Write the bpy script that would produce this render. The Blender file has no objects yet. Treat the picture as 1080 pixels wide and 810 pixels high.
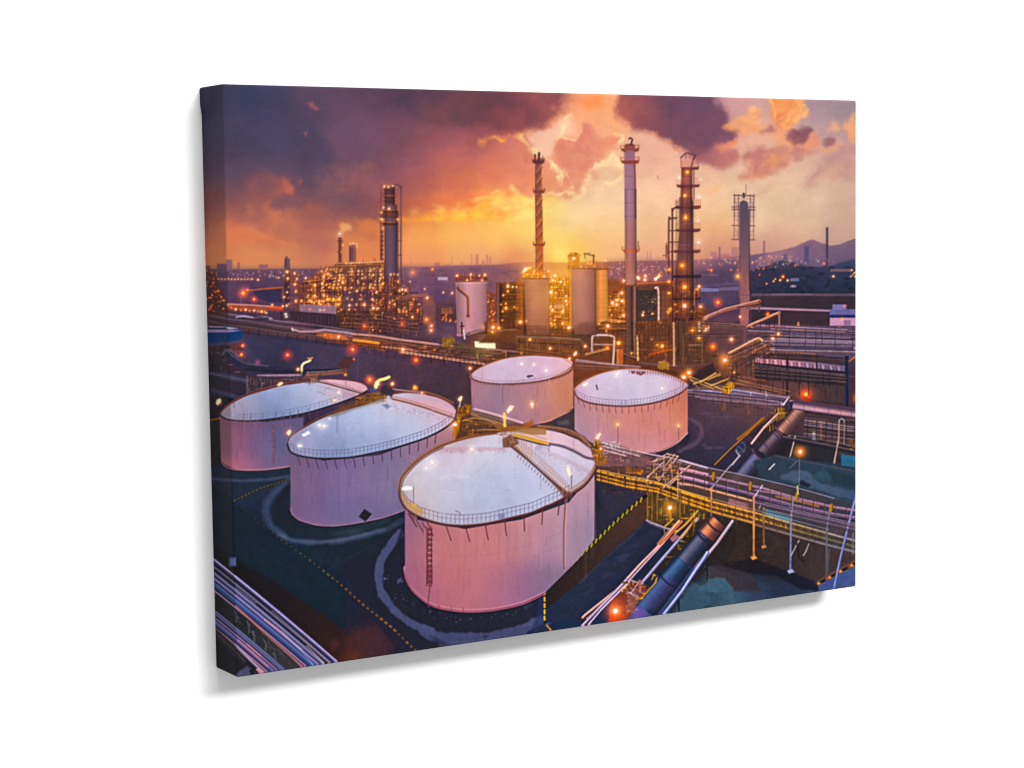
# ---------------------------------------------------------------- the printed picture
# the print on the canvas is worked out here, stroke by stroke, as a plain numpy colour field
import numpy as np
SS = 2.0                       # samples per unit
OX, OY, PW, PH = 200, 80, 712, 644
NX, NY = int(PW*SS), int(PH*SS)
IMG = np.zeros((NY, NX, 3), np.float32)
IDS = np.zeros((NY, NX), np.int16)
_yy, _xx = np.mgrid[0:NY, 0:NX].astype(np.float32)
GX = _xx/SS + OX + .5/SS
GY = _yy/SS + OY + .5/SS
VX, VY, VS = 0., 0., 1.
SOFTK = 1.
def view(x=0., y=0., s=5.4):
    global VX, VY, VS
    VX, VY, VS = x, y, s
def base():
    view(0, 0, 1.)
def T(pts):
    a = np.asarray(pts, np.float64).reshape(-1, 2)
    return a/VS + np.array([VX, VY])
def C(c):
    return np.asarray(c, np.float32)/255.
def fbm(seed, scale, octv=4, gain=.5, ax=1., ay=1.):
    """smooth value noise over the whole field, about -1..1"""
    rng = np.random.RandomState(seed)
    out = np.zeros((NY, NX), np.float32); amp = 1.; tot = 0.
    for o in range(octv):
        s = scale/(2.**o)
        gw, gh = int(PW/(s*ax))+4, int(PH/(s*ay))+4
        g = rng.uniform(-1, 1, (gh, gw)).astype(np.float32)
        fx = (GX[0]-OX)/(s*ax); fy = (GY[:, 0]-OY)/(s*ay)
        ix = fx.astype(int); iy = fy.astype(int)
        tx = fx-ix; ty = fy-iy
        tx = tx*tx*(3-2*tx); ty = ty*ty*(3-2*ty)
        r0 = g[iy][:, ix]*(1-tx)+g[iy][:, ix+1]*tx
        r1 = g[iy+1][:, ix]*(1-tx)+g[iy+1][:, ix+1]*tx
        out += amp*(r0*(1-ty)[:, None]+r1*ty[:, None])
        tot += amp; amp *= gain
    return out/tot*1.6
_NZ = {}
def noise(seed, scale, **k):
    key = (seed, scale, tuple(sorted(k.items())))
    if key not in _NZ:
        _NZ[key] = fbm(seed, scale, **k)
    return _NZ[key]
def box(x0, y0, x1, y1):
    return (max(0, int((x0-OX)*SS)), max(0, int((y0-OY)*SS)),
            min(NX, int((x1-OX)*SS)+2), min(NY, int((y1-OY)*SS)+2))
def field(samples, sl, sig):
    """colours scattered at points, blended softly in between"""
    X = GX[sl]; Y = GY[sl]
    h, w = X.shape
    st = 4
    xs = X[0, ::st]; ys = Y[::st, 0]
    num = np.zeros((len(ys), len(xs), 3)); den = np.zeros((len(ys), len(xs)))
    for (x, y, c) in samples:
        px, py = T([(x, y)])[0]
        d = ((xs[None]-px)**2+(ys[:, None]-py)**2)/(sig*sig)
        wt = np.exp(-.5*d)+1e-3/(1+d)**2
        num += wt[..., None]*C(c); den += wt
    g = num/den[..., None]
    iy = np.minimum(np.arange(h)/st, len(ys)-1.001) if len(ys) > 1 else np.zeros(h)
    ix = np.minimum(np.arange(w)/st, len(xs)-1.001) if len(xs) > 1 else np.zeros(w)
    y0 = iy.astype(int); x0 = ix.astype(int)
    y1 = np.minimum(y0+1, len(ys)-1); x1 = np.minimum(x0+1, len(xs)-1)
    fy = (iy-y0)[:, None, None]; fx = (ix-x0)[None, :, None]
    return ((g[y0][:, x0]*(1-fx)+g[y0][:, x1]*fx)*(1-fy)+(g[y1][:, x0]*(1-fx)+g[y1][:, x1]*fx)*fy).astype(np.float32)
def put(sl, cov, col, sig=30):
    if isinstance(col, list):
        col = field(col, sl, sig)
    elif not isinstance(col, np.ndarray):
        col = C(col)
    IMG[sl] = IMG[sl]*(1-cov[..., None])+col*cov[..., None]
def smooth(pts, n=8, closed=False):
    p = np.asarray(pts, float)
    m = len(p); out = []
    for i in range(m if closed else m-1):
        if closed:
            a, b, c, d = p[(i-1) % m], p[i], p[(i+1) % m], p[(i+2) % m]
        else:
            a, b, c, d = p[max(i-1, 0)], p[i], p[i+1], p[min(i+2, m-1)]
        for t in np.arange(n)/n:
            out.append(.5*((2*b)+(-a+c)*t+(2*a-5*b+4*c-d)*t*t+(-a+3*b-3*c+d)*t**3))
    if not closed:
        out.append(p[-1])
    return np.array(out)
def sdf_poly(P, sl):
    X = GX[sl]; Y = GY[sl]
    d = np.full(X.shape, 1e9, np.float32); ins = np.zeros(X.shape, bool)
    n = len(P)
    for i in range(n):
        ax, ay = P[i]; bx, by = P[(i+1) % n]
        ex, ey = bx-ax, by-ay
        L = ex*ex+ey*ey
        if L < 1e-9:
            continue
        t = np.clip(((X-ax)*ex+(Y-ay)*ey)/L, 0, 1)
        d = np.minimum(d, (X-ax-t*ex)**2+(Y-ay-t*ey)**2)
        if ay != by:
            c = ((Y >= ay) != (Y >= by)) & (X < ax+(Y-ay)*ex/(by-ay))
            ins ^= c
    d = np.sqrt(d)
    return np.where(ins, -d, d)
def poly(pts, col, a=1., soft=.7, nz=None, sm=0, id=None, sig=30, tex=0.):
    P = T(pts); soft = soft*SOFTK
    if sm:
        P = smooth(P, sm, True)
    m = soft*1.5+2+(nz[0]*2.5 if nz else 0)
    x0, y0, x1, y1 = box(P[:, 0].min()-m, P[:, 1].min()-m, P[:, 0].max()+m, P[:, 1].max()+m)
    if x1 <= x0 or y1 <= y0:
        return
    sl = (slice(y0, y1), slice(x0, x1))
    sd = sdf_poly(P, sl)
    if nz:
        sd = sd+noise(nz[2], nz[1])[sl]*nz[0]
    t = np.clip(.5-sd/(2*soft), 0, 1)
    cov = (t*t*(3-2*t)*a).astype(np.float32)
    put(sl, cov, col, sig)
    if tex:
        IMG[sl] *= (1+tex*noise(71, 5, octv=4, gain=.8)[sl]*cov)[..., None]
    if id is not None:
        IDS[sl][sd < 0] = id
def rect(x0, y0, x1, y1, col, **k):
    poly([(x0, y0), (x1, y0), (x1, y1), (x0, y1)], col, **k)
def line(pts, w, col, a=1., soft=.55, sm=0, col2=None, id=None, nz=None, w2=None, butt=False):
    """stroke along pts; w in view units; colour may run from col to col2"""
    P = T(pts); w = w/VS/2.; w2 = w if w2 is None else w2/VS/2.
    if sm:
        P = smooth(P, sm)
    m = max(w, w2)+soft+1.5+(nz[0]*2 if nz else 0)
    x0, y0, x1, y1 = box(P[:, 0].min()-m, P[:, 1].min()-m, P[:, 0].max()+m, P[:, 1].max()+m)
    if x1 <= x0 or y1 <= y0:
        return
    sl = (slice(y0, y1), slice(x0, x1))
    X = GX[sl]; Y = GY[sl]
    best = np.full(X.shape, 1e9, np.float32); par = np.zeros(X.shape, np.float32)
    seg = np.hypot(*(P[1:]-P[:-1]).T); tot = max(seg.sum(), 1e-6); acc = 0.
    for i in range(len(P)-1):
        ax, ay = P[i]; ex, ey = P[i+1]-P[i]
        L = ex*ex+ey*ey
        if L < 1e-9:
            continue
        t = np.clip(((X-ax)*ex+(Y-ay)*ey)/L, 0, 1)
        d = np.hypot(X-ax-t*ex, Y-ay-t*ey)
        k = d < best
        best = np.where(k, d, best)
        par = np.where(k, (acc+t*seg[i])/tot, par)
        acc += seg[i]
    if nz:
        best = best+noise(nz[2], nz[1])[sl]*nz[0]
    ww = w+(w2-w)*par
    t = np.clip(.5-(best-ww)/(2*soft), 0, 1)
    cov = (t*t*(3-2*t)*a).astype(np.float32)
    # hair lines thinner than a sample only tint
    cov = cov*np.minimum(1., (ww*2+.35)/.9)
    if butt:
        ax, ay = P[0]; ex, ey = P[-1]-P[0]; Ln = np.hypot(ex, ey)
        tr = ((X-ax)*ex+(Y-ay)*ey)/Ln
        cov = cov*np.clip(tr+.5, 0, 1)*np.clip(Ln-tr+.5, 0, 1)
    if col2 is not None:
        col = C(col)*(1-par[..., None])+C(col2)*par[..., None]
    put(sl, cov, col)
    if id is not None:
        IDS[sl][best < ww] = id
def pipe(pts, w, hi, mid, lo, a=1., sm=0, id=None, side=-1):
    """a round pipe: body, shaded underside, lit top"""
    P = np.asarray(pts, float)
    line(pts, w, lo, a, sm=sm, id=id)
    line(P+[0, side*w*.10], w*.72, mid, a, sm=sm)
    line(P+[0, side*w*.22], w*.26, hi, a, sm=sm)
def glow(x, y, r, col, a=1.):
    if col[0]-col[2] > 150:
        a *= .62; r *= .85
    (px, py), r = T([(x, y)])[0], r/VS
    x0, y0, x1, y1 = box(px-3*r, py-3*r, px+3*r, py+3*r)
    if x1 <= x0 or y1 <= y0:
        return
    sl = (slice(y0, y1), slice(x0, x1))
    f = np.exp(-((GX[sl]-px)**2+(GY[sl]-py)**2)/(r*r))*a
    IMG[sl] = 1-(1-IMG[sl])*(1-np.clip(f[..., None]*C(col), 0, 1))
def tint(x, y, r, col, a=1.):
    (px, py), r = T([(x, y)])[0], r/VS
    x0, y0, x1, y1 = box(px-3*r, py-3*r, px+3*r, py+3*r)
    if x1 <= x0 or y1 <= y0:
        return
    sl = (slice(y0, y1), slice(x0, x1))
    f = np.exp(-((GX[sl]-px)**2+(GY[sl]-py)**2)/(r*r))*a
    put(sl, f, np.maximum(IMG[sl], C(col)*.96))
def lamp(x, y, r, kind='w', a=1.):
    core = {'w': (255, 246, 205), 'y': (255, 220, 126), 'o': (255, 190, 90), 'r': (255, 190, 110), 'c': (250, 250, 245)}[kind]
    halo = {'w': (255, 136, 48), 'y': (255, 132, 14), 'o': (255, 84, 6), 'r': (255, 45, 8), 'c': (255, 225, 190)}[kind]
    glow(x, y, r*1.9, halo, .24*a)
    tint(x, y, r*.82, halo, .85*a)
    P = T([(x, y)])[0]; rr = r/VS*.42
    x0, y0, x1, y1 = box(P[0]-rr-2, P[1]-rr-2, P[0]+rr+2, P[1]+rr+2)
    if x1 > x0 and y1 > y0:
        sl = (slice(y0, y1), slice(x0, x1))
        d = np.hypot(GX[sl]-P[0], GY[sl]-P[1])
        put(sl, np.clip(.5-(d-rr)/1.0, 0, 1)*min(1., .35+rr)*a, core)
def lamps(kind, *pts):
    for p in pts:
        lamp(p[0], p[1], p[2] if len(p) > 2 else 9, kind)
def inside(P, x, y):
    r = False
    for i in range(len(P)):
        ax, ay = P[i]; bx, by = P[(i+1) % len(P)]
        if (y >= ay) != (y >= by) and x < ax+(y-ay)*(bx-ax)/(by-ay):
            r = not r
    return r
def scatter(pts, n, r0, r1, kinds, seed, a=1.):
    rng = np.random.RandomState(seed)
    p = np.asarray(pts, float); k = 0; tries = 0
    n = int(n*.75)
    while k < n and tries < n*40:
        tries += 1
        x = rng.uniform(p[:, 0].min(), p[:, 0].max()); y = rng.uniform(p[:, 1].min(), p[:, 1].max())
        if not inside(p, x, y):
            continue
        lamp(x, y, (r0+(r1-r0)*rng.rand()**2)*.85, kinds[rng.randint(len(kinds))], a*rng.uniform(.45, .95))
        k += 1
def clutter(pts, n, cols, seed, lmin=8, lmax=40, w=3, a=.8, hv=.5, ang=None):
    """short beams and pipes filling a steel structure"""
    rng = np.random.RandomState(seed)
    p = np.asarray(pts, float); k = 0; tries = 0
    while k < n and tries < n*40:
        tries += 1
        x = rng.uniform(p[:, 0].min(), p[:, 0].max()); y = rng.uniform(p[:, 1].min(), p[:, 1].max())
        if not inside(p, x, y):
            continue
        L = rng.uniform(lmin, lmax)
        if ang is not None:
            t = ang+rng.normal(0, .05)+(0 if rng.rand() < .6 else 1.57)
        else:
            t = (1.57 if rng.rand() > hv else .06)+rng.normal(0, .04)
        line([(x-L/2*np.cos(t), y-L/2*np.sin(t)), (x+L/2*np.cos(t), y+L/2*np.sin(t))],
             w*rng.uniform(.6, 1.5), cols[rng.randint(len(cols))], a*rng.uniform(.5, 1))
        k += 1
def posts(path, n, h, w, col, a=1., dx=0., t0=0., t1=1.):
    """n uprights of height h standing along a path"""
    P = np.asarray(path, float)
    seg = np.hypot(*(P[1:]-P[:-1]).T); cum = np.r_[0, np.cumsum(seg)]
    for t in np.linspace(t0, t1, n)*cum[-1]:
        i = min(np.searchsorted(cum, t, side='right')-1, len(seg)-1)
        f = (t-cum[i])/max(seg[i], 1e-6)
        x, y = P[i]*(1-f)+P[i+1]*f
        line([(x, y), (x+dx, y-h)], w, col, a)
def blurred(a, sig):
    r = int(np.ceil(sig*SS*3)); k = np.exp(-.5*(np.arange(-r, r+1)/(sig*SS))**2); k /= k.sum()
    p = np.pad(a, ((r, r), (0, 0), (0, 0)), 'edge')
    o = sum(k[i]*p[i:i+NY] for i in range(2*r+1))
    p = np.pad(o, ((0, 0), (r, r), (0, 0)), 'edge')
    return sum(k[i]*p[:, i:i+NX] for i in range(2*r+1)).astype(np.float32)

def billow(pts, n, cols, r0, r1, a, seed, soft=1.):
    """soft puffs inside an outline"""
    rng = np.random.RandomState(seed)
    p = np.asarray(pts, float); k = 0; tries = 0
    while k < n and tries < n*40:
        tries += 1
        x = rng.uniform(p[:, 0].min(), p[:, 0].max()); y = rng.uniform(p[:, 1].min(), p[:, 1].max())
        if not inside(p, x, y):
            continue
        r = rng.uniform(r0, r1); t = np.arange(7)/7.*6.283+rng.rand()
        q = np.c_[x+r*np.cos(t)*rng.uniform(.8, 1.5, 7), y+r*np.sin(t)*rng.uniform(.6, 1., 7)]
        poly(q, cols[rng.randint(len(cols))], a*rng.uniform(.4, 1), soft*r*.5, nz=(r*.25, 4. if r < 7 else 9., 400+seed % 3), sm=3)
        k += 1
def grid(x0, y0, x1, y1, nx, ny, col, w=3, a=.8, hi=None):
    """steel frame: columns and decks"""
    a *= .6
    for i in range(nx+1):
        x = x0+(x1-x0)*i/nx
        line([(x, y0), (x, y1)], w, col, a, .5)
        if hi is not None: line([(x+w*.6, y0), (x+w*.6, y1)], w*.45, hi, a*.6, .5)
    for j in range(ny+1):
        y = y0+(y1-y0)*j/ny
        line([(x0, y), (x1, y)], w, col, a, .5)
        if hi is not None: line([(x0, y-w*.6), (x1, y-w*.6)], w*.5, hi, a*.7, .5)
def cyl(x0, y0, x1, y1, left=.25, right=.45, mid=.12):
    """round the sides of an upright vessel: its own shading in the picture"""
    a = T([(x0, y0)])[0]; b = T([(x1, y1)])[0]
    bx0, by0, bx1, by1 = box(a[0], a[1], b[0], b[1])
    sl = (slice(by0, by1), slice(bx0, bx1))
    u = np.clip((GX[sl]-a[0])/(b[0]-a[0]), 0, 1)*2-1
    m = ((GX[sl] >= a[0]) & (GX[sl] <= b[0]) & (GY[sl] >= a[1]) & (GY[sl] <= b[1])).astype(np.float32)
    f = 1-m*(np.where(u < 0, left, right)*np.abs(u)**2.2)+m*mid*np.exp(-((u+.25)/.3)**2)
    IMG[sl] *= f[..., None]

def bigpipe(P0, P1, w, hi, mid, lo, w2=None):
    """a thick round pipe lit from the upper left"""
    p = np.asarray(P0, float); q = np.asarray(P1, float); w2 = w if w2 is None else w2
    d = (q-p)/np.hypot(*(q-p)); n = np.array([d[1], -d[0]])
    if n[0] > 0: n = -n
    for k in range(9):
        t = k/8.
        o = -.02+.20*t; ww = 1-.86*t
        c = tuple(np.array(lo)*(1-t)+np.array(mid)*t) if t < .6 else tuple(np.array(mid)*(1-(t-.6)/.4)+np.array(hi)*((t-.6)/.4))
        line([p+n*w*o, q+n*w2*o], w*ww, c, 1 if k == 0 else .75, .7 if k == 0 else 1.6, w2=w2*ww, butt=True)
def ringmark(P, d, w, th, col, a=.9):
    """a joint across such a pipe"""
    d = np.asarray(d, float); d = d/np.hypot(*d); n = np.array([d[1], -d[0]]); P = np.asarray(P, float)
    t = np.linspace(-1, 1, 9)
    line([P+n*w*.5*s_+d*w*.10*(1-s_*s_) for s_ in t], th, col, a, .7)
# ------------------------------------------------ sky
base()
ALL = (slice(0, NY), slice(0, NX))
SKY = [
 (215,95,(46,42,66)),(240,95,(60,57,80)),(262,104,(55,58,90)),(290,100,(68,62,90)),(330,100,(92,70,94)),(370,98,(98,70,92)),(400,100,(84,60,82)),
 (240,140,(60,59,84)),(290,140,(66,64,94)),(330,140,(80,66,94)),(370,140,(105,74,98)),(400,140,(112,78,100)),
 (215,165,(70,56,76)),(240,175,(84,66,88)),(290,170,(76,66,94)),(330,170,(78,66,94)),(370,170,(106,75,98)),(400,172,(126,82,97)),
 (240,200,(102,72,90)),(270,198,(122,80,88)),(300,196,(128,84,90)),(330,195,(92,72,94)),(370,200,(114,78,94)),(400,198,(134,84,92)),
 (212,215,(130,76,72)),(240,222,(152,90,86)),(270,222,(166,100,88)),(300,222,(142,90,92)),(330,222,(148,92,90)),(370,222,(122,82,92)),(398,224,(138,86,90)),
 (380,100,(100,70,90)),(420,100,(80,58,78)),(470,105,(86,60,78)),(520,105,(100,66,78)),(560,105,(140,86,92)),
 (380,130,(112,78,98)),(420,127,(120,80,97)),(460,127,(110,74,88)),(500,125,(128,78,86)),(540,125,(150,85,86)),
 (420,150,(132,84,98)),(460,142,(162,98,105)),(500,142,(178,106,108)),(540,152,(198,116,108)),
 (440,170,(152,95,102)),(480,170,(182,112,108)),(520,170,(208,128,112)),(555,167,(216,140,120)),
 (440,200,(172,102,100)),(480,195,(206,120,96)),(520,190,(222,136,106)),(550,185,(226,150,120)),
 (405,222,(150,92,92)),(440,220,(202,118,90)),(480,210,(228,138,90)),(510,212,(246,180,88)),(550,215,(250,210,120)),
 (400,242,(222,128,82)),(440,238,(246,178,100)),(480,238,(250,192,112)),(520,240,(250,204,122)),(560,240,(250,214,128)),
 (400,262,(222,140,95)),(440,260,(240,174,114)),(500,260,(246,190,124)),(440,278,(222,150,116)),(500,278,(226,160,128)),(550,276,(226,150,112)),
 (240,240,(190,110,85)),(240,258,(206,126,86)),(262,272,(215,140,92)),(300,258,(216,136,90)),(330,244,(182,110,96)),(340,264,(196,118,98)),
 (300,280,(206,136,96)),(360,272,(216,140,92)),(380,255,(222,140,86)),(300,240,(196,112,84)),
 (580,105,(180,110,110)),(604,112,(240,170,126)),(620,107,(236,152,104)),(640,112,(246,188,140)),
 (600,132,(246,196,164)),(632,122,(246,186,152)),(570,142,(228,152,126)),
 (565,152,(238,198,172)),(552,160,(216,142,128)),(578,165,(240,180,145)),(600,180,(228,155,132)),(560,190,(228,150,122)),
 (640,200,(246,216,186)),(680,170,(242,196,172)),(700,172,(240,190,166)),(700,200,(242,202,172)),(620,222,(248,216,174)),(645,180,(240,195,160)),
 (600,227,(252,220,168)),(650,230,(248,212,170)),(700,230,(242,202,168)),
 (580,252,(252,216,138)),(640,250,(247,206,150)),(700,250,(240,194,150)),
 (590,272,(252,205,95)),(610,270,(248,196,112)),(640,270,(240,184,140)),(700,266,(228,172,144)),(560,284,(226,148,112)),(590,290,(240,165,80)),
 (760,108,(198,148,150)),(780,115,(206,160,160)),(800,105,(206,160,156)),
 (880,110,(164,140,150)),(895,118,(168,146,150)),(900,107,(150,130,146)),(868,112,(172,142,150)),
 (872,128,(186,152,156)),(790,142,(226,172,152)),(800,150,(232,182,156)),(850,160,(226,180,160)),(880,150,(200,156,150)),(872,178,(206,166,150)),
 (740,182,(232,188,162)),(780,198,(230,196,166)),(820,192,(226,190,160)),(860,200,(216,182,156)),(893,192,(206,168,150)),
 (750,212,(240,202,166)),(800,220,(229,199,166)),(850,216,(216,186,156)),(893,216,(206,172,150)),
 (750,240,(236,188,138)),(830,230,(226,192,158)),(893,232,(206,172,147)),(760,260,(222,162,132)),(830,250,(216,166,142)),(893,246,(196,152,142)),(820,270,(196,146,136)),(760,276,(196,136,128))]
put(ALL, np.ones((NY, NX), np.float32), SKY, 15)
# soft mottling of the cloud deck
n1 = noise(3, 60, octv=5, gain=.55, ax=1.6); n2 = noise(4, 26, octv=4, gain=.6, ax=1.5)
top = np.clip((250-GY)/60., 0, 1)
IMG *= (1+.04*n1*top+.018*n2*top)[..., None]
ORG = (244, 150, 84)
SOFTK = 1.45
# left deck: lit lower edges of the purple clouds
poly([(262,190),(275,184),(290,183),(299,188),(306,196),(309,205),(300,208),(288,206),(285,215),(277,218),(262,212)], [(298,192,(186,100,82)),(275,196,(140,86,86)),(288,212,(158,96,82))], .75, 4, nz=(2.5,12,5), sm=4, sig=9)
poly([(285,209),(300,205),(312,205),(318,212),(316,222),(300,224),(288,222)], (124,82,92), .7, 3, nz=(2,10,6), sm=4)
poly([(296,187),(303,190),(307,197),(309,203),(305,204),(300,198)], (206,112,84), .7, 2.2, nz=(1.5,6,7), sm=3)
poly([(311,190),(315,189),(317,192),(314,194)], (170,96,92), .7, 1.5, nz=(1,5,8))
poly([(324,108),(329,107),(333,111),(339,114),(333,115),(327,112)], (196,106,96), .75, 1.6, nz=(1,5,9))
poly([(321,140),(324,139),(326,144),(323,145)], (186,100,100), .8, 1.4, nz=(.8,4,10))
poly([(320,150),(333,148),(346,160),(352,172),(348,184),(338,192),(325,186),(318,170)], (78,62,88), .4, 8, nz=(3,18,11), sm=4)
poly([(335,125),(352,133),(360,150),(366,165),(372,180),(360,172),(350,156),(338,140)], (124,84,102), .5, 7, nz=(2,14,12), sm=4)
poly([(280,213),(288,208),(286,216),(300,225),(292,228),(278,222)], (190,110,82), .6, 2.5, nz=(1.5,7,13))
poly([(326,213),(336,214),(344,222),(330,230),(318,224)], (176,104,86), .5, 3, nz=(2,9,14))
poly([(236,236),(262,238),(285,246),(300,246),(292,254),(270,256),(250,262),(238,258)], (222,124,82), .5, 4, nz=(2.5,12,15), sm=4)
poly([(265,240),(290,238),(320,244),(345,252),(352,262),(335,266),(318,256),(292,248)], (176,106,96), .55, 4, nz=(2,14,16), sm=4)
poly([(258,216),(268,218),(273,224),(266,228),(258,224)], (184,112,92), .5, 2, nz=(1.5,6,17))
for s in range(5):
    line([(238+s*9, 246+s*3.1), (262+s*9, 243+s*3.4), (280+s*8, 249+s*2.4)], 2.2, (232,142,92), .28, 1.6, sm=5, nz=(1.2,8,18+s))
poly([(372,231),(388,231),(403,240),(404,250),(390,246),(378,240)], (240,150,80), .65, 3, nz=(1.5,9,24), sm=3)
# smoke over a stack
poly([(358,238),(362,235),(368,237),(371,241),(366,243),(360,246)], (242,176,110), .65, 1.6, nz=(1,4,25), sm=3)
poly([(330,224),(372,222),(400,224),(404,230),(380,232),(345,230)], (132,84,88), .45, 5, nz=(2,16,26), sm=3)
# streaked orange shelf left of the sun
poly([(425,228),(450,226),(470,222),(492,218),(505,212),(520,205),(540,203),(556,208),(570,210),(566,222),(545,226),(520,230),(490,229),(455,231),(425,234)], [(430,230,(240,150,78)),(500,224,(254,196,84)),(545,216,(254,218,128)),(560,212,(254,226,150))], .75, 4, nz=(3,12,27), sm=4, sig=18)
for s in range(26):
    rng = np.random.RandomState(300+s)
    x = rng.uniform(470, 560); y = 226-(x-470)*.13-rng.uniform(-5, 16)
    L = rng.uniform(8, 20)
    line([(x, y), (x+L*.5, y-rng.uniform(-1, 3)), (x+L, y-rng.uniform(0, 4))], rng.uniform(1.5, 4), [(255,226,140),(250,178,92),(238,140,92),(255,205,110)][s % 4], rng.uniform(.25, .5), 1.7, sm=4, nz=(1.4,7,30+s % 5))
poly([(505,228),(522,228),(540,222),(548,224),(535,230),(518,232)], (226,140,80), .3, 2.2, nz=(1.6,6,36), sm=3)
poly([(458,202),(475,198),(488,196),(492,202),(478,208),(462,210)], (232,140,94), .55, 4, nz=(2.4,9,37), sm=3)
poly([(468,200),(480,192),(502,184),(520,178),(528,188),(512,197),(490,202)], (222,136,104), .45, 5, nz=(3,12,38), sm=3)
poly([(398,231),(425,230),(455,229),(480,226),(500,222),(520,220),(540,224),(556,222),(572,216),(574,224),(550,232),(510,231),(470,233),(420,235)], [(420,232,(244,166,84)),(470,230,(255,196,84)),(520,226,(255,206,100)),(560,222,(255,232,160))], .75, 2.2, nz=(1.4,8,39), sm=3, sig=16)
poly([(404,212),(440,208),(475,210),(500,206),(500,216),(478,222),(445,227),(412,229)], [(420,220,(176,96,82)),(460,216,(206,116,82)),(490,212,(222,128,84))], .5, 4, nz=(2,9,58), sm=3, sig=18)
for P in ([(533,208),(545,214),(556,210),(566,204)], [(520,214),(532,220),(548,221),(560,216),(570,212)], [(500,210),(512,208),(522,202)], [(538,196),(548,204),(560,206)]):
    line(P, 2.6, (255,232,160), .55, 1.6, sm=5, nz=(1.6,6,59))
# dark bank along the top
poly([(375,88),(598,88),(596,100),(593,112),(587,121),(578,128),(566,133),(556,139),(544,142),(532,140),(522,134),(512,130),(498,129),(484,129),(470,131),(456,131),(444,127),(432,120),(418,114),(404,107),(388,100)],
     [(385,96,(92,66,88)),(420,100,(80,58,78)),(440,118,(94,66,84)),(470,104,(86,60,76)),(480,124,(112,74,84)),(520,104,(98,64,76)),(530,128,(140,80,84)),(548,138,(168,94,88)),(560,110,(136,84,90)),(575,104,(166,100,98)),(585,112,(176,104,104)),(580,124,(150,84,92)),(562,126,(130,78,88))], .93, 5, nz=(3,16,40), sm=4, sig=16)
poly([(560,100),(575,98),(588,102),(586,114),(578,120),(568,114)], (186,110,104), .4, 4, nz=(3,8,41), sm=3)
poly([(583,110),(587,112),(586,118),(582,116)], (228,140,120), .6, 1.6, nz=(1,4,42))
# bright rim under that bank
line([(506,148),(512,146),(520,144),(530,147),(538,144),(548,143),(556,140),(564,137),(574,132),(586,126),(592,114),(597,100)], 4.5, (246,170,112), .45, 2.6, sm=5, nz=(2.6,6,43))
poly([(504,150),(508,146),(512,147),(510,154),(506,154)], (250,170,96), .5, 1.3, nz=(1,4,44))
poly([(519,144),(526,145),(532,149),(527,152),(521,148)], (252,186,100), .75, 1.4, nz=(1.2,4,45))
poly([(545,143),(552,141),(553,148),(557,154),(560,160),(555,157),(549,150)], (255,220,150), .8, 1.4, nz=(1.4,4,46))
poly([(554,142),(570,138),(588,128),(602,128),(600,142),(590,146),(586,158),(578,166),(566,160),(560,156)], (246,206,182), .8, 3, nz=(2.4,9,47), sm=3)
# pink billows before the sun
SOFTK = 1.9
poly([(585,164),(588,150),(593,143),(600,144),(607,146),(610,136),(614,131),(620,133),(624,141),(632,146),(641,147),(651,142),(655,148),(650,158),(642,163),(632,170),(622,177),(616,186),(613,197),(606,204),(596,209),(586,206),(580,198),(590,190),(596,182),(590,174)],
     [(600,155,(222,140,122)),(616,145,(214,136,124)),(640,152,(226,150,124)),(615,165,(218,144,126)),(590,165,(226,150,122)),(600,185,(226,154,130)),(598,200,(226,156,126))], .85, 2.2, nz=(2.2,8,50), sm=3, sig=10)
poly([(545,150),(553,154),(560,160),(572,168),(580,180),(588,192),(580,202),(562,205),(545,202)], [(552,165,(218,136,118)),(565,180,(226,148,122)),(575,195,(232,160,120)),(552,195,(228,150,110))], .7, 2.6, nz=(2.2,9,51), sm=3, sig=12)
for P, w in (([(587,150),(591,144),(600,147),(606,146),(610,138)], 2.4), ([(582,172),(588,178),(592,186),(590,192)], 2.6), ([(560,156),(564,160),(572,165),(580,171),(586,180),(588,188)], 2.2), ([(596,184),(600,192),(600,198)], 1.6), ([(586,206),(594,202),(604,204)], 1.8),
             ([(580,220),(592,217),(604,211),(613,204),(616,192),(621,182),(630,175),(640,170),(646,163)], 3.0), ([(646,163),(650,167),(654,175),(657,172)], 2.4), ([(650,141),(656,143),(658,147),(655,152)], 2.2), ([(632,190),(640,193),(650,192),(656,187)], 2.2), ([(600,122),(597,128),(594,136),(592,142)], 2.6)):
    line(P, w*1.9, (255,226,170), .42, 2.4, sm=5, nz=(1.8,5,52)); line(P, w*.8, (255,238,190), .5, 1.3, sm=5, nz=(1.4,5,52))
poly([(638,162),(648,158),(656,168),(657,180),(648,178),(640,172)], (252,228,180), .55, 3, nz=(2,7,53), sm=3)
poly([(612,108),(626,104),(636,104),(632,110),(620,113)], (240,152,92), .7, 2.6, nz=(1.6,6,54), sm=3)
poly([(640,104),(650,104),(650,130),(656,140),(648,140),(643,126)], (248,182,132), .6, 3.5, nz=(2,8,55), sm=3)
poly([(545,206),(562,206),(580,212),(592,218),(585,226),(560,228),(545,224)], (254,226,142), .7, 4, nz=(2.5,9,56), sm=3)
for s in range(16):
    rng = np.random.RandomState(500+s)
    x = rng.uniform(545, 585); y = rng.uniform(205, 222)
    line([(x, y), (x+rng.uniform(4, 12), y-rng.uniform(-2, 5))], rng.uniform(1.2, 2.6), [(255,236,170),(248,190,100)][s % 2], .45, 1.3, nz=(1.2,5,57))
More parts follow.
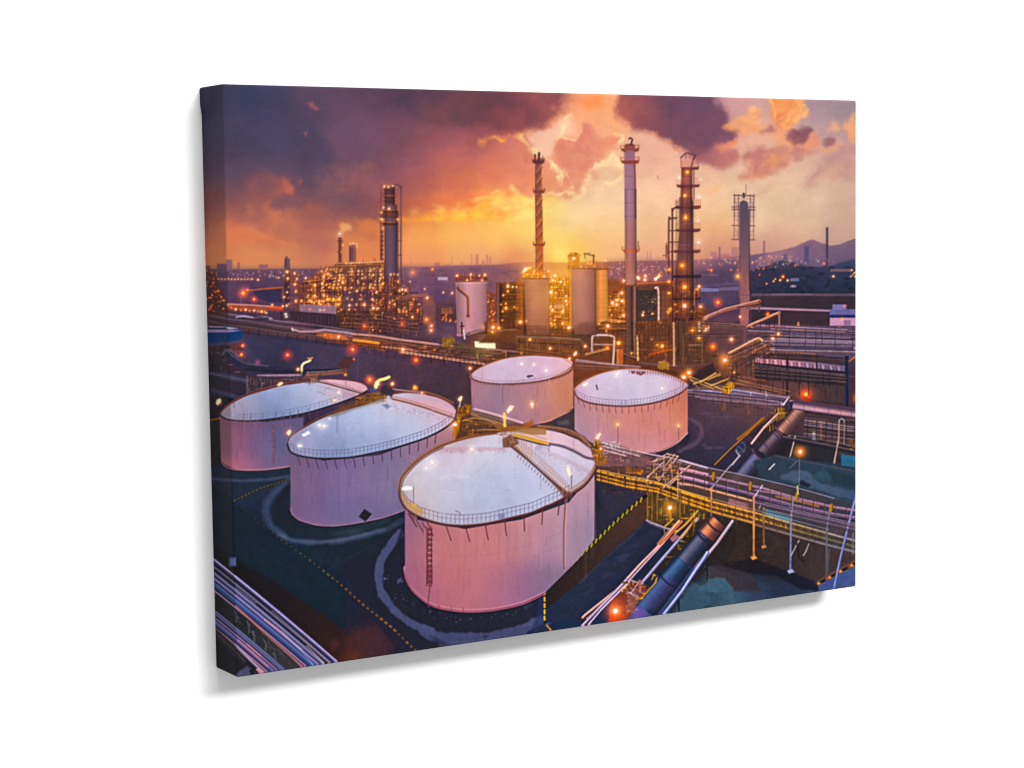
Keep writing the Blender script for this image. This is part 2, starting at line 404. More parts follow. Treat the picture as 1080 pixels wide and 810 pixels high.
# big dark cloud on the right
SOFTK = 1.5
DC = [(646,88),(650,100),(650,116),(655,128),(664,134),(676,139),(690,143),(702,149),(712,155),(722,160),(731,168),(738,173),(750,176),(764,177),(776,172),(780,165),(772,160),(758,158),(757,154),(768,152),(775,149),(778,142),(776,136),(770,132),(767,124),(765,117),(760,112),(755,111),(753,104),(751,97),(748,88)]
poly(DC, [(655,105,(176,102,98)),(656,124,(190,112,102)),(672,112,(140,86,94)),(680,134,(156,90,92)),(700,105,(112,72,92)),(700,136,(122,76,92)),(725,110,(102,70,94)),(728,135,(106,72,94)),(715,150,(126,78,94)),(745,112,(112,76,98)),(755,135,(114,76,98)),(768,144,(116,74,96)),(745,155,(128,80,98)),(735,165,(150,94,102)),(765,170,(188,124,118)),(772,168,(196,130,116))], .96, 3.0, nz=(2.6,9,60), sm=3, sig=12)
line([(652,118),(657,129),(668,136),(684,141),(700,148),(712,156),(722,162)], 3, (240,160,130), .45, 2.2, sm=5, nz=(1.4,6,61))
poly([(754,153),(768,152),(778,146),(778,152),(772,159),(760,160)], (238,146,104), .7, 2, nz=(1.4,6,62), sm=3)
for s in range(24):
    rng = np.random.RandomState(620+s)
    x = rng.uniform(690, 765); y = rng.uniform(105, 150)
    poly([(x-7, y), (x-2, y-5), (x+6, y-3), (x+5, y+4), (x-3, y+5)], [(132,84,100),(92,64,90)][s % 2], .16, 3.5, nz=(2,7,63+s % 4), sm=3)
# small clouds, right
SOFTK = 2.3
poly([(764,134),(774,128),(778,121),(786,121),(790,116),(793,111),(798,113),(801,119),(799,126),(804,137),(801,141),(790,142),(778,140),(770,138)], [(775,132,(248,178,112)),(792,120,(246,182,124)),(798,138,(232,150,112)),(786,136,(250,190,130))], .85, 1.8, nz=(1.8,6,70), sm=3, sig=8)
poly([(810,100),(850,100),(850,112),(854,118),(852,124),(845,128),(838,131),(836,137),(828,141),(822,136),(818,130),(812,120),(811,110)], [(815,108,(246,166,96)),(830,108,(234,146,90)),(845,114,(242,166,104)),(822,120,(226,138,92)),(836,124,(238,156,100)),(848,122,(250,186,130)),(830,136,(240,150,104))], .95, 1.4, nz=(1.8,6,71), sm=3, sig=7)
for P in ([(812,106),(814,116),(818,126)], [(840,108),(846,116),(840,128)], [(828,118),(832,126),(828,136)], [(848,110),(853,117),(849,124)]):
    line(P, 2.4, (255,196,130), .6, 1.6, sm=4, nz=(1,5,72))
poly([(812,132),(826,136),(840,140),(846,150),(836,158),(826,156),(815,145),(808,138)], (240,158,110), .6, 3, nz=(2,8,73), sm=3)
poly([(831,144),(836,138),(843,137),(850,133),(856,136),(857,141),(852,145),(848,150),(840,152),(834,149)], [(840,143,(136,86,96)),(852,138,(126,80,92)),(842,150,(170,100,96))], .95, 1.5, nz=(1.5,5,74), sm=3, sig=5)
poly([(803,140),(808,135),(813,132),(816,136),(820,138),(812,140)], (178,116,118), .85, 1.2, nz=(1,4,75), sm=3)
poly([(848,150),(856,142),(864,146),(866,154),(858,158),(846,160),(838,158)], (238,146,108), .7, 2, nz=(1.6,6,76), sm=3)
poly([(869,152),(872,146),(877,145),(881,149),(879,154),(872,156)], (150,98,104), .85, 1.3, nz=(1.2,4,77), sm=3)
poly([(868,158),(880,154),(890,152),(884,158),(872,162)], (240,164,120), .7, 2, nz=(1.2,5,78), sm=3)
poly([(872,138),(875,134),(879,129),(883,132),(886,138),(880,140)], (242,174,132), .7, 1.4, nz=(1.2,4,79), sm=3)
poly([(889,136),(891,128),(896,129),(899,122),(904,121),(904,150),(897,150),(893,140)], [(892,132,(240,166,116)),(901,128,(246,172,120)),(902,146,(244,164,112))], .8, 1.4, nz=(1.4,4,80), sm=3)
poly([(785,166),(792,160),(802,155),(816,157),(830,154),(848,158),(862,159),(854,162),(838,164),(828,172),(816,181),(806,186),(796,188),(786,190),(780,186),(790,180),(786,174)], [(795,166,(178,112,114)),(812,162,(190,122,116)),(800,180,(214,138,112)),(836,160,(206,140,130)),(818,172,(220,146,114))], .85, 2, nz=(2,7,81), sm=3, sig=8)
poly([(738,170),(752,160),(770,158),(780,164),(778,172),(764,178),(748,176)], (196,124,122), .5, 3, nz=(2,8,82), sm=3)
poly([(808,182),(818,178),(822,181),(814,185)], (206,138,122), .7, 1.6, nz=(1,5,83), sm=3)
poly([(806,164),(812,166),(810,174),(820,172),(826,166),(818,164)], (244,168,116), .6, 1.6, nz=(1.4,5,84), sm=3)
poly([(848,196),(856,184),(864,176),(874,166),(886,158),(896,152),(905,150),(905,186),(890,186),(878,182),(866,188),(856,198)], [(865,182,(196,146,136)),(890,162,(176,128,128)),(895,175,(196,150,142))], .7, 3, nz=(2,9,85), sm=3, sig=12)
line([(850,190),(856,183),(862,178)], 2, (236,184,152), .6, 1.5, nz=(1,5,86))
poly([(872,184),(878,178),(884,182),(878,190)], (222,172,146), .6, 2.2, nz=(1.4,6,87), sm=3)
poly([(795,206),(806,198),(816,192),(812,200),(802,208)], (214,168,146), .5, 2.2, nz=(1.2,6,88), sm=3)
poly([(744,202),(756,196),(757,202),(750,206)], (242,184,134), .6, 2, nz=(1,5,89), sm=3)
poly([(786,152),(792,156),(798,154),(794,157),(786,158)], (206,148,136), .6, 1.2, nz=(1,4,90))
base()
SOFTK = 1.45
billow(DC, 60, [(142,90,100),(96,66,90),(118,76,96),(160,100,100)], 4, 10, .22, 1)
billow([(375,92),(596,98),(588,118),(556,138),(520,132),(470,130),(430,118)], 60, [(118,74,86),(78,56,76),(140,84,88)], 6, 14, .2, 2)
billow([(585,164),(593,143),(610,136),(624,141),(655,148),(632,170),(613,197),(596,209),(580,198),(596,182)], 46, [(232,160,134),(206,128,116),(244,184,146)], 2.5, 6, .34, 3)
billow([(545,150),(560,160),(588,192),(562,205),(545,202)], 26, [(236,164,130),(210,130,114)], 3, 7, .3, 4)
billow([(811,104),(850,106),(853,118),(836,137),(822,136),(812,120)], 36, [(255,190,124),(226,138,92),(246,166,104)], 2, 5, .42, 5)
billow([(764,134),(778,121),(793,111),(801,119),(803,138),(780,140)], 26, [(255,200,140),(236,156,110),(222,160,140)], 2, 5, .4, 6)
billow([(785,170),(800,158),(830,155),(858,160),(818,180),(790,188)], 30, [(206,140,122),(170,108,114),(236,166,126)], 2, 5.5, .34, 7)
billow([(833,144),(852,134),(857,141),(840,151)], 12, [(160,100,100),(112,74,92)], 2, 4, .4, 8)
billow([(850,194),(872,172),(903,152),(903,184),(870,188)], 24, [(206,160,142),(178,130,130),(222,176,150)], 3, 7, .3, 9)
billow([(420,226),(470,216),(520,204),(560,206),(570,222),(500,230)], 60, [(255,214,116),(236,150,84),(255,232,150),(226,130,84)], 2.5, 7, .3, 10)
billow([(330,180),(420,170),(500,150),(540,160),(520,196),(440,206),(340,200)], 60, [(176,106,104),(140,88,98),(206,124,108),(226,142,112)], 5, 13, .16, 11)
billow([(236,230),(300,220),(370,225),(400,250),(330,262),(250,262)], 50, [(226,134,88),(160,92,90),(200,112,86)], 4, 10, .2, 12)
billow([(240,110),(330,110),(370,170),(330,200),(250,190)], 40, [(92,72,98),(58,54,80),(80,62,92)], 8, 18, .2, 13)
SOFTK = 1.
# the wind's work: bend the painted masses with fine turbulence so that their edges fray
def warp(sl, a1, s1, a2, s2, seed):
    global IMG
    dx = noise(seed, s1, octv=3)*a1+noise(seed+1, s2, octv=3, gain=.7)*a2
    dy = noise(seed+2, s1, octv=3)*a1*.8+noise(seed+3, s2, octv=3, gain=.7)*a2*.8
    ix = np.clip(_xx+dx*SS, 0, NX-1.01); iy = np.clip(_yy+dy*SS, 0, NY-1.01)
    x0 = ix.astype(int); y0 = iy.astype(int); fx = (ix-x0)[..., None]; fy = (iy-y0)[..., None]
    IMG = ((IMG[y0, x0]*(1-fx)+IMG[y0, x0+1]*fx)*(1-fy)+(IMG[y0+1, x0]*(1-fx)+IMG[y0+1, x0+1]*fx)*fy).astype(np.float32)
warp(ALL, 2.6, 18, 1.3, 4.5, 900)
n3 = noise(7, 9, octv=4, gain=.7, ax=1.5)
IMG *= (1+.016*n3*np.clip((262-GY)/50., .15, 1))[..., None]
# sun glow
glow(588, 262, 60, (255,150,30), .22); glow(591, 268, 30, (255,180,50), .35); glow(591, 268, 12, (255,215,90), .35)
# ------------------------------------------------ far plain, city and fields
base()
HOR = [(205,284),(255,284),(330,283.5),(372,283.5),(430,282),(480,280),(525,279),(545,277),(560,276),(575,276.5),(600,277),(640,276),(680,275),(735,274),(760,272),(790,269),(815,266),(822,264.5),(838,261),(846,257),(852,254),(858,253),(866,256.5),(875,259.5),(886,258),(894,254.5),(903,251.5),(915,250)]
GROUND = [
 (215,300,(60,44,54)),(245,296,(106,74,96)),(245,312,(82,60,86)),(300,290,(112,78,100)),(300,310,(84,62,92)),(290,318,(70,58,88)),(340,300,(112,72,92)),
 (440,286,(176,118,122)),(440,300,(120,82,106)),(460,312,(92,68,96)),(490,294,(150,104,118)),(500,310,(106,76,98)),(520,300,(130,92,112)),(540,296,(170,112,108)),
 (560,290,(214,134,100)),(600,295,(214,136,84)),(650,285,(176,116,112)),(660,300,(132,84,92)),(690,286,(160,104,108)),(700,300,(126,82,96)),(740,280,(160,108,120)),
 (760,290,(112,82,106)),(800,285,(116,88,114)),(840,280,(106,82,110)),(880,280,(92,76,106)),(895,290,(66,64,92)),(760,300,(84,62,82)),(810,300,(66,58,82)),(850,302,(44,48,70)),(895,304,(42,46,66)),
 (770,322,(78,62,82)),(830,322,(58,46,56)),(890,322,(58,48,58)),(760,340,(106,66,82)),(840,340,(72,52,62)),(895,345,(90,66,86)),
 (230,332,(96,58,64)),(300,330,(104,66,74)),(250,345,(62,44,58)),(350,345,(66,46,60)),(420,340,(86,54,58)),(470,345,(92,66,88)),(520,345,(90,52,44)),(580,345,(120,66,44)),(640,345,(96,56,40)),(700,345,(84,48,40)),
 (213,365,(26,24,38)),(213,400,(28,28,42)),(260,358,(60,54,82)),(300,362,(60,52,80)),(335,373,(70,58,84)),(381,386,(74,58,86)),(412,382,(78,56,76)),(467,400,(74,54,72)),(440,395,(76,54,74)),(393,377,(80,56,74)),(450,372,(92,60,66)),
 (520,368,(96,58,52)),(640,375,(120,68,44)),(700,370,(92,52,42)),(750,380,(92,58,52)),(800,370,(86,56,62)),(860,370,(80,58,72)),(895,370,(70,56,76)),
 (840,400,(74,52,56)),(880,410,(70,50,58)),(800,405,(76,50,52)),(780,425,(80,58,72)),(760,442,(64,50,70)),(740,462,(50,43,66)),(770,460,(55,47,70)),(780,440,(86,60,72)),(735,430,(66,54,76)),
 (810,450,(60,46,52)),(860,450,(82,60,66)),(890,460,(74,58,60)),(840,475,(44,38,46)),(845,500,(40,54,68)),(880,500,(44,62,78)),(890,520,(46,60,72)),(840,530,(54,48,58)),
 (215,470,(34,30,40)),(215,520,(22,26,36)),(215,560,(18,20,30)),(251,503,(42,48,68)),(260,531,(30,42,62)),(260,560,(28,37,54)),(297,592,(18,42,58)),(335,614,(18,46,58)),(353,581,(30,40,56)),(372,600,(36,38,56)),
 (335,635,(16,36,50)),(372,653,(30,34,52)),(384,672,(62,38,50)),(368,694,(84,42,26)),(352,690,(56,28,26)),(316,653,(20,18,26)),(390,685,(66,38,50)),(290,640,(20,18,28)),(260,600,(24,34,50)),(250,610,(20,18,26)),(300,680,(20,18,30)),
 (430,625,(36,34,50)),(412,670,(34,36,58)),(420,690,(40,36,58)),(505,653,(38,38,56)),(551,648,(34,36,58)),(400,620,(34,36,54)),(400,560,(28,38,50)),
 (647,529,(50,48,68)),(634,525,(54,52,66)),(640,560,(44,44,64)),(675,572,(40,46,68)),(647,596,(38,44,66)),(610,635,(22,50,78)),(630,644,(34,46,76)),(660,600,(38,44,66)),(690,555,(40,42,62)),
 (670,500,(74,54,70)),(690,490,(60,46,60)),(720,520,(60,46,44)),(760,540,(60,48,44)),(808,600,(28,26,34)),(845,590,(50,48,54)),(891,585,(120,86,76)),(780,575,(52,36,30)),(770,590,(36,30,38)),(760,625,(70,96,116)),(740,630,(52,70,86)),(800,620,(56,74,100)),(870,612,(70,84,130)),(830,628,(40,52,76))]
poly(HOR+[(915,730),(205,730)], GROUND, 1, .8, sig=12)
sl = ALL
gm = np.clip((GY-286)/20., 0, 1)
GROUND_DONE = 1
IMG[sl] *= (1+gm*(.07*noise(101, 16, octv=4, gain=.65, ax=2.)+.035*noise(102, 5, octv=3, gain=.8, ax=1.6)))[..., None]
# hazy ridges
poly([(500,290),(520,282),(535,276),(545,271),(553,267.5),(562,266),(575,270),(590,277),(600,284),(600,300),(500,300)], [(530,284,(206,136,112)),(560,278,(226,154,108)),(590,285,(240,168,90))], .2, 3, sig=14)
poly([(800,272),(815,265.5),(822,264.5),(838,261),(846,257),(852,254),(858,253),(866,256.5),(875,259.5),(886,258),(894,254.5),(903,251.5),(915,250),(915,284),(800,284)], [(820,270,(160,116,126)),(855,262,(136,98,122)),(855,276,(120,92,122)),(895,262,(124,94,120)),(895,278,(100,82,114))], .86, 1., nz=(.7,8,110), sig=12)
view(715, 210)
MT = np.array([(480,320),(540,305),(640,275),(700,250),(760,232),(810,248),(870,265),(930,262),(1030,225)])
line(MT+[0,6], 8, (146,104,126), .4, 1.2)
for k, (a, b, c, d) in enumerate(((640,280,600,320),(700,255,660,310),(760,236,730,300),(765,238,820,310),(830,258,860,310),(960,250,920,300),(1000,238,990,300))):
    line([(a,b),((a+c)/2+6,(b+d)/2),(c,d)], 14, [(112,84,116),(150,108,128)][k % 2], .3, 2)
# far silhouettes
def block(x0, y0, x1, y1, c, a=.8, soft=.7):
    rect(x0, y0, x1, y1, c, a=a, soft=soft)
for (x0,y0,x1,y1) in ((185,300,220,345),(245,310,290,345),(305,275,345,345),(205,322,300,345)):
    block(x0,y0,x1,y1,(172,116,124),.65,1)
block(232,272,242,370,(132,90,108)); block(485,238,497,340,(140,96,110)); block(720,268,746,372,(84,72,104),.95); block(843,160,856,380,(66,54,80),1)
line([(850,158),(846,135),(852,120)], 8, (206,176,164), .35, 1.5)
rect(600,315,622,345,(84,70,100),a=.7)
rect(480,345,1030,372,(84,72,100),a=.35,soft=2)
poly([(420,400),(520,380),(600,345),(680,372),(760,380),(860,378),(940,360),(1040,358),(1040,540),(420,540)], [(460,440,(66,54,78)),(600,400,(56,56,82)),(560,500,(32,38,58)),(760,400,(56,58,86)),(700,500,(36,42,58)),(900,400,(48,56,82)),(960,480,(36,42,58)),(960,380,(56,70,104))], .85, 1.2, nz=(1.5,10,112), sm=2, sig=14)
rng = np.random.RandomState(9)
for i in range(110):
    x, y = rng.uniform(420, 1020), rng.uniform(385, 535)
    poly([(x-16,y),(x-5,y-9),(x+8,y-7),(x+16,y+2),(x,y+7)], [(26,30,46),(54,58,78),(40,52,66),(66,62,84)][i % 4], .45, .9, nz=(1,4,113))
# field and lane
rect(420,538,1030,553,(112,90,106),a=.7,soft=.9); rect(530,538,770,548,(132,108,118),a=.5)
poly([(420,552),(1030,555),(1030,615),(870,625),(420,615)], [(500,580,(70,54,58)),(700,585,(58,46,52)),(900,580,(60,48,60))], .9, 1.2)
poly([(0,400),(350,395),(350,620),(0,620)], [(150,440,(74,54,76)),(260,430,(84,62,84)),(180,490,(98,88,122)),(200,520,(112,104,142)),(300,500,(94,78,104)),(250,560,(72,54,70)),(120,480,(70,56,74))], .75, 5)
poly([(130,505),(235,510),(235,525),(130,528)], (134,130,170), .8, .8); poly([(235,505),(345,498),(345,520),(240,522)], (118,104,136), .8, .8)
poly([(130,490),(340,470),(340,486),(150,500)], (96,86,118), .7, 1)
line([(120,432),(228,432)], 8, (146,104,116), .5, .8)
# lane with parapet, white shed
poly([(400,612),(870,630),(870,642),(400,628)], (166,130,152), .85, .7); line([(400,620),(870,638)], 4, (206,172,186), .5)
poly([(420,628),(870,642),(870,720),(420,708)], (66,48,58), .85, 1)
rect(880,600,960,640,(128,116,158)); rect(865,628,1040,660,(112,106,154)); rect(865,660,1040,678,(44,52,96)); rect(865,676,1040,722,(190,150,178)); rect(945,690,985,722,(146,112,142))
lamps('o',(947,608,7),(933,682,10))
poly([(400,708),(1040,728),(1040,820),(400,820)], [(520,730,(120,80,92)),(700,735,(150,104,116)),(700,770,(70,56,74)),(900,760,(64,54,74)),(560,780,(110,76,96)),(980,790,(100,82,110))], .8, 1.2)
line([(420,716),(750,735),(1030,742)], 9, (196,146,158), .7, .8)
# town lights
view(715, 210)
rng = np.random.RandomState(21)
for i in range(70):
    x = rng.uniform(95, 700); y = 350+rng.normal(0, 18)+(x-95)*.015
    lamp(x, y, rng.uniform(2.6, 5), 'woyc'[rng.randint(4)], rng.uniform(.3, .7))
for i in range(26):
    x = rng.uniform(440, 900); y = rng.uniform(320, 375)
    lamp(x, y, rng.uniform(2.5, 5), 'coy'[rng.randint(3)], rng.uniform(.3, .7))
lamps('o',(190,405,11),(172,400,6),(302,404,7),(340,404,6),(465,432,6),(598,442,13),(832,367,9),(668,378,7),(425,360,7),(146,366,6),(488,395,6),(532,332,6),(460,395,5))
lamps('w',(545,468,7),(505,482,6),(582,462,9),(625,463,9),(555,455,6),(655,495,5),(885,440,10),(425,362,6),(325,366,6))
rect(640,450,690,468,(120,120,160),a=.8); rect(640,490,672,503,(150,140,176),a=.7)
rect(870,398,985,414,(150,112,116),a=.75)
for x in range(880, 980, 9):
    line([(x,398),(x,413)], 2.5, (72,54,74), .8)
lamps('w',(990,405,7),(1005,420,7),(985,440,6),(1010,440,7),(996,430,5))
# middle town (behind the flare stack and the white chimney)
view(545, 210)
poly([(520,352),(640,345),(860,345),(860,420),(700,470),(520,470)], [(560,380,(176,112,110)),(700,370,(150,98,112)),(800,380,(132,88,108)),(700,430,(120,78,92)),(560,440,(120,76,80))], .55, 6)
rng = np.random.RandomState(33)
for i in range(120):
    x = rng.uniform(522, 860); y = 400+rng.normal(0, 26)
    if y < 350: continue
    lamp(x, y, rng.uniform(2., 4.2), 'cwwo'[rng.randint(4)], rng.uniform(.3, .75))
for x0 in (745, 762):
    line([(x0,300),(x0,348)], 4, (160,112,118), .7)
# left/middle plain
view(375, 210)
poly([(260,385),(600,390),(980,380),(980,520),(260,520)], [(300,400,(140,94,112)),(420,420,(112,78,104)),(520,400,(140,96,114)),(600,400,(142,100,118)),(700,400,(150,106,122)),(850,400,(170,112,112)),(480,470,(84,64,92)),(350,470,(92,64,84)),(850,470,(120,76,72)),(600,500,(80,58,74))], .8, 6, sig=40)
for (x0,y0,x1,y1,c) in ((658,315,666,385,(196,128,116)),(684,315,700,385,(180,112,108)),(745,318,755,385,(186,120,116)),(762,330,774,385,(190,124,116)),(718,350,738,385,(190,128,120)),(545,325,555,382,(214,148,118)),(448,362,480,385,(166,104,112)),(313,345,320,385,(206,134,110)),(600,362,612,385,(186,124,118)),(510,372,540,388,(180,118,116))):
    rect(x0,y0,x1,y1,c,a=.6,soft=.8)
for i in range(7):
    t = np.linspace(0, 3.14, 9)
    line(np.c_[790+i*14+10*np.cos(t), 378-22*np.sin(t)-i*2], 2.5, (196,140,130), .5)
rng = np.random.RandomState(41)
for i in range(40):
    line([(rng.uniform(280,900), yy := rng.uniform(390,505)), (rng.uniform(300,900), yy)] if False else [(x0 := rng.uniform(270,900), yy := rng.uniform(388,505)), (x0+rng.uniform(15,70), yy+rng.uniform(-2,2))], rng.uniform(3,8), [(150,110,126),(96,68,92),(124,88,108),(72,54,76)][i % 4], .35, 1.1)
rect(468,444,525,462,(196,176,192),a=.8,soft=.9)
glow(325,418,30,(255,140,60),.8); lamps('o',(325,418,11),(438,400,14)); lamps('w',(550,535,10),(500,532,8),(394,512,7),(310,470,6))
# left plain
view(205, 210)
poly([(60,395),(500,398),(850,400),(850,620),(60,620)], [(220,415,(116,82,104)),(240,450,(96,70,96)),(350,430,(112,80,104)),(420,480,(76,58,88)),(300,480,(84,64,92)),(450,430,(116,78,100)),(620,430,(124,80,98)),(120,500,(70,50,62)),(420,550,(66,56,88)),(240,560,(80,58,80)),(620,470,(104,66,80))], .75, 6, sig=45)
for (x0,y0,x1,y1,c) in ((182,344,215,410,(120,84,108)),(128,368,182,412,(100,70,92)),(246,362,258,408,(128,84,100)),(368,372,418,404,(142,92,104)),(60,380,90,420,(96,64,74))):
    rect(x0,y0,x1,y1,c,a=.85,soft=.8)
for i in range(11):
    lamp(138+i*18.5, 455+(i % 3), 7, 'w', .8)
lamps('w',(362,459,9),(332,455,5),(480,448,7),(465,445,5),(300,420,4),(440,415,4),(520,405,4))
rng = np.random.RandomState(43)
for i in range(50):
    lamp(rng.uniform(200,760), rng.uniform(408,448), rng.uniform(2.5,4.5), 'cwo'[rng.randint(3)], rng.uniform(.3,.7))
poly([(330,505),(500,500),(505,590),(420,585),(340,555)], [(420,545,(62,52,82)),(480,560,(58,48,74))], .9, 1.2)
line([(318,520),(380,512),(500,503)], 9, (206,110,64), .75, .9); line([(180,505),(260,500)], 5, (96,66,86), .6)
poly([(185,590),(330,602),(500,610),(505,640),(185,630)], [(220,610,(160,84,60)),(400,620,(190,96,60)),(330,635,(120,66,66))], .85, 1.2)
line([(190,598),(330,604),(430,612)], 8, (206,150,150), .8); line([(430,612),(498,622)], 12, (236,100,50), .7)
glow(278,532,34,(255,80,10),1.); lamp(278,536,20,'o'); lamp(303,518,11,'o'); glow(340,570,22,(255,50,10),.9); lamp(340,570,13,'r')
line([(268,545),(266,596)], 4, (190,120,80), .5)
lamps('w',(292,630,11),(340,635,10),(382,640,12),(236,628,11),(443,603,9),(192,604,9),(410,648,7),(180,600,6))
lamps('o',(265,632,8),(315,636,8),(362,640,8),(400,642,9),(210,616,7))
# ------------------------------------------------ the yard: paving, water channel, tracks
base()
# dark water / road band behind the tanks
poly([(205,347),(250,352),(300,357),(345,364),(380,372),(430,380),(470,388),(520,396),(520,440),(470,440),(400,420),(330,410),(205,420)],
     [(230,360,(56,54,76)),(260,357,(64,60,86)),(300,362,(62,58,84)),(335,372,(72,62,86)),(380,385,(82,64,86)),(412,382,(86,62,78)),(440,392,(86,60,74)),(467,402,(78,56,70)),(495,404,(84,58,66)),(470,420,(66,52,66)),(300,385,(52,50,70)),(400,400,(70,56,74))], .95, 2, sig=16)
# right hand paving
poly([(725,420),(760,408),(800,415),(830,425),(815,436),(790,456),(750,492),(700,484),(690,478),(725,460)], [(735,430,(84,62,74)),(760,425,(92,68,76)),(752,442,(88,64,76)),(790,436,(100,70,76)),(775,455,(76,60,74)),(760,470,(62,54,72)),(740,478,(54,50,70)),(715,475,(58,50,64)),(740,455,(70,56,72))], .95, 1.5, sig=10)
view(715, 340)
line([(50,545),(90,560),(125,590),(135,630),(120,670),(80,700),(10,735)], 22, (112,92,110), .55, 1.8, sm=5, nz=(1.2,6,120))
line([(20,640),(60,650),(40,690)], 30, (40,36,56), .6, 3)
for (x,y,w_) in ((190,715,40),(150,700,20),(245,715,24),(160,520,60),(260,540,70)):
    poly([(x-w_,y),(x,y-9),(x+w_,y),(x,y+9)], (104,82,104), .5, 1.6, nz=(1,4,121))
view(205, 470)
# kerbs and dust rings left of the tanks
def ring(pts, w, c, a, nzv=.8, soft=2.2, sm=6, w2=None):
    line(pts, w, c, a, soft, sm=sm, nz=(nzv*.6,9,122), w2=w2)
poly([(60,120),(215,125),(600,120),(600,480),(540,470),(460,330),(230,300),(100,240),(60,220)], [(150,140,(38,40,54)),(300,175,(40,46,64)),(500,150,(42,50,66)),(260,230,(34,44,60)),(420,260,(36,54,72))], .7, 3)
ring([(90,185),(180,196),(290,200),(420,192),(560,172)], 12, (82,88,114), .75)
ring([(560,190),(480,240),(420,300),(400,360),(410,420),(450,480),(540,535),(650,548),(800,545),(950,515),(1085,480),(1180,430)], 34, (62,76,104), .6, 1.4)
ring([(540,205),(470,260),(425,330),(420,390),(450,460),(520,515)], 26, (72,86,112), .45, 1.6)
ring([(480,505),(560,538),(680,550),(820,540),(960,508),(1080,478)], 16, (96,104,128), .6, 1.2)
poly([(560,200),(500,260),(450,330),(450,400),(500,470),(600,515),(760,525),(900,505),(1080,450),(1080,400),(560,380)], [(500,350,(32,34,48)),(520,450,(30,36,50)),(700,490,(36,40,56)),(900,480,(40,56,68)),(1040,440,(40,58,70))], .85, 2.5, sm=3)
poly([(780,500),(900,470),(970,480),(920,510)], (52,76,86), .5, 3)
# slope left of the fence
poly([(100,240),(220,322),(400,460),(520,560),(700,700),(860,810),(860,1040),(520,1060),(225,620),(110,600)], [(240,400,(32,42,62)),(300,460,(30,38,56)),(300,560,(24,38,54)),(480,650,(18,46,62)),(640,720,(16,48,60)),(420,740,(16,36,50)),(700,850,(16,34,48)),(170,500,(24,26,38)),(250,640,(24,26,38)),(800,900,(26,30,46))], .85, 3, sig=60)
for i in range(40):
    rng = np.random.RandomState(700+i)
    x = rng.uniform(230, 760); y = 380+(x-230)*.62+rng.uniform(20, 200)
    line([(x,y),(x+rng.uniform(60,200),y+rng.uniform(50,130))], rng.uniform(8,30), [(16,30,44),(22,56,70),(34,42,60)][i % 3], .16, 4)
line([(880,640),(1080,540)], 5, (62,70,90), .5, 1); line([(760,705),(870,640)], 4, (46,62,78), .5, 1)
# shadowed ground above the pipes at the lower left
view(205, 570)
poly([(110,20),(225,110),(400,200),(560,310),(720,410),(860,520),(960,600),(1000,690),(780,720),(560,560),(300,330),(100,120)], [(200,120,(22,20,28)),(300,200,(27,22,28)),(420,260,(26,22,28)),(560,380,(22,18,24)),(700,500,(26,20,28)),(800,580,(44,30,42)),(860,660,(88,44,26)),(940,640,(84,44,32)),(780,640,(40,26,30))], .9, 3.5, sm=3, sig=60)
poly([(860,560),(960,500),(1080,470),(1180,560),(1080,680),(900,690)], [(900,560,(58,38,54)),(960,560,(76,44,54)),(1040,600,(70,42,58)),(900,660,(112,58,34)),(1000,650,(84,46,44)),(1100,600,(50,38,58))], .75, 6)
glow(880, 680, 60, (120,50,0), .3); glow(800, 590, 30, (90,40,60), .3)
rect(194,95,238,148,(74,92,124),a=.85); rect(206,105,232,140,(96,116,150),a=.7); rect(194,95,200,146,(40,48,64),a=.8)
# ground around the front tank
view(375, 570)
poly([(-60,140),(100,0),(300,-100),(300,200),(380,330),(520,410),(720,410),(1000,340),(1080,290),(1090,520),(800,600),(520,640),(250,640),(0,320)], [(60,80,(30,40,56)),(200,180,(36,34,48)),(200,320,(36,32,46)),(330,420,(36,34,48)),(520,470,(36,36,52)),(760,450,(38,40,56)),(1000,380,(40,42,60)),(230,560,(34,36,56)),(60,240,(30,38,56)),(380,560,(34,36,54))], .85, 2.5, sig=60)
ring([(250,-40),(190,40),(145,120),(130,200),(150,300),(200,370),(270,440),(350,490),(430,515)], 48, (84,88,124), .85, 2.2, 1.4)
ring([(390,515),(470,545),(580,560),(700,560),(800,548),(900,525),(1000,490),(1080,455)], 62, (78,82,118), .85, 2.6, 1.4)
ring([(500,590),(620,590),(760,575)], 40, (78,82,118), .7, 2.4, 1.6)
poly([(420,540),(520,580),(500,606),(440,560)], (48,46,70), .7, 2)
poly([(720,545),(745,535),(760,548),(735,562)], (44,44,66), .6, 1.4, nz=(1,4,123))
ring([(270,-60),(235,40),(200,120),(190,190),(215,270),(260,330)], 20, (34,32,46), .7, 1.4, 1.4)
for i in range(60):
    rng = np.random.RandomState(800+i)
    a = rng.uniform(0, 3.14); r = rng.uniform(1.04, 1.2)
    x = 640-420*r*np.cos(a); y = 180+240*r*np.sin(a)
    glow(x, y, rng.uniform(2, 5), (150,150,180), rng.uniform(.15, .4))
poly([(235,225),(262,210),(268,235),(240,248)], (96,96,120), .7, 1.2, nz=(1.2,3,124))
poly([(940,365),(1000,340),(1010,372),(970,395)], (64,66,92), .5, 1.6, nz=(1.2,4,125)); poly([(1000,440),(1070,420),(1070,470),(960,490)], (92,96,130), .6, 1.6, nz=(1.4,4,126))
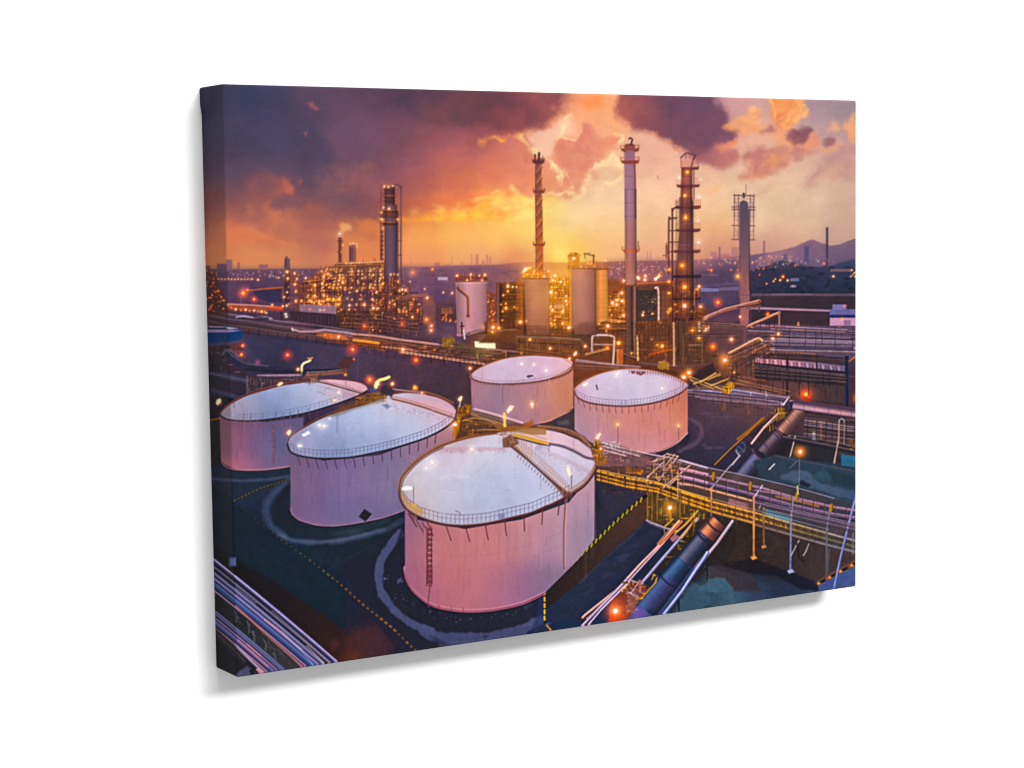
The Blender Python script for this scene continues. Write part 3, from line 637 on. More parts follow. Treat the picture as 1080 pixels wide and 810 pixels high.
# tank plots to the right of the front tank
view(545, 470)
poly([(440,190),(700,290),(560,430),(440,540)], [(480,230,(52,44,52)),(470,330,(40,38,54)),(560,330,(54,52,70)),(620,300,(50,48,66)),(480,450,(42,42,60))], .9, 1.6)
ring([(455,285),(500,330),(520,400),(510,470)], 70, (38,38,54), .6, 1.2, 3)
poly([(450,255),(560,225),(690,290),(640,330),(530,420)], (56,54,74), .5, 3)
for i in range(20):
    rng = np.random.RandomState(850+i)
    line([(470+rng.uniform(0,190),215+rng.uniform(0,60)),(500+rng.uniform(0,190),240+rng.uniform(0,60))], rng.uniform(3,10), [(88,66,56),(34,30,38),(62,52,58)][i % 3], .5, 1)
# ------------------------------------------------ pipe racks and bank behind the tanks (left half)
view(205, 340)
# bank with rails at upper left
poly([(70,-60),(190,-55),(500,10),(800,50),(1085,100),(1085,165),(800,118),(560,85),(420,70),(280,45),(190,30),(70,20)], [(120,-20,(50,38,44)),(300,0,(96,72,84)),(500,40,(84,62,72)),(700,70,(96,68,76)),(900,100,(120,80,76)),(1050,120,(150,84,50))], .9, 1.2, sig=60)
for k in range(16):
    x = 200+k*55
    line([(x,22+k*7),(x,50+k*7.4)], 4, (30,24,34), .6)
for (dy, w_, c, a) in ((-48,6,(160,140,168),.7),(-34,5,(72,56,66),.8),(-20,7,(130,110,136),.55),(2,8,(64,48,58),.9),(14,4,(120,92,104),.6)):
    line([(75,-14+dy-12),(190,2+dy),(300,12+dy),(500,44+dy),(700,64+dy),(1085,104+dy*.6)], w_, c, a, .7)
line([(240,-30),(280,-36),(330,-26),(400,-30),(440,-22)], 11, (176,150,172), .8, .8); line([(250,-24),(420,-16)], 6, (36,28,38), .8); line([(340,-30),(420,-24)], 8, (40,30,40), .7)
line([(560,40),(600,52),(680,52),(740,42),(850,55),(1085,92)], 13, (184,150,160), .85, .7); line([(556,34),(562,46)], 9, (216,190,196), .8); line([(700,58),(1085,104)], 10, (200,120,104), .6, .8)
line([(700,72),(1085,112)], 9, (128,78,76), .8)
poly([(690,70),(770,62),(860,80),(880,100),(760,96)], [(720,78,(230,120,60)),(820,85,(200,130,80))], .7, 1)
lamp(822,82,16,'w'); lamps('o',(745,72,7),(775,80,6))
poly([(905,95),(1000,98),(1085,112),(1085,128),(960,118),(910,108)], (246,150,60), .85, 1); glow(990,110,40,(255,120,20),.4)
clutter([(700,100),(1085,130),(1085,170),(800,118)], 60, [(40,28,30),(160,90,50),(110,70,60),(70,46,46)], 5, 10, 60, 4, .8, .7)
for x in range(430, 830, 9):
    line([(x,72+(x-430)*.09),(x,96+(x-430)*.09)], 2.5, (44,38,56), .6)
# blue container
poly([(70,28),(190,24),(270,42),(274,48),(270,100),(190,122),(75,124)], [(100,80,(14,56,96)),(200,70,(18,66,116)),(260,80,(16,58,104)),(200,112,(14,44,78))], 1, .7)
poly([(72,40),(190,42),(274,45),(200,56),(75,58)], (150,130,170), .9, .7); poly([(75,22),(190,26),(250,34),(210,40),(90,30)], (200,184,206), .8, .8); line([(80,32),(180,34)], 8, (24,20,34), .8)
poly([(75,118),(190,112),(272,98),(276,108),(190,128),(78,140)], (70,66,94), .9, .8)
poly([(75,140),(180,130),(270,115),(280,190),(300,240),(300,400),(200,420),(80,430)], [(100,170,(38,26,34)),(200,150,(74,52,62)),(250,160,(110,70,80)),(120,260,(34,32,44)),(250,260,(60,48,64)),(180,350,(44,42,56)),(100,400,(28,28,40))], .9, 1.4)
glow(250,160,60,(160,60,40),.35)
clutter([(85,140),(270,130),(300,330),(100,290)], 70, [(20,18,26),(90,76,92),(140,116,120),(50,42,54)], 6, 8, 34, 4, .8, .5)
line([(190,175),(235,220),(290,252),(400,265),(620,278),(760,280)], 46, (48,46,66), .95, .8, sm=4, w2=16); line([(190,165),(240,205),(300,235),(420,248)], 9, (96,84,110), .7, .8, sm=4)
line([(160,185),(180,160),(215,165),(250,195)], 12, (104,94,116), .7, .8, sm=4)
line([(290,268),(500,285),(640,276),(850,268)], 15, (44,40,54), .9, .8); line([(360,303),(480,302),(610,300)], 11, (176,140,160), .9, .7); line([(640,285),(760,280),(850,268)], 6, (150,126,126), .8)
poly([(300,300),(420,308),(600,310),(640,330),(470,360),(390,385),(300,415)], [(340,340,(56,46,60)),(500,325,(86,64,74)),(420,350,(66,52,62))], .9, 1)
clutter([(280,290),(620,310),(640,325),(400,375),(300,410)], 55, [(120,84,84),(40,34,44),(96,74,84),(170,130,130)], 7, 8, 40, 3.5, .8, .6)
poly([(85,280),(190,290),(290,320),(300,345),(200,330),(90,300)], (66,64,84), .9, .9); poly([(90,370),(200,400),(270,420),(240,440),(100,400)], (66,66,90), .8, 1)
line([(300,310),(302,400)], 12, (110,92,100), .7); line([(88,290),(300,332)], 5, (120,112,136), .5)
poly([(85,430),(160,430),(150,520),(85,540)], (44,36,44), .7, 1.5); line([(90,560),(150,545)], 12, (150,100,50), .8); line([(90,600),(150,590)], 16, (70,64,66), .6)
poly([(90,560),(155,550),(155,810),(95,810)], [(120,600,(54,46,48)),(120,700,(34,30,36)),(120,780,(40,36,46))], .85, 1)
lamp(140,455,17,'w'); poly([(128,440),(150,432),(154,450),(132,474),(122,462)], (255,226,190), .9, .9)
lamps('o',(275,132,12),(268,184,13)); lamp(275,132,10,'r'); lamp(268,184,10,'r')
glow(530,186,34,(255,50,20),.8); lamp(530,186,14,'r'); glow(900,155,40,(255,50,10),.9); lamp(902,154,17,'o')
glow(360,228,16,(255,90,120),.4)
# flare vent on tank roofs
line([(612,275),(612,250),(625,232),(650,222),(660,215)], 13, (250,216,170), 1, .7, sm=4); line([(645,206),(672,202)], 8, (210,150,110), .8); lamp(590,268,16,'w'); line([(612,290),(604,262)], 6, (200,150,120), .8)
poly([(815,240),(850,200),(895,195),(910,215),(880,262),(830,268)], (84,52,52), .85, 1.5); line([(860,268),(866,300)], 16, (110,74,50), .9); lamp(860,298,9,'y'); line([(930,180),(930,320)], 4, (110,80,96), .6)
lamp(908,210,7,'r'); line([(640,300),(760,292),(850,285)], 16, (150,92,70), .8, .8)
glow(1000,328,26,(255,90,20),.6); lamp(998,326,15,'o'); line([(998,340),(998,380)], 4, (120,80,70), .7)
# bank, middle part
view(375, 340)
poly([(-20,55),(100,62),(200,85),(300,105),(470,122),(700,140),(900,160),(960,180),(850,210),(740,240),(640,236),(480,212),(300,180),(150,150),(-20,120)], [(50,90,(150,84,46)),(200,120,(96,60,54)),(400,150,(84,54,56)),(600,180,(80,48,46)),(750,190,(96,60,48)),(650,150,(110,74,66))], .9, 1, sig=60)
for (dy, w_, c, a) in ((0,12,(206,156,150),.85),(11,5,(92,60,62),.8),(20,4,(190,130,120),.5)):
    line([(-20,66+dy),(100,74+dy),(250,98+dy),(470,126+dy)], w_, c, a, .7)
line([(470,128),(600,140),(760,152),(930,168)], 8, (170,120,116), .8, .7)
line([(-10,100),(60,108),(130,118)], 15, (248,160,70), .9, .9); line([(-10,122),(140,138)], 8, (150,80,40), .8); line([(150,138),(260,150),(420,170)], 9, (216,140,116), .8, .7)
line([(260,170),(400,190),(560,212),(740,238)], 16, (206,150,130), .85, .8); line([(260,180),(740,250)], 7, (74,48,52), .9); line([(330,160),(760,212)], 6, (140,96,92), .7); line([(400,150),(800,186)], 4, (60,40,46), .7)
posts([(140,150),(300,185),(500,215),(740,250)], 26, 26, 3, (40,30,38), .7)
clutter([(100,110),(470,140),(900,172),(740,236),(300,172)], 110, [(40,28,32),(176,116,90),(110,72,64),(70,46,48),(220,150,100)], 8, 12, 60, 3.5, .7, .75)
poly([(490,100),(505,72),(530,62),(560,76),(566,110),(540,140),(500,142)], [(520,90,(140,104,44)),(545,100,(166,120,48)),(520,130,(96,74,40))], .9, 1, nz=(1.4,3,130))
for i in range(30):
    rng = np.random.RandomState(870+i); glow(rng.uniform(495,560), rng.uniform(75,135), rng.uniform(3,7), [(210,160,50),(255,190,70)][i % 2], .35)
poly([(560,120),(680,128),(740,150),(740,200),(560,150)], (84,66,44), .6, 2, nz=(1.4,4,131))
poly([(678,108),(798,116),(800,150),(680,142)], [(700,125,(254,244,190)),(780,135,(250,236,200))], .98, .7); glow(738,130,70,(255,210,120),.35); line([(798,114),(800,152)], 6, (110,80,60), .9)
poly([(560,110),(660,128),(700,150),(620,145)], (120,84,66), .6, 1)
glow(268,155,30,(255,90,50),.5); lamp(270,155,17,'w'); glow(342,214,30,(255,70,20),.9); lamp(344,215,17,'o'); lamp(652,262,17,'w'); line([(652,275),(652,310)], 5, (150,110,90), .7); lamps('o',(450,156,7),(992,98,14))
lamp(945,150,15,'w'); line([(945,120),(945,180)], 14, (255,206,110), .8, 1)
for x in (180,430,505,595): line([(x,165+(x-180)*.12),(x,205+(x-180)*.12)], 4, (40,30,38), .7)
# ------------------------------------------------ left refinery
view(205, 210)
# dark mass at the edge (wraps on to the side)
poly([(60,405),(90,400),(120,420),(140,480),(175,560),(190,600),(190,660),(65,660)], [(100,450,(80,48,50)),(100,560,(84,46,40)),(150,620,(96,50,40)),(80,620,(60,36,40))], .8, 2.5)
scatter([(65,400),(125,410),(140,520),(185,600),(190,640),(70,640)], 60, 4, 10, 'wyoo', 50)
# structure mass
poly([(495,560),(520,400),(590,410),(600,480),(700,420),(760,385),(820,365),(1085,350),(1085,640),(1000,680),(820,700),(800,640),(600,640),(520,610)], [(540,500,(96,58,66)),(620,500,(124,66,64)),(700,480,(150,84,62)),(760,450,(160,88,58)),(850,420,(112,64,66)),(950,420,(100,58,66)),(1050,420,(110,62,56)),(700,560,(190,108,50)),(800,560,(180,104,52)),(900,540,(96,62,76)),(1000,560,(92,60,68)),(1050,620,(130,76,46)),(850,620,(90,58,62)),(900,460,(96,54,60))], .88, 1.4, nz=(1,4,140), sig=45)
clutter([(600,470),(760,390),(1085,355),(1085,640),(820,640),(600,590)], 240, [(60,32,38),(40,24,32),(170,96,60),(210,130,70),(84,46,48),(120,70,66)], 51, 10, 60, 4, .7, .5)
# slim tower at 525
rect(515,338,545,392,(104,76,88)); rect(515,338,526,392,(80,58,74)); rect(518,326,530,342,(96,70,80)); line([(512,395),(516,340)], 3, (70,50,64)); rect(516,390,546,470,(80,50,56)); rect(538,470,592,630,(106,72,92),a=.9); rect(512,470,540,610,(60,46,66),a=.85)
rect(555,410,592,470,(112,68,74),a=.9)
# stacks
rect(820,205,840,360,(96,56,60),soft=.7); rect(834,205,841,360,(146,84,66)); line([(816,212),(844,212)], 8, (230,150,110)); lamp(828,198,11,'c'); line([(816,240),(844,240)],4,(60,34,40)); line([(816,300),(844,300)],4,(60,34,40)); lamps('y',(846,262,9),(838,300,7))
poly([(828,190),(836,140),(868,138),(892,158),(870,182),(842,190)], (240,180,120), .55, 1.6)
rect(882,260,920,358,(116,74,84)); rect(908,260,921,358,(150,90,76)); rect(882,260,892,358,(86,54,66)); poly([(878,272),(880,258),(925,258),(928,272)], (150,90,80)); lamps('w',(888,256,9),(905,252,8),(922,258,8),(925,272,7))
# decks
for (x0,y0,x1,y1) in ((760,385,1085,372),(800,368,1085,358),(720,440,1085,425),(620,470,800,452),(840,515,1085,505),(600,590,820,575)):
    line([(x0,y0),(x1,y1)], 6, (210,130,80), .7, .7); line([(x0,y0+7),(x1,y1+7)], 4, (46,26,34), .7)
for x in range(720, 1085, 26): line([(x,385),(x,560)], 4, (56,32,40), .65)
for x in (905,965,1020): rect(x-12,400,x+14,505,(104,68,78),a=.7)
poly([(850,520),(1000,510),(1030,520),(1030,600),(990,640),(850,640)], [(900,560,(104,74,96)),(1000,560,(96,66,84)),(920,620,(84,62,84))], .8, 1)
poly([(800,625),(1085,640),(1085,720),(1000,740),(830,735)], [(850,680,(70,48,52)),(950,680,(84,56,50)),(1050,690,(120,72,44))], .85, 1.2); clutter([(810,640),(1080,650),(1080,730),(840,730)], 70, [(30,22,30),(180,110,60),(110,70,60),(70,46,50)], 53, 10, 50, 4, .8, .5)
for y in (690,705,720): line([(830,y),(1000,y+14)], 4, (150,96,70), .5)
# white roofed hall
poly([(520,640),(600,640),(810,655),(812,725),(700,722),(520,690)], [(560,665,(62,44,56)),(700,690,(74,52,64)),(800,690,(60,42,52))], .95, 1); poly([(596,598),(810,608),(808,655),(604,640)], [(640,620,(146,112,128)),(780,632,(156,124,140))], .95, .8)
for x in range(620, 805, 14): line([(x,604),(x+4,650)], 2, (110,80,100), .5)
for x in range(545, 810, 22): line([(x,660),(x,712)], 3, (104,74,84), .55)
line([(500,690),(830,738)], 10, (120,88,100), .7); poly([(490,640),(525,640),(535,690),(490,690)], (60,44,58), .8); lamps('c',(520,655,9),(524,670,8)); lamp(610,578,9,'w')
# lights in rows
P0 = [(600,470),(700,410),(780,372),(1085,360),(1085,520),(820,560),(620,600)]
scatter(P0, 95, 5, 11, 'wwyoo', 54)
scatter([(640,540),(840,560),(830,605),(640,595)], 40, 7, 15, 'ywy', 55)
scatter([(840,500),(1085,500),(1085,620),(850,620)], 26, 6, 12, 'wyo', 56)
scatter([(820,640),(1080,640),(1080,740),(840,730)], 26, 4, 9, 'yow', 57)
scatter([(500,400),(600,410),(600,620),(500,620)], 10, 5, 10, 'wyo', 58)
lamps('w',(528,414,16),(532,452,12),(572,425,9),(584,454,9),(634,450,11),(570,420,8),(725,412,8),(735,440,10),(690,445,6),(760,425,9),(775,440,8))
lamps('y',(572,486,15),(578,525,12),(578,580,14),(686,490,16),(845,475,15),(825,572,15),(684,550,15),(735,545,12),(758,570,15),(790,575,15),(660,580,12),(710,585,12),(820,600,14),(735,585,12))
lamps('w',(504,610,10),(526,606,11),(512,558,9),(528,530,8),(884,605,12),(965,602,15),(935,475,9),(958,450,8),(935,410,8),(1000,410,8),(1008,440,8),(1000,500,10),(1015,570,10),(1020,620,12),(870,566,9),(942,570,9),(728,480,12),(895,505,8),(950,505,8),(1040,530,8))
for i in range(15): lamp(865+i*15, 366-i*.7, rng.uniform(6,10), 'w', .9)
glow(972,718,24,(255,80,30),.8); lamp(972,718,15,'o')
line([(1060,60),(1060,340)], 5, (110,64,60), .8)
# big column
view(375, 210)
poly([(165,30),(230,30),(238,120),(236,420),(200,640),(180,640),(166,420)], [(175,100,(96,68,84)),(200,100,(110,80,100)),(230,100,(88,56,66)),(175,350,(96,72,94)),(205,350,(124,92,116)),(232,300,(90,62,78)),(190,550,(78,56,76))], 1, .7, id=6)
rect(168,-72,222,32,(90,56,60),id=6); rect(168,-72,184,32,(120,72,64)); rect(208,-72,222,32,(70,42,50))
for y in (-56,-36,-12,8): poly([(160,y),(228,y),(222,y+12),(166,y+12)], (74,42,46))
poly([(152,-28),(232,-26),(228,-14),(158,-14)], (130,78,64))
for y in (70,98,140): poly([(150,y-6),(245,y-6),(242,y+10),(154,y+10)], (78,44,46)); line([(150,y-8),(245,y-8)], 4, (214,120,70), .8)
poly([(140,80),(250,80),(246,110),(144,110)], (100,56,54), .8)
line([(145,-82),(143,345)], 5, (112,64,58)); line([(152,160),(150,345)], 7, (90,50,52)); line([(155,170),(157,340)], 3, (214,140,90), .7)
for y in range(160, 345, 26): line([(142,y),(160,y)], 4, (70,40,46))
line([(215,-82),(240,-80),(256,-66),(260,-40),(258,340),(262,470)], 9, (96,64,78), 1, .7, sm=3); line([(262,-40),(262,330)], 3, (190,130,120), .6); line([(240,110),(242,420)], 6, (80,50,60))
for y in (235,320,410): line([(236,y),(262,y)], 4, (90,58,66))
lamps('w',(165,-72,12),(187,-70,10),(212,-74,10),(160,48,10),(190,55,13),(147,76,9),(148,115,12),(238,116,13),(155,165,10))
# column base works
poly([(160,470),(235,430),(260,500),(330,560),(380,580),(380,700),(240,720),(160,700)], [(200,520,(104,66,72)),(260,560,(130,76,58)),(330,620,(150,84,52)),(200,660,(84,52,54)),(300,690,(92,56,46))], .7, 2)
poly([(0,380),(150,365),(160,660),(0,640)], (96,58,64), .25, 2)
clutter([(150,440),(250,430),(370,570),(380,740),(150,760)], 130, [(50,30,36),(40,26,32),(176,104,64),(220,140,70),(110,66,60)], 60, 10, 50, 4, .75, .5)
poly([(380,560),(440,545),(455,620),(455,720),(385,720)], [(410,600,(150,96,86)),(430,680,(120,76,70))], .75, 1.4)
poly([(240,555),(400,535),(420,550),(250,575)], (166,104,90), .6, 1.2)
poly([(490,622),(550,618),(555,655),(485,655)], [(520,635,(178,112,84))], .9, .9); poly([(455,590),(560,560),(575,690),(455,690)], (112,66,60), .45, 2); rect(485,655,565,690,(80,50,54),a=.7)
poly([(0,640),(160,640),(360,700),(380,740),(560,720),(580,790),(300,790),(0,760)], [(60,700,(90,56,56)),(200,720,(70,44,50)),(330,740,(90,66,84)),(450,745,(110,80,104)),(540,760,(104,76,90))], .7, 1.6)
clutter([(0,650),(160,660),(370,720),(360,770),(0,760)], 80, [(36,26,32),(170,108,70),(110,76,76),(64,44,50)], 61, 10, 60, 4, .8, .5)
scatter([(150,440),(250,440),(370,600),(360,700),(150,690)], 34, 5, 11, 'ywo', 62); scatter([(0,400),(150,380),(160,640),(0,650)], 30, 5, 10, 'ywo', 63)
scatter([(480,660),(575,655),(575,700),(490,700)], 14, 5, 9, 'yo', 64); scatter([(90,640),(160,640),(150,760),(90,760)], 22, 5, 10, 'yo', 65); scatter([(240,620),(380,600),(380,690),(250,690)], 10, 6, 12, 'yo', 66)
lamps('w',(200,430,10),(220,428,8),(238,430,9),(240,470,11),(265,515,14),(285,518,12),(250,520,11),(223,598,12),(195,590,9),(235,566,9),(290,640,11),(272,640,10),(250,640,11),(103,620,15),(47,602,14),(95,570,10),(128,622,10),(323,672,13),(408,562,15),(85,500,10),(85,408,11),(20,410,10),(155,480,10),(118,530,11))
for (x,y) in ((404,686),(430,722),(430,748)): glow(x,y,24,(255,120,40),.7)
lamp(404,686,15,'o'); lamp(432,722,11,'w'); lamp(430,748,12,'w')
glow(52,722,26,(255,70,30),.8); lamp(52,722,16,'o'); glow(266,710,24,(255,60,20),.9); lamp(266,711,15,'o'); lamps('o',(318,600,10),(355,635,10),(330,570,8),(540,690,9),(515,660,8))
for k in range(3): rect(306,582+k*14,328,592+k*14,(230,150,70),a=.55)
line([(268,730),(272,790)], 6, (120,80,70), .7)
# white tank behind
poly([(572,470),(590,462),(660,458),(730,460),(750,470),(750,690),(735,745),(680,760),(600,780),(576,780)], [(590,520,(206,150,160)),(660,520,(214,160,166)),(735,520,(210,140,136)),(600,650,(190,140,160)),(680,650,(200,146,156)),(735,650,(192,116,116)),(620,750,(176,126,150)),(720,730,(176,110,116))], 1, .7, id=7)
line([(572,480),(750,476)], 5, (240,190,170), .7); line([(572,472),(640,462),(750,466)], 7, (150,84,70), .9)
poly([(568,425),(590,430),(640,440),(745,430),(750,468),(640,474),(570,468)], [(600,450,(120,66,66)),(700,450,(130,64,60))], .8, 1.2); clutter([(570,430),(745,430),(748,465),(572,465)], 30, [(60,30,36),(230,140,80),(150,70,60)], 67, 6, 20, 3, .8, .3)
lamps('w',(578,436,14),(656,430,13),(737,432,15),(635,462,9),(720,462,9),(705,436,8)); line([(656,430),(656,462)], 5, (255,190,120), .7)
line([(580,505),(600,525),(628,548),(640,570),(642,668)], 15, (130,66,40), 1, .7, sm=3); line([(576,500),(600,516),(634,545),(645,565),(648,665)], 4, (216,140,90), .7, sm=3); poly([(628,660),(648,655),(652,672),(636,676)], (120,60,44))
line([(605,470),(612,500)], 4, (190,130,120), .6)
line([(605,705),(606,770)], 9, (56,36,44), .95, .6); line([(598,725),(618,722)], 6, (56,36,44)); line([(615,745),(622,795)], 9, (230,200,200), .9); line([(630,765),(690,748),(745,735)], 10, (130,96,112), .8); line([(640,768),(650,762)], 6, (60,50,60), .8)
glow(728,730,24,(255,90,20),.8); lamp(727,732,13,'o')
# right of it: pipework and dark cube
poly([(750,520),(800,540),(800,760),(740,770),(730,700),(752,690)], [(775,600,(150,84,64)),(775,700,(140,70,44))], .8, 1.4); clutter([(750,540),(800,545),(800,750),(735,750)], 30, [(230,140,90),(90,50,44),(60,36,40)], 68, 8, 26, 3, .8, .4); scatter([(748,540),(800,550),(800,700),(748,690)], 12, 5, 10, 'wyo', 69)
poly([(800,478),(960,470),(975,560),(975,730),(800,735)], [(830,560,(84,50,40)),(900,560,(92,56,36)),(960,600,(110,66,36)),(880,690,(104,62,26)),(820,700,(96,52,40))], .95, 1); rect(825,540,950,725,(96,58,30),a=.6)
rect(803,475,818,730,(126,80,76)); rect(820,500,836,720,(60,36,34),a=.7); line([(812,480),(965,474)], 6, (120,70,50)); line([(968,480),(970,640)], 8, (40,24,28))
for y in (545,585,630): line([(836,y),(960,y-6)], 4, (170,110,50), .6)
clutter([(830,500),(960,490),(960,720),(830,720)], 40, [(60,36,28),(170,108,50),(40,26,26)], 70, 10, 40, 3.5, .7, .5)
lamp(868,495,19,'w'); lamp(868,525,11,'y'); lamps('w',(895,500,9),(918,500,10),(937,505,10),(960,508,9),(842,548,8),(828,600,6)); lamp(856,620,18,'y'); lamps('y',(905,615,10),(935,615,12),(920,622,8),(856,595,8),(965,630,7),(838,640,8),(835,690,7)); lamp(938,698,20,'w'); lamp(968,695,16,'y')
poly([(750,745),(975,735),(1085,740),(1085,820),(700,820),(740,780)], [(800,770,(96,60,40)),(950,770,(116,72,36)),(1060,770,(130,80,40))], .8, 1.4)
glow(790,735,50,(255,130,20),.6); lamp(783,730,18,'w'); lamp(816,734,17,'y'); lamp(780,755,13,'y'); lamps('o',(995,800,11),(780,690,8),(775,640,7))
line([(830,745),(960,742)], 9, (150,110,70), .6); line([(640,775),(740,748),(830,750)], 7, (170,130,130), .6)
# ------------------------------------------------ centre of the refinery
view(545, 210)
poly([(0,450),(180,455),(300,450),(520,450),(620,475),(880,470),(900,640),(1085,620),(1085,820),(0,820)], [(90,600,(150,94,70)),(220,520,(200,116,44)),(220,650,(190,108,40)),(250,750,(150,88,36)),(560,600,(176,96,40)),(570,700,(160,84,34)),(380,780,(96,60,40)),(650,600,(96,64,48)),(760,600,(84,56,50)),(850,620,(130,72,44)),(760,760,(110,62,34)),(1000,760,(110,60,34)),(60,780,(120,76,40)),(200,800,(140,88,40))], .9, 3, sig=45)
glow(230,420,170,(255,140,10),.4); glow(230,640,120,(230,110,0),.3)
clutter([(180,440),(300,440),(300,760),(180,760)], 130, [(230,140,40),(120,66,24),(90,50,24),(255,190,90),(160,90,34)], 71, 10, 50, 4, .75, .5)
clutter([(510,540),(625,500),(625,800),(470,800)], 110, [(90,48,24),(60,34,24),(220,130,50),(160,86,36)], 72, 10, 60, 4, .75, .6)
scatter([(185,440),(290,440),(300,740),(185,740)], 50, 6, 13, 'wyoy', 73); scatter([(520,560),(620,520),(620,700),(520,700)], 22, 6, 13, 'wyo', 74)
# flare stack with spiral
poly([(106,-205),(140,-205),(143,-40),(148,120),(152,450),(112,450),(106,120),(104,-40)], [(110,-170,(96,54,60)),(134,-170,(150,92,88)),(110,-90,(104,58,60)),(136,-90,(160,100,90)),(113,0,(130,72,60)),(142,0,(190,116,84)),(113,120,(146,78,46)),(142,120,(206,120,64)),(115,300,(160,86,40)),(145,300,(214,120,50)),(130,400,(200,110,44))], 1, .6, id=8)
for k in range(10):
    y = -196+k*62
    line([(108,y+44),(120,y+34),(132,y+14),(144,y-2)], 13, [(196,128,112),(222,150,96)][k % 2], .5, .9); line([(108,y+60),(126,y+42),(146,y+14)], 6, (100,52,42), .5, .8)
line([(107,-190),(110,430)], 4, (80,44,44), .7)
poly([(86,-222),(160,-224),(156,-208),(144,-200),(104,-200),(90,-208)], (96,52,56)); line([(88,-228),(158,-230)], 4, (96,50,52)); line([(104,-252),(104,-224)], 10, (74,44,50)); line([(127,-262),(127,-224)], 13, (66,40,48)); line([(148,-246),(148,-224)], 5, (110,70,70)); lamp(92,-230,7,'r',.6); lamp(112,-232,8,'o',.6)
poly([(92,255),(160,253),(156,268),(98,268)], (140,66,50)); line([(95,245),(95,258)], 5, (120,60,50)); line([(158,243),(158,258)], 5, (130,66,50)); rect(112,262,148,300,(190,100,50),a=.5)
# platforms above silo A
view(545, 80)
poly([(92,652),(160,650),(156,668),(98,668)], (128,66,58)); line([(94,640),(94,655)], 4, (110,56,56)); line([(158,640),(158,655)], 4, (120,60,56))
view(545, 210)
# silo A
poly([(28,420),(60,380),(110,395),(180,420),(182,455),(30,455)], [(60,420,(230,140,50)),(150,430,(200,110,40))], .75, 1.5); clutter([(30,400),(180,410),(180,450),(30,450)], 34, [(255,200,110),(130,66,24),(100,54,30),(240,150,60)], 75, 8, 40, 4, .8, .7)
poly([(22,455),(180,452),(186,600),(186,770),(160,780),(60,770),(45,600),(40,480)], [(60,500,(176,118,100)),(110,500,(186,124,96)),(165,500,(206,126,60)),(60,620,(156,110,104)),(120,640,(168,112,92)),(175,640,(180,108,50)),(80,740,(104,70,62)),(150,740,(120,74,48)),(60,690,(130,88,84))], 1, .7, id=9)
for y in (520,575,635,690): line([(48,y),(180,y-2)], 3, (120,78,66), .5, .7)
rect(150,470,160,760,(170,100,50),a=.5)
lamp(50,400,26,'w'); lamp(75,392,18,'y'); poly([(30,410),(66,385),(74,394),(40,420)], (255,240,190), .8, 1); lamps('y',(95,425,12),(60,430,13),(120,430,11),(40,440,9),(85,440,9)); lamps('w',(155,438,17),(180,412,10),(100,410,8)); lamp(20,700,17,'w'); lamp(55,695,12,'y')
# silos B, C
poly([(290,320),(355,310),(362,390),(300,400)], [(325,340,(220,140,40)),(325,380,(190,110,36))], .95, 1); clutter([(290,318),(358,312),(362,392),(292,400)], 26, [(255,200,90),(120,70,20),(90,52,24)], 76, 8, 34, 4, .8, .5); poly([(290,325),(305,308),(340,303),(356,318),(350,326),(300,330)], (150,96,40), .9)
rect(300,330,314,760,(230,140,50),a=.6)
poly([(312,392),(450,400),(450,760),(400,775),(330,770),(312,700)], [(330,440,(206,140,116)),(400,440,(196,132,116)),(440,440,(150,90,80)),(330,560,(196,138,126)),(400,600,(180,124,124)),(440,600,(120,74,76)),(340,720,(130,86,76)),(400,720,(116,76,78)),(440,720,(84,54,54)),(340,660,(176,120,110))], 1, .7, id=10)
poly([(450,398),(518,400),(522,690),(480,700),(452,740)], [(480,440,(232,150,90)),(480,560,(240,154,70)),(480,650,(236,140,54)),(510,560,(232,142,64)),(460,720,(170,96,50))], 1, .7, id=11)
for y in (440,470,520,570,620,670): line([(454,y),(518,y-3)], 3, (190,110,50), .6, .7)
for y in (445,520,630): line([(316,y),(448,y-2)], 3, (150,98,88), .5, .7)
poly([(360,360),(440,345),(520,370),(520,402),(360,398)], [(400,380,(220,130,60)),(480,388,(206,140,100))], .6, 2); clutter([(310,380),(520,370),(520,402),(312,400)], 44, [(255,200,110),(140,80,40),(110,60,36),(226,150,80)], 77, 6, 24, 3, .8, .35)
posts([(455,398),(518,398)], 9, 30, 2.5, (170,100,60), .8); line([(455,370),(518,368)], 3, (170,100,60), .8)
line([(385,310),(420,318),(443,325)], 6, (110,70,50)); line([(385,308),(390,340)], 4, (120,76,50)); line([(438,318),(437,378)], 7, (96,60,44)); line([(390,312),(420,306)], 3, (120,76,50))
lamp(325,338,22,'w'); lamps('y',(350,322,8),(320,312,9),(365,350,9),(365,384,12),(405,366,12),(425,368,11),(440,380,9),(395,390,9)); lamp(508,350,9,'w'); lamp(245,316,16,'y'); glow(245,316,50,(255,200,60),.5)
lamps('w',(218,436,14),(206,462,13),(250,472,14),(195,530,18),(282,552,10),(280,580,14),(285,600,9),(204,632,14),(262,640,13),(195,608,8),(298,732,20),(260,708,10),(215,690,9),(545,590,18),(570,575,13),(600,580,16),(570,602,14),(548,605,10),(598,535,15),(607,662,15),(518,722,20),(610,465,14))
lamps('y',(200,720,12),(190,740,10),(470,710,10),(540,690,9),(580,700,9),(240,770,8),(75,800,12),(585,805,12))
poly([(210,600),(270,600),(272,620),(212,622)], (210,170,150), .6, 1); poly([(180,760),(320,750),(318,770),(180,778)], (190,140,90), .7, 1); line([(200,690),(202,810)], 4, (190,140,80), .7)
line([(470,690),(560,690),(620,700)], 10, (220,150,90), .8, .8); line([(470,740),(620,738)], 8, (150,90,50), .8); line([(540,700),(615,712)], 6, (230,180,120), .7)
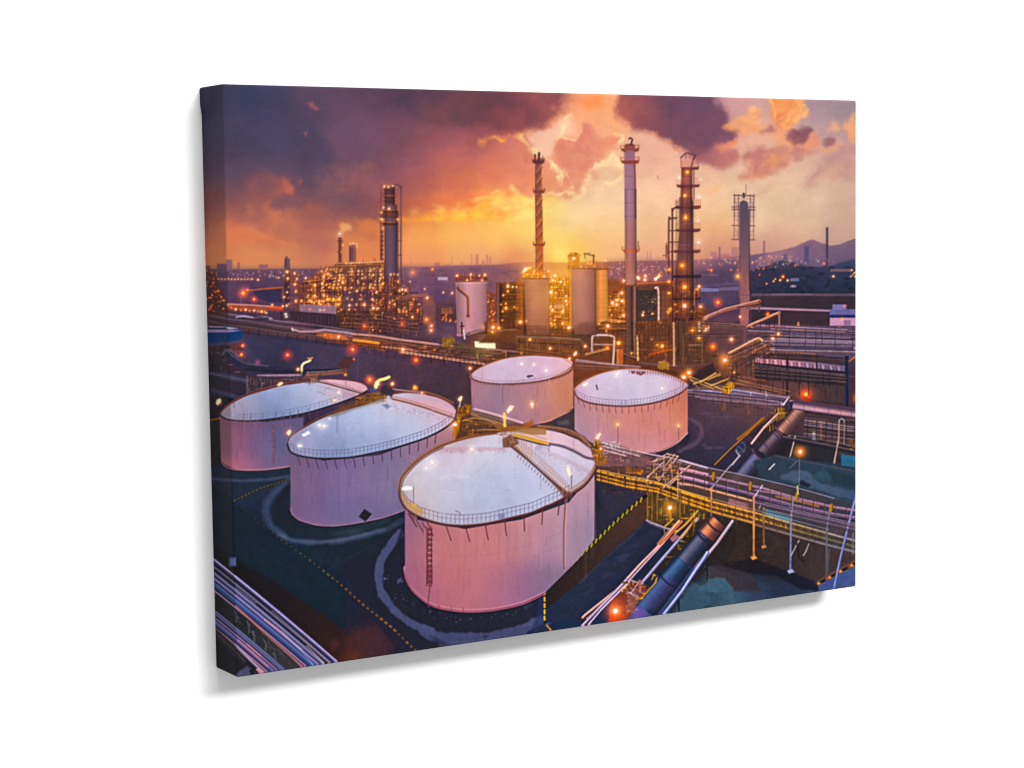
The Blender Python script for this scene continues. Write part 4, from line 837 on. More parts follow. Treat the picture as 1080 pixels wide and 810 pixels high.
# white chimney
poly([(614,-60),(676,-60),(682,300),(684,490),(622,490),(618,300)], [(624,-20,(170,128,140)),(650,-20,(190,150,170)),(670,-20,(130,80,96)),(626,150,(180,130,138)),(652,150,(188,146,164)),(674,150,(130,76,86)),(630,300,(206,142,126)),(660,300,(190,132,130)),(678,300,(140,84,80)),(636,440,(196,120,90)),(660,440,(170,110,104)),(678,440,(130,78,70))], 1, .6, id=12)
view(545, 80)
poly([(611,430),(672,430),(678,560),(680,815),(616,815)], [(622,470,(170,120,130)),(645,470,(186,146,164)),(668,470,(120,74,90)),(622,650,(172,124,136)),(650,650,(192,156,184)),(672,650,(120,76,96)),(622,780,(176,128,140)),(650,780,(192,154,180)),(674,780,(124,78,92))], 1, .6, id=12)
line([(672,505),(677,810)], 10, (120,66,66), .8)
for y in (572,648,725,800): line([(614,y),(676,y-2)], 3.5, (120,84,106), .8)
for y0 in (398, 466):
    poly([(592,y0+16),(698,y0+14),(694,y0+32),(672,y0+36),(612,y0+36),(598,y0+30)], (140,66,60)); line([(592,y0+14),(594,y0-2)], 5, (170,90,80)); line([(696,y0+12),(694,y0-4)], 5, (150,76,70)); line([(592,y0),(645,y0-8),(696,y0-2)], 3, (190,110,96), .8); posts([(594,y0+16),(696,y0+14)], 9, 20, 2, (176,96,84), .8)
rect(612,395,674,425,(150,84,80)); rect(624,425,668,470,(150,110,124)); poly([(622,388),(660,386),(676,398),(612,400)], (130,66,60))
line([(652,390),(656,372),(658,362),(648,354),(640,358)], 9, (60,38,48), 1, .6, sm=3)
line([(800,570),(806,585)], 5, (150,110,110), .7)
view(545, 210)
poly([(598,286),(702,282),(698,300),(680,306),(612,306)], (196,110,84)); line([(600,286),(600,272)], 5, (190,104,84)); line([(698,284),(696,268)], 5, (180,100,84)); line([(598,276),(700,272)], 3, (216,140,110), .8); posts([(600,288),(700,284)], 8, 16, 2, (190,110,90), .8); line([(692,270),(692,240)], 5, (110,70,76))
for y in (20,100,178,230,360,420): line([(619,y),(681,y-2)], 3.5, (150,104,116), .6)
line([(622,320),(626,480)], 9, (220,140,90), .5)
# steel frame between chimney and column
poly([(615,490),(800,480),(860,490),(868,600),(872,820),(625,820)], [(640,560,(120,84,76)),(700,540,(96,66,60)),(760,600,(60,46,48)),(830,560,(130,88,76)),(850,640,(150,84,56)),(700,700,(74,54,48)),(760,760,(84,52,38)),(640,740,(90,64,60)),(830,740,(110,60,40))], .95, .9, sig=45)
rect(690,520,795,690,(66,54,54),a=.9)
rng = np.random.RandomState(91)
for i in range(90):
    x, y = rng.uniform(700,790), rng.uniform(535,690)
    rect(x,y,x+rng.uniform(3,14),y+rng.uniform(2,6),[(120,96,84),(40,32,36),(160,120,84)][i % 3],a=.6,soft=.5)
for x, w_, c in ((632,18,(110,76,72)),(655,10,(70,48,50)),(672,14,(140,100,92)),(684,7,(56,40,44))): rect(x-w_/2,500,x+w_/2,800,c,a=.95)
line([(615,492),(720,484),(850,480)], 16, (130,74,56)); line([(615,486),(850,472)], 5, (200,130,90), .8); poly([(785,488),(845,488),(850,515),(822,530),(800,510)], (110,64,54))
line([(790,505),(806,520),(808,690)], 12, (220,180,170), .95, .6, sm=3); line([(800,530),(800,690)], 4, (120,84,80)); line([(822,520),(824,720)], 8, (120,70,56)); rect(826,520,872,680,(140,90,70),a=.5)
clutter([(690,700),(870,700),(870,810),(690,810)], 60, [(50,32,30),(190,110,50),(120,66,40),(90,54,44)], 79, 10, 44, 4, .8, .6)
lamp(690,448,21,'w'); poly([(676,436),(704,448),(700,462),(682,452)], (255,240,190), .8, 1); lamp(732,438,16,'w'); lamp(730,460,18,'w'); lamp(790,455,18,'w'); poly([(782,452),(812,430),(820,440),(790,466)], (255,240,200), .85, 1); lamp(812,432,14,'y'); lamps('w',(610,466,13))
lamps('w',(740,722,22),(740,738,14),(815,718,20),(850,748,15),(718,660,13),(722,645,9),(774,652,10),(774,585,6)); lamps('y',(815,705,9),(680,790,9),(870,400,13),(865,470,12),(865,535,11))
lamps('o',(840,790,10),(800,790,9))
# service tower with galleries
view(545, 80)
TW = 13
poly([(938,530),(996,530),(1002,810),(926,810)], [(945,600,(150,80,60)),(985,600,(110,62,70)),(940,720,(170,92,60)),(990,720,(110,62,72)),(940,800,(160,90,66))], 1, .7, id=TW)
poly([(934,465),(940,458),(965,436),(1010,448),(1024,460),(1036,510),(1040,535),(934,530)], (196,120,110), .35, 1)
line([(934,466),(965,438),(1020,452)], 7, (96,64,76)); line([(1018,452),(1005,480),(994,518)], 9, (80,52,62)); line([(965,438),(962,470)], 4, (130,86,90)); line([(934,470),(936,520)], 4, (150,92,90)); line([(1022,455),(1036,520)], 4, (150,96,96))
for (y0, xl, xr) in ((520,934,1040),(620,908,1044),(740,905,1046)):
    poly([(xl,y0),(xr,y0-2),(xr-6,y0+14),(xl+30,y0+20),(xl+6,y0+14)], (104,52,58)); posts([(xl,y0),(xr,y0)], 13, 34, 2.4, (190,116,108), .8); line([(xl,y0-34),(xr,y0-36)], 3, (200,126,114), .8); line([(xl,y0-18),(xr,y0-19)], 2.2, (200,126,114), .7)
line([(1008,540),(1010,700)], 6, (130,76,76)); 
view(545, 210)
poly([(926,-10),(1002,-10),(1006,180),(1004,440),(1006,560),(995,680),(990,820),(905,820),(898,680),(890,560),(905,440),(926,180)], [(935,60,(150,84,64)),(985,60,(96,56,64)),(940,160,(130,76,70)),(990,160,(90,56,66)),(945,240,(150,100,110)),(990,250,(96,62,78)),(940,380,(160,90,60)),(990,380,(96,60,70)),(910,500,(160,84,54)),(960,500,(150,80,50)),(1000,500,(110,62,64)),(920,620,(150,84,44)),(980,620,(110,64,60)),(920,760,(100,64,44)),(980,760,(76,50,44))], 1, .8, id=TW)
poly([(938,240),(985,240),(985,292),(938,292)], (110,74,88), .6)
for (y0, xl, xr, c) in ((48,905,1048,(110,56,54)),(178,905,1046,(96,50,56)),(298,890,1046,(100,56,62)),(440,880,1050,(66,42,50)),(568,880,1048,(76,44,48)),(684,880,1020,(84,48,44))):
    poly([(xl,y0-6),(xr,y0-10),(xr,y0+4),(xr-20,y0+10),(xl+10,y0+8)], c); posts([(xl,y0-4),(xr,y0-6)], 12, 34, 2.4, (190,112,90) if y0 < 300 else (150,84,60), .75); line([(xl,y0-36),(xr,y0-40)], 3, (196,120,100) if y0 < 300 else (160,90,60), .75)
line([(886,820),(886,120),(886,70),(900,50),(940,46)], 10, (84,46,46), 1, .6, sm=3); line([(866,420),(866,130),(876,112),(910,108)], 10, (96,54,52), 1, .6, sm=3); line([(882,100),(882,700)], 3, (170,100,70), .6)
for y in (180,245,300): line([(866,y),(930,y)], 6, (96,56,56))
poly([(846,265),(862,262),(862,330),(848,330)], (150,84,80), .9); line([(832,320),(866,322)], 8, (176,104,90)); line([(852,250),(852,340)], 6, (140,80,76))
clutter([(880,480),(1050,480),(1050,700),(880,700)], 90, [(60,34,34),(180,100,50),(100,56,50),(220,130,60)], 80, 8, 34, 3.5, .75, .5)
line([(912,700),(945,760),(912,800)], 5, (150,110,90), .7); line([(945,700),(912,760),(945,810)], 5, (140,100,84), .7); line([(905,700),(905,820)], 6, (70,46,44)); line([(950,690),(950,820)], 6, (60,40,42))
line([(1005,300),(1002,440)], 5, (70,46,60)); line([(1012,520),(1010,600)], 6, (230,130,50), .7); line([(1040,490),(1036,555)], 4, (200,120,60), .8)
lamp(962,106,21,'y'); lamp(942,378,22,'y'); lamp(956,500,23,'y'); lamp(956,608,23,'w'); lamps('y',(868,402,13),(868,470,10),(1040,496,13),(1030,515,9),(1046,612,15),(872,535,8),(905,600,9),(912,640,8),(870,625,9),(995,640,9),(1062,680,9))
lamps('c',(1036,246,14),(1032,122,9))
poly([(850,640),(880,615),(886,630),(862,660)], (255,190,90), .7, 1.4)
poly([(1005,690),(1085,660),(1085,820),(1000,820)], [(1040,700,(150,80,44)),(1040,780,(110,64,40))], .7, 2)
lamps('w',(1038,705,9),(1038,725,10),(1038,745,9),(1002,748,17),(1070,745,14),(1038,788,15)); lamps('y',(1000,720,10),(1080,735,13),(1060,700,9),(1010,780,8))
view(545, 80)
lamp(972,548,20,'y'); lamp(956,682,20,'y'); lamp(962,800,13,'y'); lamps('c',(925,580,12),(1040,690,11),(1045,590,8))
# ------------------------------------------------ foot of the refinery, behind the right hand tanks
view(545, 340)
poly([(0,10),(300,40),(620,0),(880,0),(1085,0),(1085,270),(960,290),(700,250),(330,250),(300,190),(0,170)], [(60,60,(110,74,46)),(200,60,(120,80,42)),(350,60,(84,54,44)),(350,150,(110,66,46)),(480,120,(120,66,40)),(580,60,(150,84,40)),(600,180,(110,62,46)),(450,215,(130,90,84)),(720,60,(92,54,42)),(800,120,(110,60,36)),(760,200,(96,58,42)),(900,80,(84,54,40)),(860,220,(120,78,44)),(1000,80,(104,62,40)),(1040,190,(84,56,54)),(60,140,(130,80,46)),(180,150,(140,84,44)),(990,250,(96,66,66))], .92, 2, sig=50)
clutter([(0,20),(300,40),(620,0),(880,0),(1085,0),(1085,200),(880,210),(700,215),(330,180),(0,160)], 190, [(56,34,30),(40,26,26),(190,118,60),(140,84,48),(100,66,50),(70,42,34)], 180, 8, 46, 3.5, .75, .55)
poly([(360,0),(450,0),(460,60),(425,150),(370,160),(330,90)], (84,58,54), .55, 3)
for (P,w_,c) in (([(0,84),(200,90),(360,102),(420,150)],14,(120,86,72)),([(0,80),(200,85),(360,97)],4,(176,130,96)),([(0,112),(340,128)],5,(70,46,40)),([(340,215),(480,232),(640,250),(700,256)],13,(176,136,140)),([(350,228),(520,248)],5,(96,66,66)),([(395,182),(520,150)],15,(190,136,96)),([(400,192),(520,160)],5,(96,60,44)),([(560,160),(700,210)],8,(150,106,84)),([(560,172),(690,216)],5,(60,40,38)),([(320,250),(420,275),(560,255)],9,(120,76,54)),([(760,182),(850,160),(905,150)],10,(190,84,30)),([(960,112),(1085,124)],6,(120,80,60)),([(700,230),(780,238),(960,250),(1085,238)],14,(120,84,84))):
    line(P, w_, c, .85, .7)
for x in (112,125,240,60): line([(x,95),(x+1,185)], 6, (140,96,66), .7)
line([(430,165),(430,92),(442,74),(520,73),(545,80),(556,100),(548,240)], 12, (206,176,168), .95, .6, sm=2); line([(434,165),(434,100),(446,80),(540,86)], 4, (110,80,76), .7); line([(436,125),(550,128)], 9, (176,140,130), .9)
rect(570,152,606,236,(190,104,56)); rect(570,152,580,236,(220,140,80),a=.8)
for x, y0, y1, w_, c in ((632,0,190,20,(104,80,74)),(655,0,180,10,(64,44,44)),(670,0,190,10,(140,104,92)),(687,80,215,11,(226,186,120)),(893,4,244,12,(206,160,130)),(945,0,240,20,(84,64,66)),(920,0,220,6,(60,42,42)),(1056,60,240,6,(110,80,70)),(846,160,220,5,(140,96,60))):
    line([(x,y0),(x+3,y1)], w_, c, .9, .7)
poly([(800,245),(812,222),(840,216),(866,226),(874,250),(868,268),(820,270),(802,262)], [(830,235,(190,140,60)),(850,260,(130,92,46))], .9, 1.2, nz=(1.2,3,181))
for i in range(26):
    rng = np.random.RandomState(1800+i); glow(rng.uniform(806,870), rng.uniform(222,262), rng.uniform(3,6), (220,170,60), .3)
glow(820,140,50,(255,100,10),.6); lamp(828,135,22,'y'); lamps('y',(800,128,10),(770,96,8),(655,175,9)); lamp(580,118,24,'y'); glow(515,145,26,(255,100,10),.6); lamp(515,145,16,'o'); lamps('w',(520,22,18),(300,30,20),(390,136,15),(190,148,15),(510,48,10)); lamps('y',(75,98,15),(215,12,11),(260,8,11),(195,5,10),(1038,88,16),(1000,45,14),(1075,45,12))
for i in range(7): rect(980+i*8,126,985+i*8,134,(206,160,120),a=.7,soft=.5)
scatter([(30,10),(320,20),(320,70),(30,70)], 8, 4, 8, 'yo', 182, .8); scatter([(690,10),(880,10),(880,200),(690,200)], 14, 4, 8, 'oy', 183, .7); scatter([(960,10),(1085,10),(1085,120),(960,120)], 14, 4, 9, 'oyw', 184, .8)
view(715, 340)
poly([(40,60),(190,70),(240,180),(230,250),(40,270),(0,250)], [(60,140,(80,54,44)),(120,180,(96,64,52)),(150,100,(110,64,44)),(180,230,(96,66,64)),(80,240,(92,64,60))], .7, 3)
clutter([(20,60),(230,80),(230,240),(20,240)], 60, [(56,36,34),(150,96,60),(110,72,56),(70,46,44)], 185, 8, 46, 4, .75, .5)
line([(30,100),(32,240)], 14, (120,80,60), .8); line([(137,110),(139,235)], 6, (130,92,76), .8)
for i in range(8): rect(62+i*9,124,67+i*9,134,(206,160,120),a=.6,soft=.5)
lamps('y',(120,86,18),(84,46,14)); lamp(160,40,16,'w'); glow(200,136,26,(255,70,10),.7); lamp(200,138,16,'o')
# ------------------------------------------------ lattice stack and pipes on the right
view(715, 80)
line([(388,620),(388,680)], 4, (130,96,110)); line([(375,672),(375,690)], 14, (60,48,66))
for x in (322,345,412,432): line([(x,675),(x-1,815)], 5, (120,84,92), .9)
for y in (680,760): line([(318,y),(436,y+4)], 7, (110,72,80)); 
for y in (700,720,740,780,800): line([(318,y),(436,y+3)], 3, (150,104,106), .8)
line([(322,690),(345,760)], 3, (150,104,106), .7); line([(412,690),(432,760)], 3, (150,104,106), .7)
view(715, 210)
for (y, c) in ((45,(96,70,84)),(60,(120,84,92)),(150,(110,80,92)),(230,(104,74,86))): line([(308,y),(438,y+2)], 6, c)
for x in (322,345,412,432): line([(x,-10),(x-2,232)], 4.5, (130,92,98), .9)
for y in (90,120,180,205): line([(316,y),(438,y+3)], 3, (160,112,112), .75)
for (y0) in (0,75,150): line([(320,y0),(346,y0+70)], 2.6, (160,112,110), .6); line([(412,y0+70),(434,y0)], 2.6, (160,112,110), .6)
poly([(350,30),(356,14),(372,6),(392,12),(400,28),(404,330),(408,560),(400,740),(350,740),(348,400)], [(358,80,(70,60,84)),(385,80,(84,72,98)),(360,300,(80,62,80)),(392,300,(112,80,92)),(362,420,(140,96,104)),(392,420,(150,104,110)),(360,560,(170,118,116)),(395,560,(150,96,96)),(360,690,(180,118,112)),(392,690,(150,92,90))], 1, .6, id=14)
line([(404,60),(408,520)], 8, (80,54,66), .9); line([(352,320),(352,700)], 5, (90,60,66), .7); line([(346,350),(350,560)], 3, (214,130,100), .5)
line([(352,330),(404,330)], 4, (90,64,74), .6); line([(350,545),(406,548)], 4, (110,74,80), .6)
glow(340,440,26,(255,150,30),.7); lamp(341,440,17,'y'); lamp(355,670,13,'w')
line([(408,240),(412,330)], 3, (110,80,90), .7)
# knee pipes
line([(150,680),(200,655),(270,630),(345,612),(400,600),(462,582)], 22, (150,100,92), 1, .7); line([(150,672),(270,622),(345,604),(462,575)], 6, (222,170,150), .8); line([(462,580),(464,640)], 9, (110,72,70)); line([(340,618),(462,600)], 6, (90,58,60))
line([(400,620),(470,610)], 14, (120,84,84), .8)
line([(148,690),(148,770)], 14, (160,104,90)); line([(150,690),(170,665)], 14, (206,150,130), .8)
pipe([(190,712),(260,716),(330,722),(372,745),(376,800),(378,830)], 26, (206,160,150), (130,88,84), (84,52,52), sm=3)
line([(190,742),(300,748),(350,755)], 8, (84,50,46))
pipe([(382,830),(382,760),(388,735),(420,715),(480,690),(540,662),(578,648)], 20, (224,176,150), (170,116,104), (104,66,66), sm=3); line([(576,648),(578,740)], 12, (150,104,104)); line([(430,720),(560,668)], 5, (70,46,52), .8)
for x in (470,505,520,548): line([(x,700),(x,800)], 5, (50,38,46), .8)
glow(228,588,30,(255,60,10),.9); lamp(228,588,18,'o'); lamp(510,655,13,'o'); poly([(500,660),(512,640),(526,662),(510,672)], (240,130,40), .7, 1)
lamps('w',(572,768,18),(540,793,20),(305,797,17),(130,612,13),(120,498,13),(160,740,16)); poly([(145,748),(178,722),(184,732),(152,758)], (255,230,190), .8, 1)
lamps('y',(428,740,11),(440,765,12),(420,730,7),(84,748,16),(120,790,14),(105,515,9)); lamps('c',(122,710,8),(122,730,8),(122,750,7))
clutter([(80,580),(150,600),(160,780),(80,790)], 40, [(60,36,36),(190,116,64),(120,70,56)], 90, 8, 34, 3.5, .7, .5)
clutter([(400,720),(580,700),(580,800),(400,800)], 40, [(60,44,52),(180,130,120),(120,84,88)], 92, 10, 50, 3.5, .7, .5)
for i in range(60):
    rng = np.random.RandomState(950+i)
    x = rng.uniform(400,980); y = rng.uniform(730,815)
    line([(x,y),(x+rng.uniform(30,160),y+rng.uniform(2,14))], rng.uniform(3,9), [(166,124,140),(60,48,60),(120,92,114),(210,168,176),(44,38,52)][i % 5], .6, .7)
line([(905,740),(925,722)], 16, (214,120,130), .85); line([(905,742),(840,810)], 7, (190,160,170), .8)
poly([(680,700),(690,700),(694,722),(676,722)], (220,150,110), .7)
# upper right pipe racks
view(715, 340)
poly([(180,-20),(420,30),(1035,20),(1035,200),(960,210),(700,190),(440,170),(250,200),(180,120)], [(250,60,(90,58,62)),(340,60,(110,70,66)),(500,90,(110,80,86)),(600,100,(130,92,96)),(700,80,(120,94,120)),(800,110,(110,92,120)),(950,120,(120,104,136)),(950,60,(72,60,78)),(700,40,(90,68,82)),(850,40,(64,54,70)),(300,140,(96,58,54))], .85, 1.5, sig=50)
for (y0,y1,w_,c,a) in ((40,52,6,(176,136,150),.6),(70,92,10,(60,48,62),.8),(84,112,9,(150,120,150),.8),(100,126,7,(190,160,186),.8),(116,142,10,(96,80,110),.8),(128,150,9,(200,166,190),.8),(140,158,6,(60,48,62),.8),(158,176,12,(110,84,90),.7)):
    line([(540,y0),(760,(y0+y1)/2-2),(1035,y1)], w_, c, a, .7)
for x in (575,640,715,800,870,935,1000): line([(x,50+(x-575)*.05),(x,150+(x-575)*.03)], 4, (50,42,56), .7)
line([(800,150),(880,60)], 7, (200,176,196), .85); line([(786,152),(800,148)], 9, (36,44,90), .8); line([(880,60),(890,52)], 5, (220,190,200), .7)
rect(670,62,700,78,(190,170,190),a=.8); line([(940,110),(936,150)], 4, (216,206,226), .8); line([(1004,120),(1004,148)], 4, (216,206,226), .8)
# rising headers
for k,(x0,y0,x1,y1,w_,c) in enumerate(((300,170,470,98,16,(200,140,116)),(320,190,470,118,9,(120,76,66)),(345,230,500,130,14,(130,84,76)),(370,200,520,150,9,(176,110,70)),(385,240,520,175,13,(96,62,60)),(400,280,540,200,9,(110,74,70)))):
    line([(x0,y0),(x1,y1)], w_, c, .9, .7); line([(x0,y0-w_*.3),(x1,y1-w_*.3)], w_*.3, (226,170,140), .6, .6)
line([(420,112),(460,96),(478,108)], 14, (226,176,160), .8, sm=3)
clutter([(290,180),(420,110),(520,140),(520,190),(400,300),(290,300)], 90, [(60,36,34),(190,120,66),(130,84,70),(84,52,48),(220,150,96)], 93, 10, 50, 4, .75, .5)
poly([(240,180),(380,160),(385,270),(260,320),(230,280)], [(300,220,(150,92,64)),(340,240,(110,70,60)),(260,260,(150,90,60))], .6, 2)
glow(268,215,50,(255,140,30),.7); lamp(268,215,24,'w'); glow(200,136,26,(255,70,10),.7); lamp(200,138,16,'o'); lamps('w',(62,286,20),(34,312,22),(480,112,12)); lamps('y',(440,155,9),(545,150,11),(320,285,9)); lamp(305,97,18,'w'); lamp(540,92,19,'w'); lamp(572,66,18,'w')
posts([(440,160),(560,180),(700,190)], 14, 20, 3, (190,120,60), .7); line([(520,150),(620,165),(780,180)], 5, (200,130,70), .7)
line([(1010,195),(970,225)], 8, (190,120,50), .8)
# red-and-white header with flanges
poly([(440,200),(620,215),(800,230),(960,250),(960,280),(800,262),(600,245),(440,228)], [(460,215,(220,140,150)),(600,230,(210,150,160)),(760,245,(150,120,150)),(900,260,(96,90,120))], .95, .8)
for i in range(34):
    x = 450+i*15; y = 214+i*1.55
    line([(x,y-8),(x+4,y+12)], 4 if i % 3 else 7, [(84,60,80),(240,190,190),(60,50,66)][i % 3], .7)
poly([(440,230),(960,282),(960,300),(440,250)], (44,36,46), .9, 1); line([(430,240),(600,262),(960,300)], 7, (110,84,96), .8)
line([(520,262),(700,280),(1035,312)], 6, (96,72,80), .8)
poly([(380,250),(520,270),(620,285),(960,310),(960,460),(700,440),(560,410),(440,370),(330,340)], [(420,320,(104,66,60)),(520,330,(116,76,72)),(640,350,(112,74,74)),(560,380,(120,80,78)),(720,380,(92,64,66)),(850,420,(76,56,62)),(900,360,(60,48,56)),(780,330,(66,52,58))], .9, 1.6)
poly([(440,270),(520,275),(525,360),(450,350)], (84,50,44), .75, 1.5, nz=(1.4,5,150))
for i in range(30):
    rng = np.random.RandomState(1000+i); x, y = rng.uniform(400,960), rng.uniform(280,360)
    line([(x,y),(x+rng.uniform(20,110),y+rng.uniform(1,9))], rng.uniform(3,8), [(44,34,40),(130,94,92),(84,62,68)][i % 3], .5, .8)
line([(800,330),(900,345)], 16, (40,38,48), .8); line([(790,330),(780,370)], 6, (40,36,44), .8)
line([(623,190),(622,410)], 10, (38,34,48)); line([(790,190),(790,260)], 8, (50,42,56)); rect(952,190,972,470,(30,44,78)); line([(960,200),(966,480)], 9, (22,30,54)); line([(900,330),(960,470)], 4, (60,48,56), .6)
for k in range(5): line([(270+k*16,330-k*6),(380+k*30,372-k*10)], 5, [(190,120,66),(110,70,60)][k % 2], .6)
line([(330,345),(480,395),(620,430)], 9, (190,130,104), .8, .7); line([(560,200),(530,150)], 6, (190,140,110), .7)
glow(728,410,46,(255,60,0),1.); lamp(728,410,24,'o'); line([(720,430),(750,445)], 16, (150,40,20), .7, 1.5); glow(1022,432,30,(255,90,0),.9); lamp(1020,432,17,'o')
# pale pipes past the right tank
poly([(50,380),(200,350),(320,370),(440,380),(640,420),(560,470),(280,430),(60,410)], [(120,390,(120,86,84)),(250,390,(140,104,90)),(400,400,(130,104,124)),(540,430,(120,96,116))], .8, 1.2)
for (P,w_,hi,mid,lo) in (([(55,392),(180,396),(300,412),(420,432),(560,456),(600,470)],20,(214,190,206),(160,134,158),(92,72,92)),([(300,385),(420,402),(540,420),(632,432)],18,(186,164,192),(134,114,142),(76,64,84)),([(200,400),(330,418),(520,448),(580,460)],12,(196,170,190),(140,116,140),(80,64,82))):
    pipe(P, w_, hi, mid, lo)
line([(632,425),(600,470)], 9, (226,200,206), .9)
for i in range(40):
    x = 320+i*7; line([(x,398+i*1.3),(x+5,404+i*1.3)], 3, (206,186,206), .5)
line([(500,390),(505,420)], 5, (220,214,226), .8); line([(415,400),(414,440)], 5, (220,206,220), .6)
for (P,w_) in (([(60,310),(120,380)],6),([(70,310),(170,350),(280,395)],9),([(75,330),(200,378)],7),([(90,350),(240,300)],9),([(130,340),(215,290)],10),([(190,360),(290,320)],9),([(170,330),(240,290)],6)):
    line(P, w_, (216,170,104), .85, .7); line(np.array(P)+[2,w_*.7], w_*.5, (84,54,44), .7)
poly([(120,270),(200,230),(210,280),(120,330),(80,310)], (56,40,44), .8, 1.6)
poly([(255,370),(290,335),(325,345),(320,370),(285,410),(258,400)], [(290,360,(210,150,40)),(300,380,(170,110,30))], .85, 1); clutter([(255,340),(325,340),(320,370),(270,410)], 24, [(250,196,60),(90,56,20),(120,80,24)], 94, 8, 34, 4, .9, .5)
for x in (255,268): line([(x,400),(x,500)], 7, (130,92,64))
line([(402,450),(402,520)], 10, (120,84,80))
for (y0,y1) in ((425,500),(440,478),(452,520)): line([(200,y0),(560,y1)], 5, (110,80,84), .7)
clutter([(180,420),(560,470),(560,520),(200,470)], 50, [(44,34,44),(150,112,100),(96,72,80)], 95, 14, 70, 3.5, .7, .8)
# main pipe on the right
pipe([(648,466),(1040,520)], 54, (206,166,176), (156,116,134), (80,58,76))
line([(650,450),(1040,505)], 5, (110,84,100), .6); line([(640,500),(1040,545)], 12, (40,32,42), .8); line([(730,530),(1040,580)], 14, (70,54,64), .8); line([(720,540),(900,570)], 5, (130,100,110), .6)
poly([(628,455),(655,448),(660,480),(640,490)], (44,46,80), .9)
# slanting big pipe
view(715, 340)
def slant():
    line([(640,690),(520,830)], 60, (34,28,40), .6, 4)
    bigpipe((455,770), (300,955), 108, (122,116,146), (78,78,108), (38,38,56))
    bigpipe((575,640), (480,745), 88, (130,108,120), (92,76,88), (44,36,44))
    bigpipe((702,498), (590,625), 84, (206,152,134), (152,108,102), (78,54,58))
    for t in np.linspace(.08, .95, 9): ringmark((702-112*t,498+127*t), (-112,127), 80, 2.4, (104,70,72), .5)
    ringmark((590,628), (-112,127), 92, 9, (120,84,100)); ringmark((574,648), (-112,127), 88, 5, (50,42,62)); ringmark((478,742), (-95,105), 100, 10, (44,42,72)); ringmark((462,760), (-95,105), 108, 6, (130,110,140), .7)
slant()
poly([(628,455),(655,448),(662,470),(640,486)], (44,46,80), .9)
for (x,y) in ((655,500),(640,520),(620,545),(600,566)): line([(x,y),(x+40,y+34)], 3, (110,76,84), .5)
line([(545,625),(585,660)], 9, (96,66,90), .7); line([(490,690),(530,735)], 8, (40,44,80), .6); line([(478,745),(496,780)], 16, (30,36,66), .8, 1)
poly([(330,690),(360,670),(390,690),(385,740),(350,750),(330,720)], (52,56,78), .9, 1); line([(335,700),(380,735)], 6, (120,116,140), .6); line([(395,690),(430,710)], 14, (40,38,56), .9)
for i in range(8):
    t = i*.8; line([(358+26*np.cos(t),712+30*np.sin(t)),(358+26*np.cos(t+.5),712+30*np.sin(t+.5))], 4, (150,146,170), .6)
pipe([(420,690),(490,600),(575,515)], 15, (236,200,196), (206,160,160), (120,84,90))
line([(340,665),(410,610),(490,545)], 14, (150,100,40), .9); line([(350,680),(440,600),(550,520)], 8, (110,72,40), .9); line([(210,810),(300,720),(380,650),(480,545)], 8, (176,120,50), .85); line([(230,810),(320,715),(390,650)], 8, (60,42,38), .9)
line([(500,600),(580,530)], 6, (200,140,60), .7); poly([(565,480),(610,490),(612,540),(575,560)], [(590,510,(150,104,50))], .8, 1); clutter([(540,480),(615,490),(600,560),(520,620)], 36, [(220,160,60),(70,50,40),(120,84,50)], 96, 8, 30, 4, .85, .4)
line([(350,760),(310,810)], 9, (190,180,206), .9); line([(345,750),(352,764)], 8, (150,146,170), .9); line([(330,730),(345,755)], 7, (170,166,190), .8)
# yard on the far right
poly([(720,545),(1035,580),(1035,720),(900,705),(640,650)], [(780,600,(70,52,60)),(900,640,(96,70,78)),(1000,640,(80,60,70)),(850,560,(54,42,50)),(720,610,(84,58,64)),(990,700,(84,54,44))], .85, 1.6)
for i in range(46):
    rng = np.random.RandomState(1100+i); x, y = rng.uniform(700,1020), rng.uniform(550,700)
    line([(x,y),(x+rng.uniform(20,110),y+rng.uniform(2,12))], rng.uniform(3,10), [(44,34,42),(120,90,96),(84,62,70),(150,110,104)][i % 4], .45, .8)
line([(600,640),(760,660),(900,690),(1035,735)], 12, (44,38,46), .9, .8); line([(620,640),(820,668),(1000,705)], 5, (130,110,120), .7)
poly([(620,650),(900,700),(930,800),(600,790)], [(700,720,(40,36,44)),(850,760,(36,40,50)),(650,700,(52,42,50))], .75, 2.5)
line([(918,560),(916,660),(890,800)], 9, (170,140,130), .85); line([(948,560),(946,690)], 7, (140,114,110), .8); line([(920,555),(935,548),(948,560)], 9, (150,150,170), .9); line([(815,560),(815,660)], 11, (150,110,90), .75)
line([(668,650),(650,720),(632,790)], 7, (196,176,180), .85); line([(630,650),(640,645)], 5, (206,180,190), .7)
lamp(775,632,15,'c',.6); rect(765,640,785,670,(150,140,160),a=.7); clutter([(960,660),(1030,670),(1030,740),(980,730)], 24, [(206,150,60),(70,46,30),(120,80,40)], 97, 8, 30, 4, .85, .6)
glow(696,738,40,(255,150,30),.8); lamp(696,738,24,'w'); line([(690,760),(690,810)], 4, (130,110,110), .6)
poly([(935,760),(1035,770),(1035,815),(930,815)], [(980,790,(60,110,140))], .85, 1); 
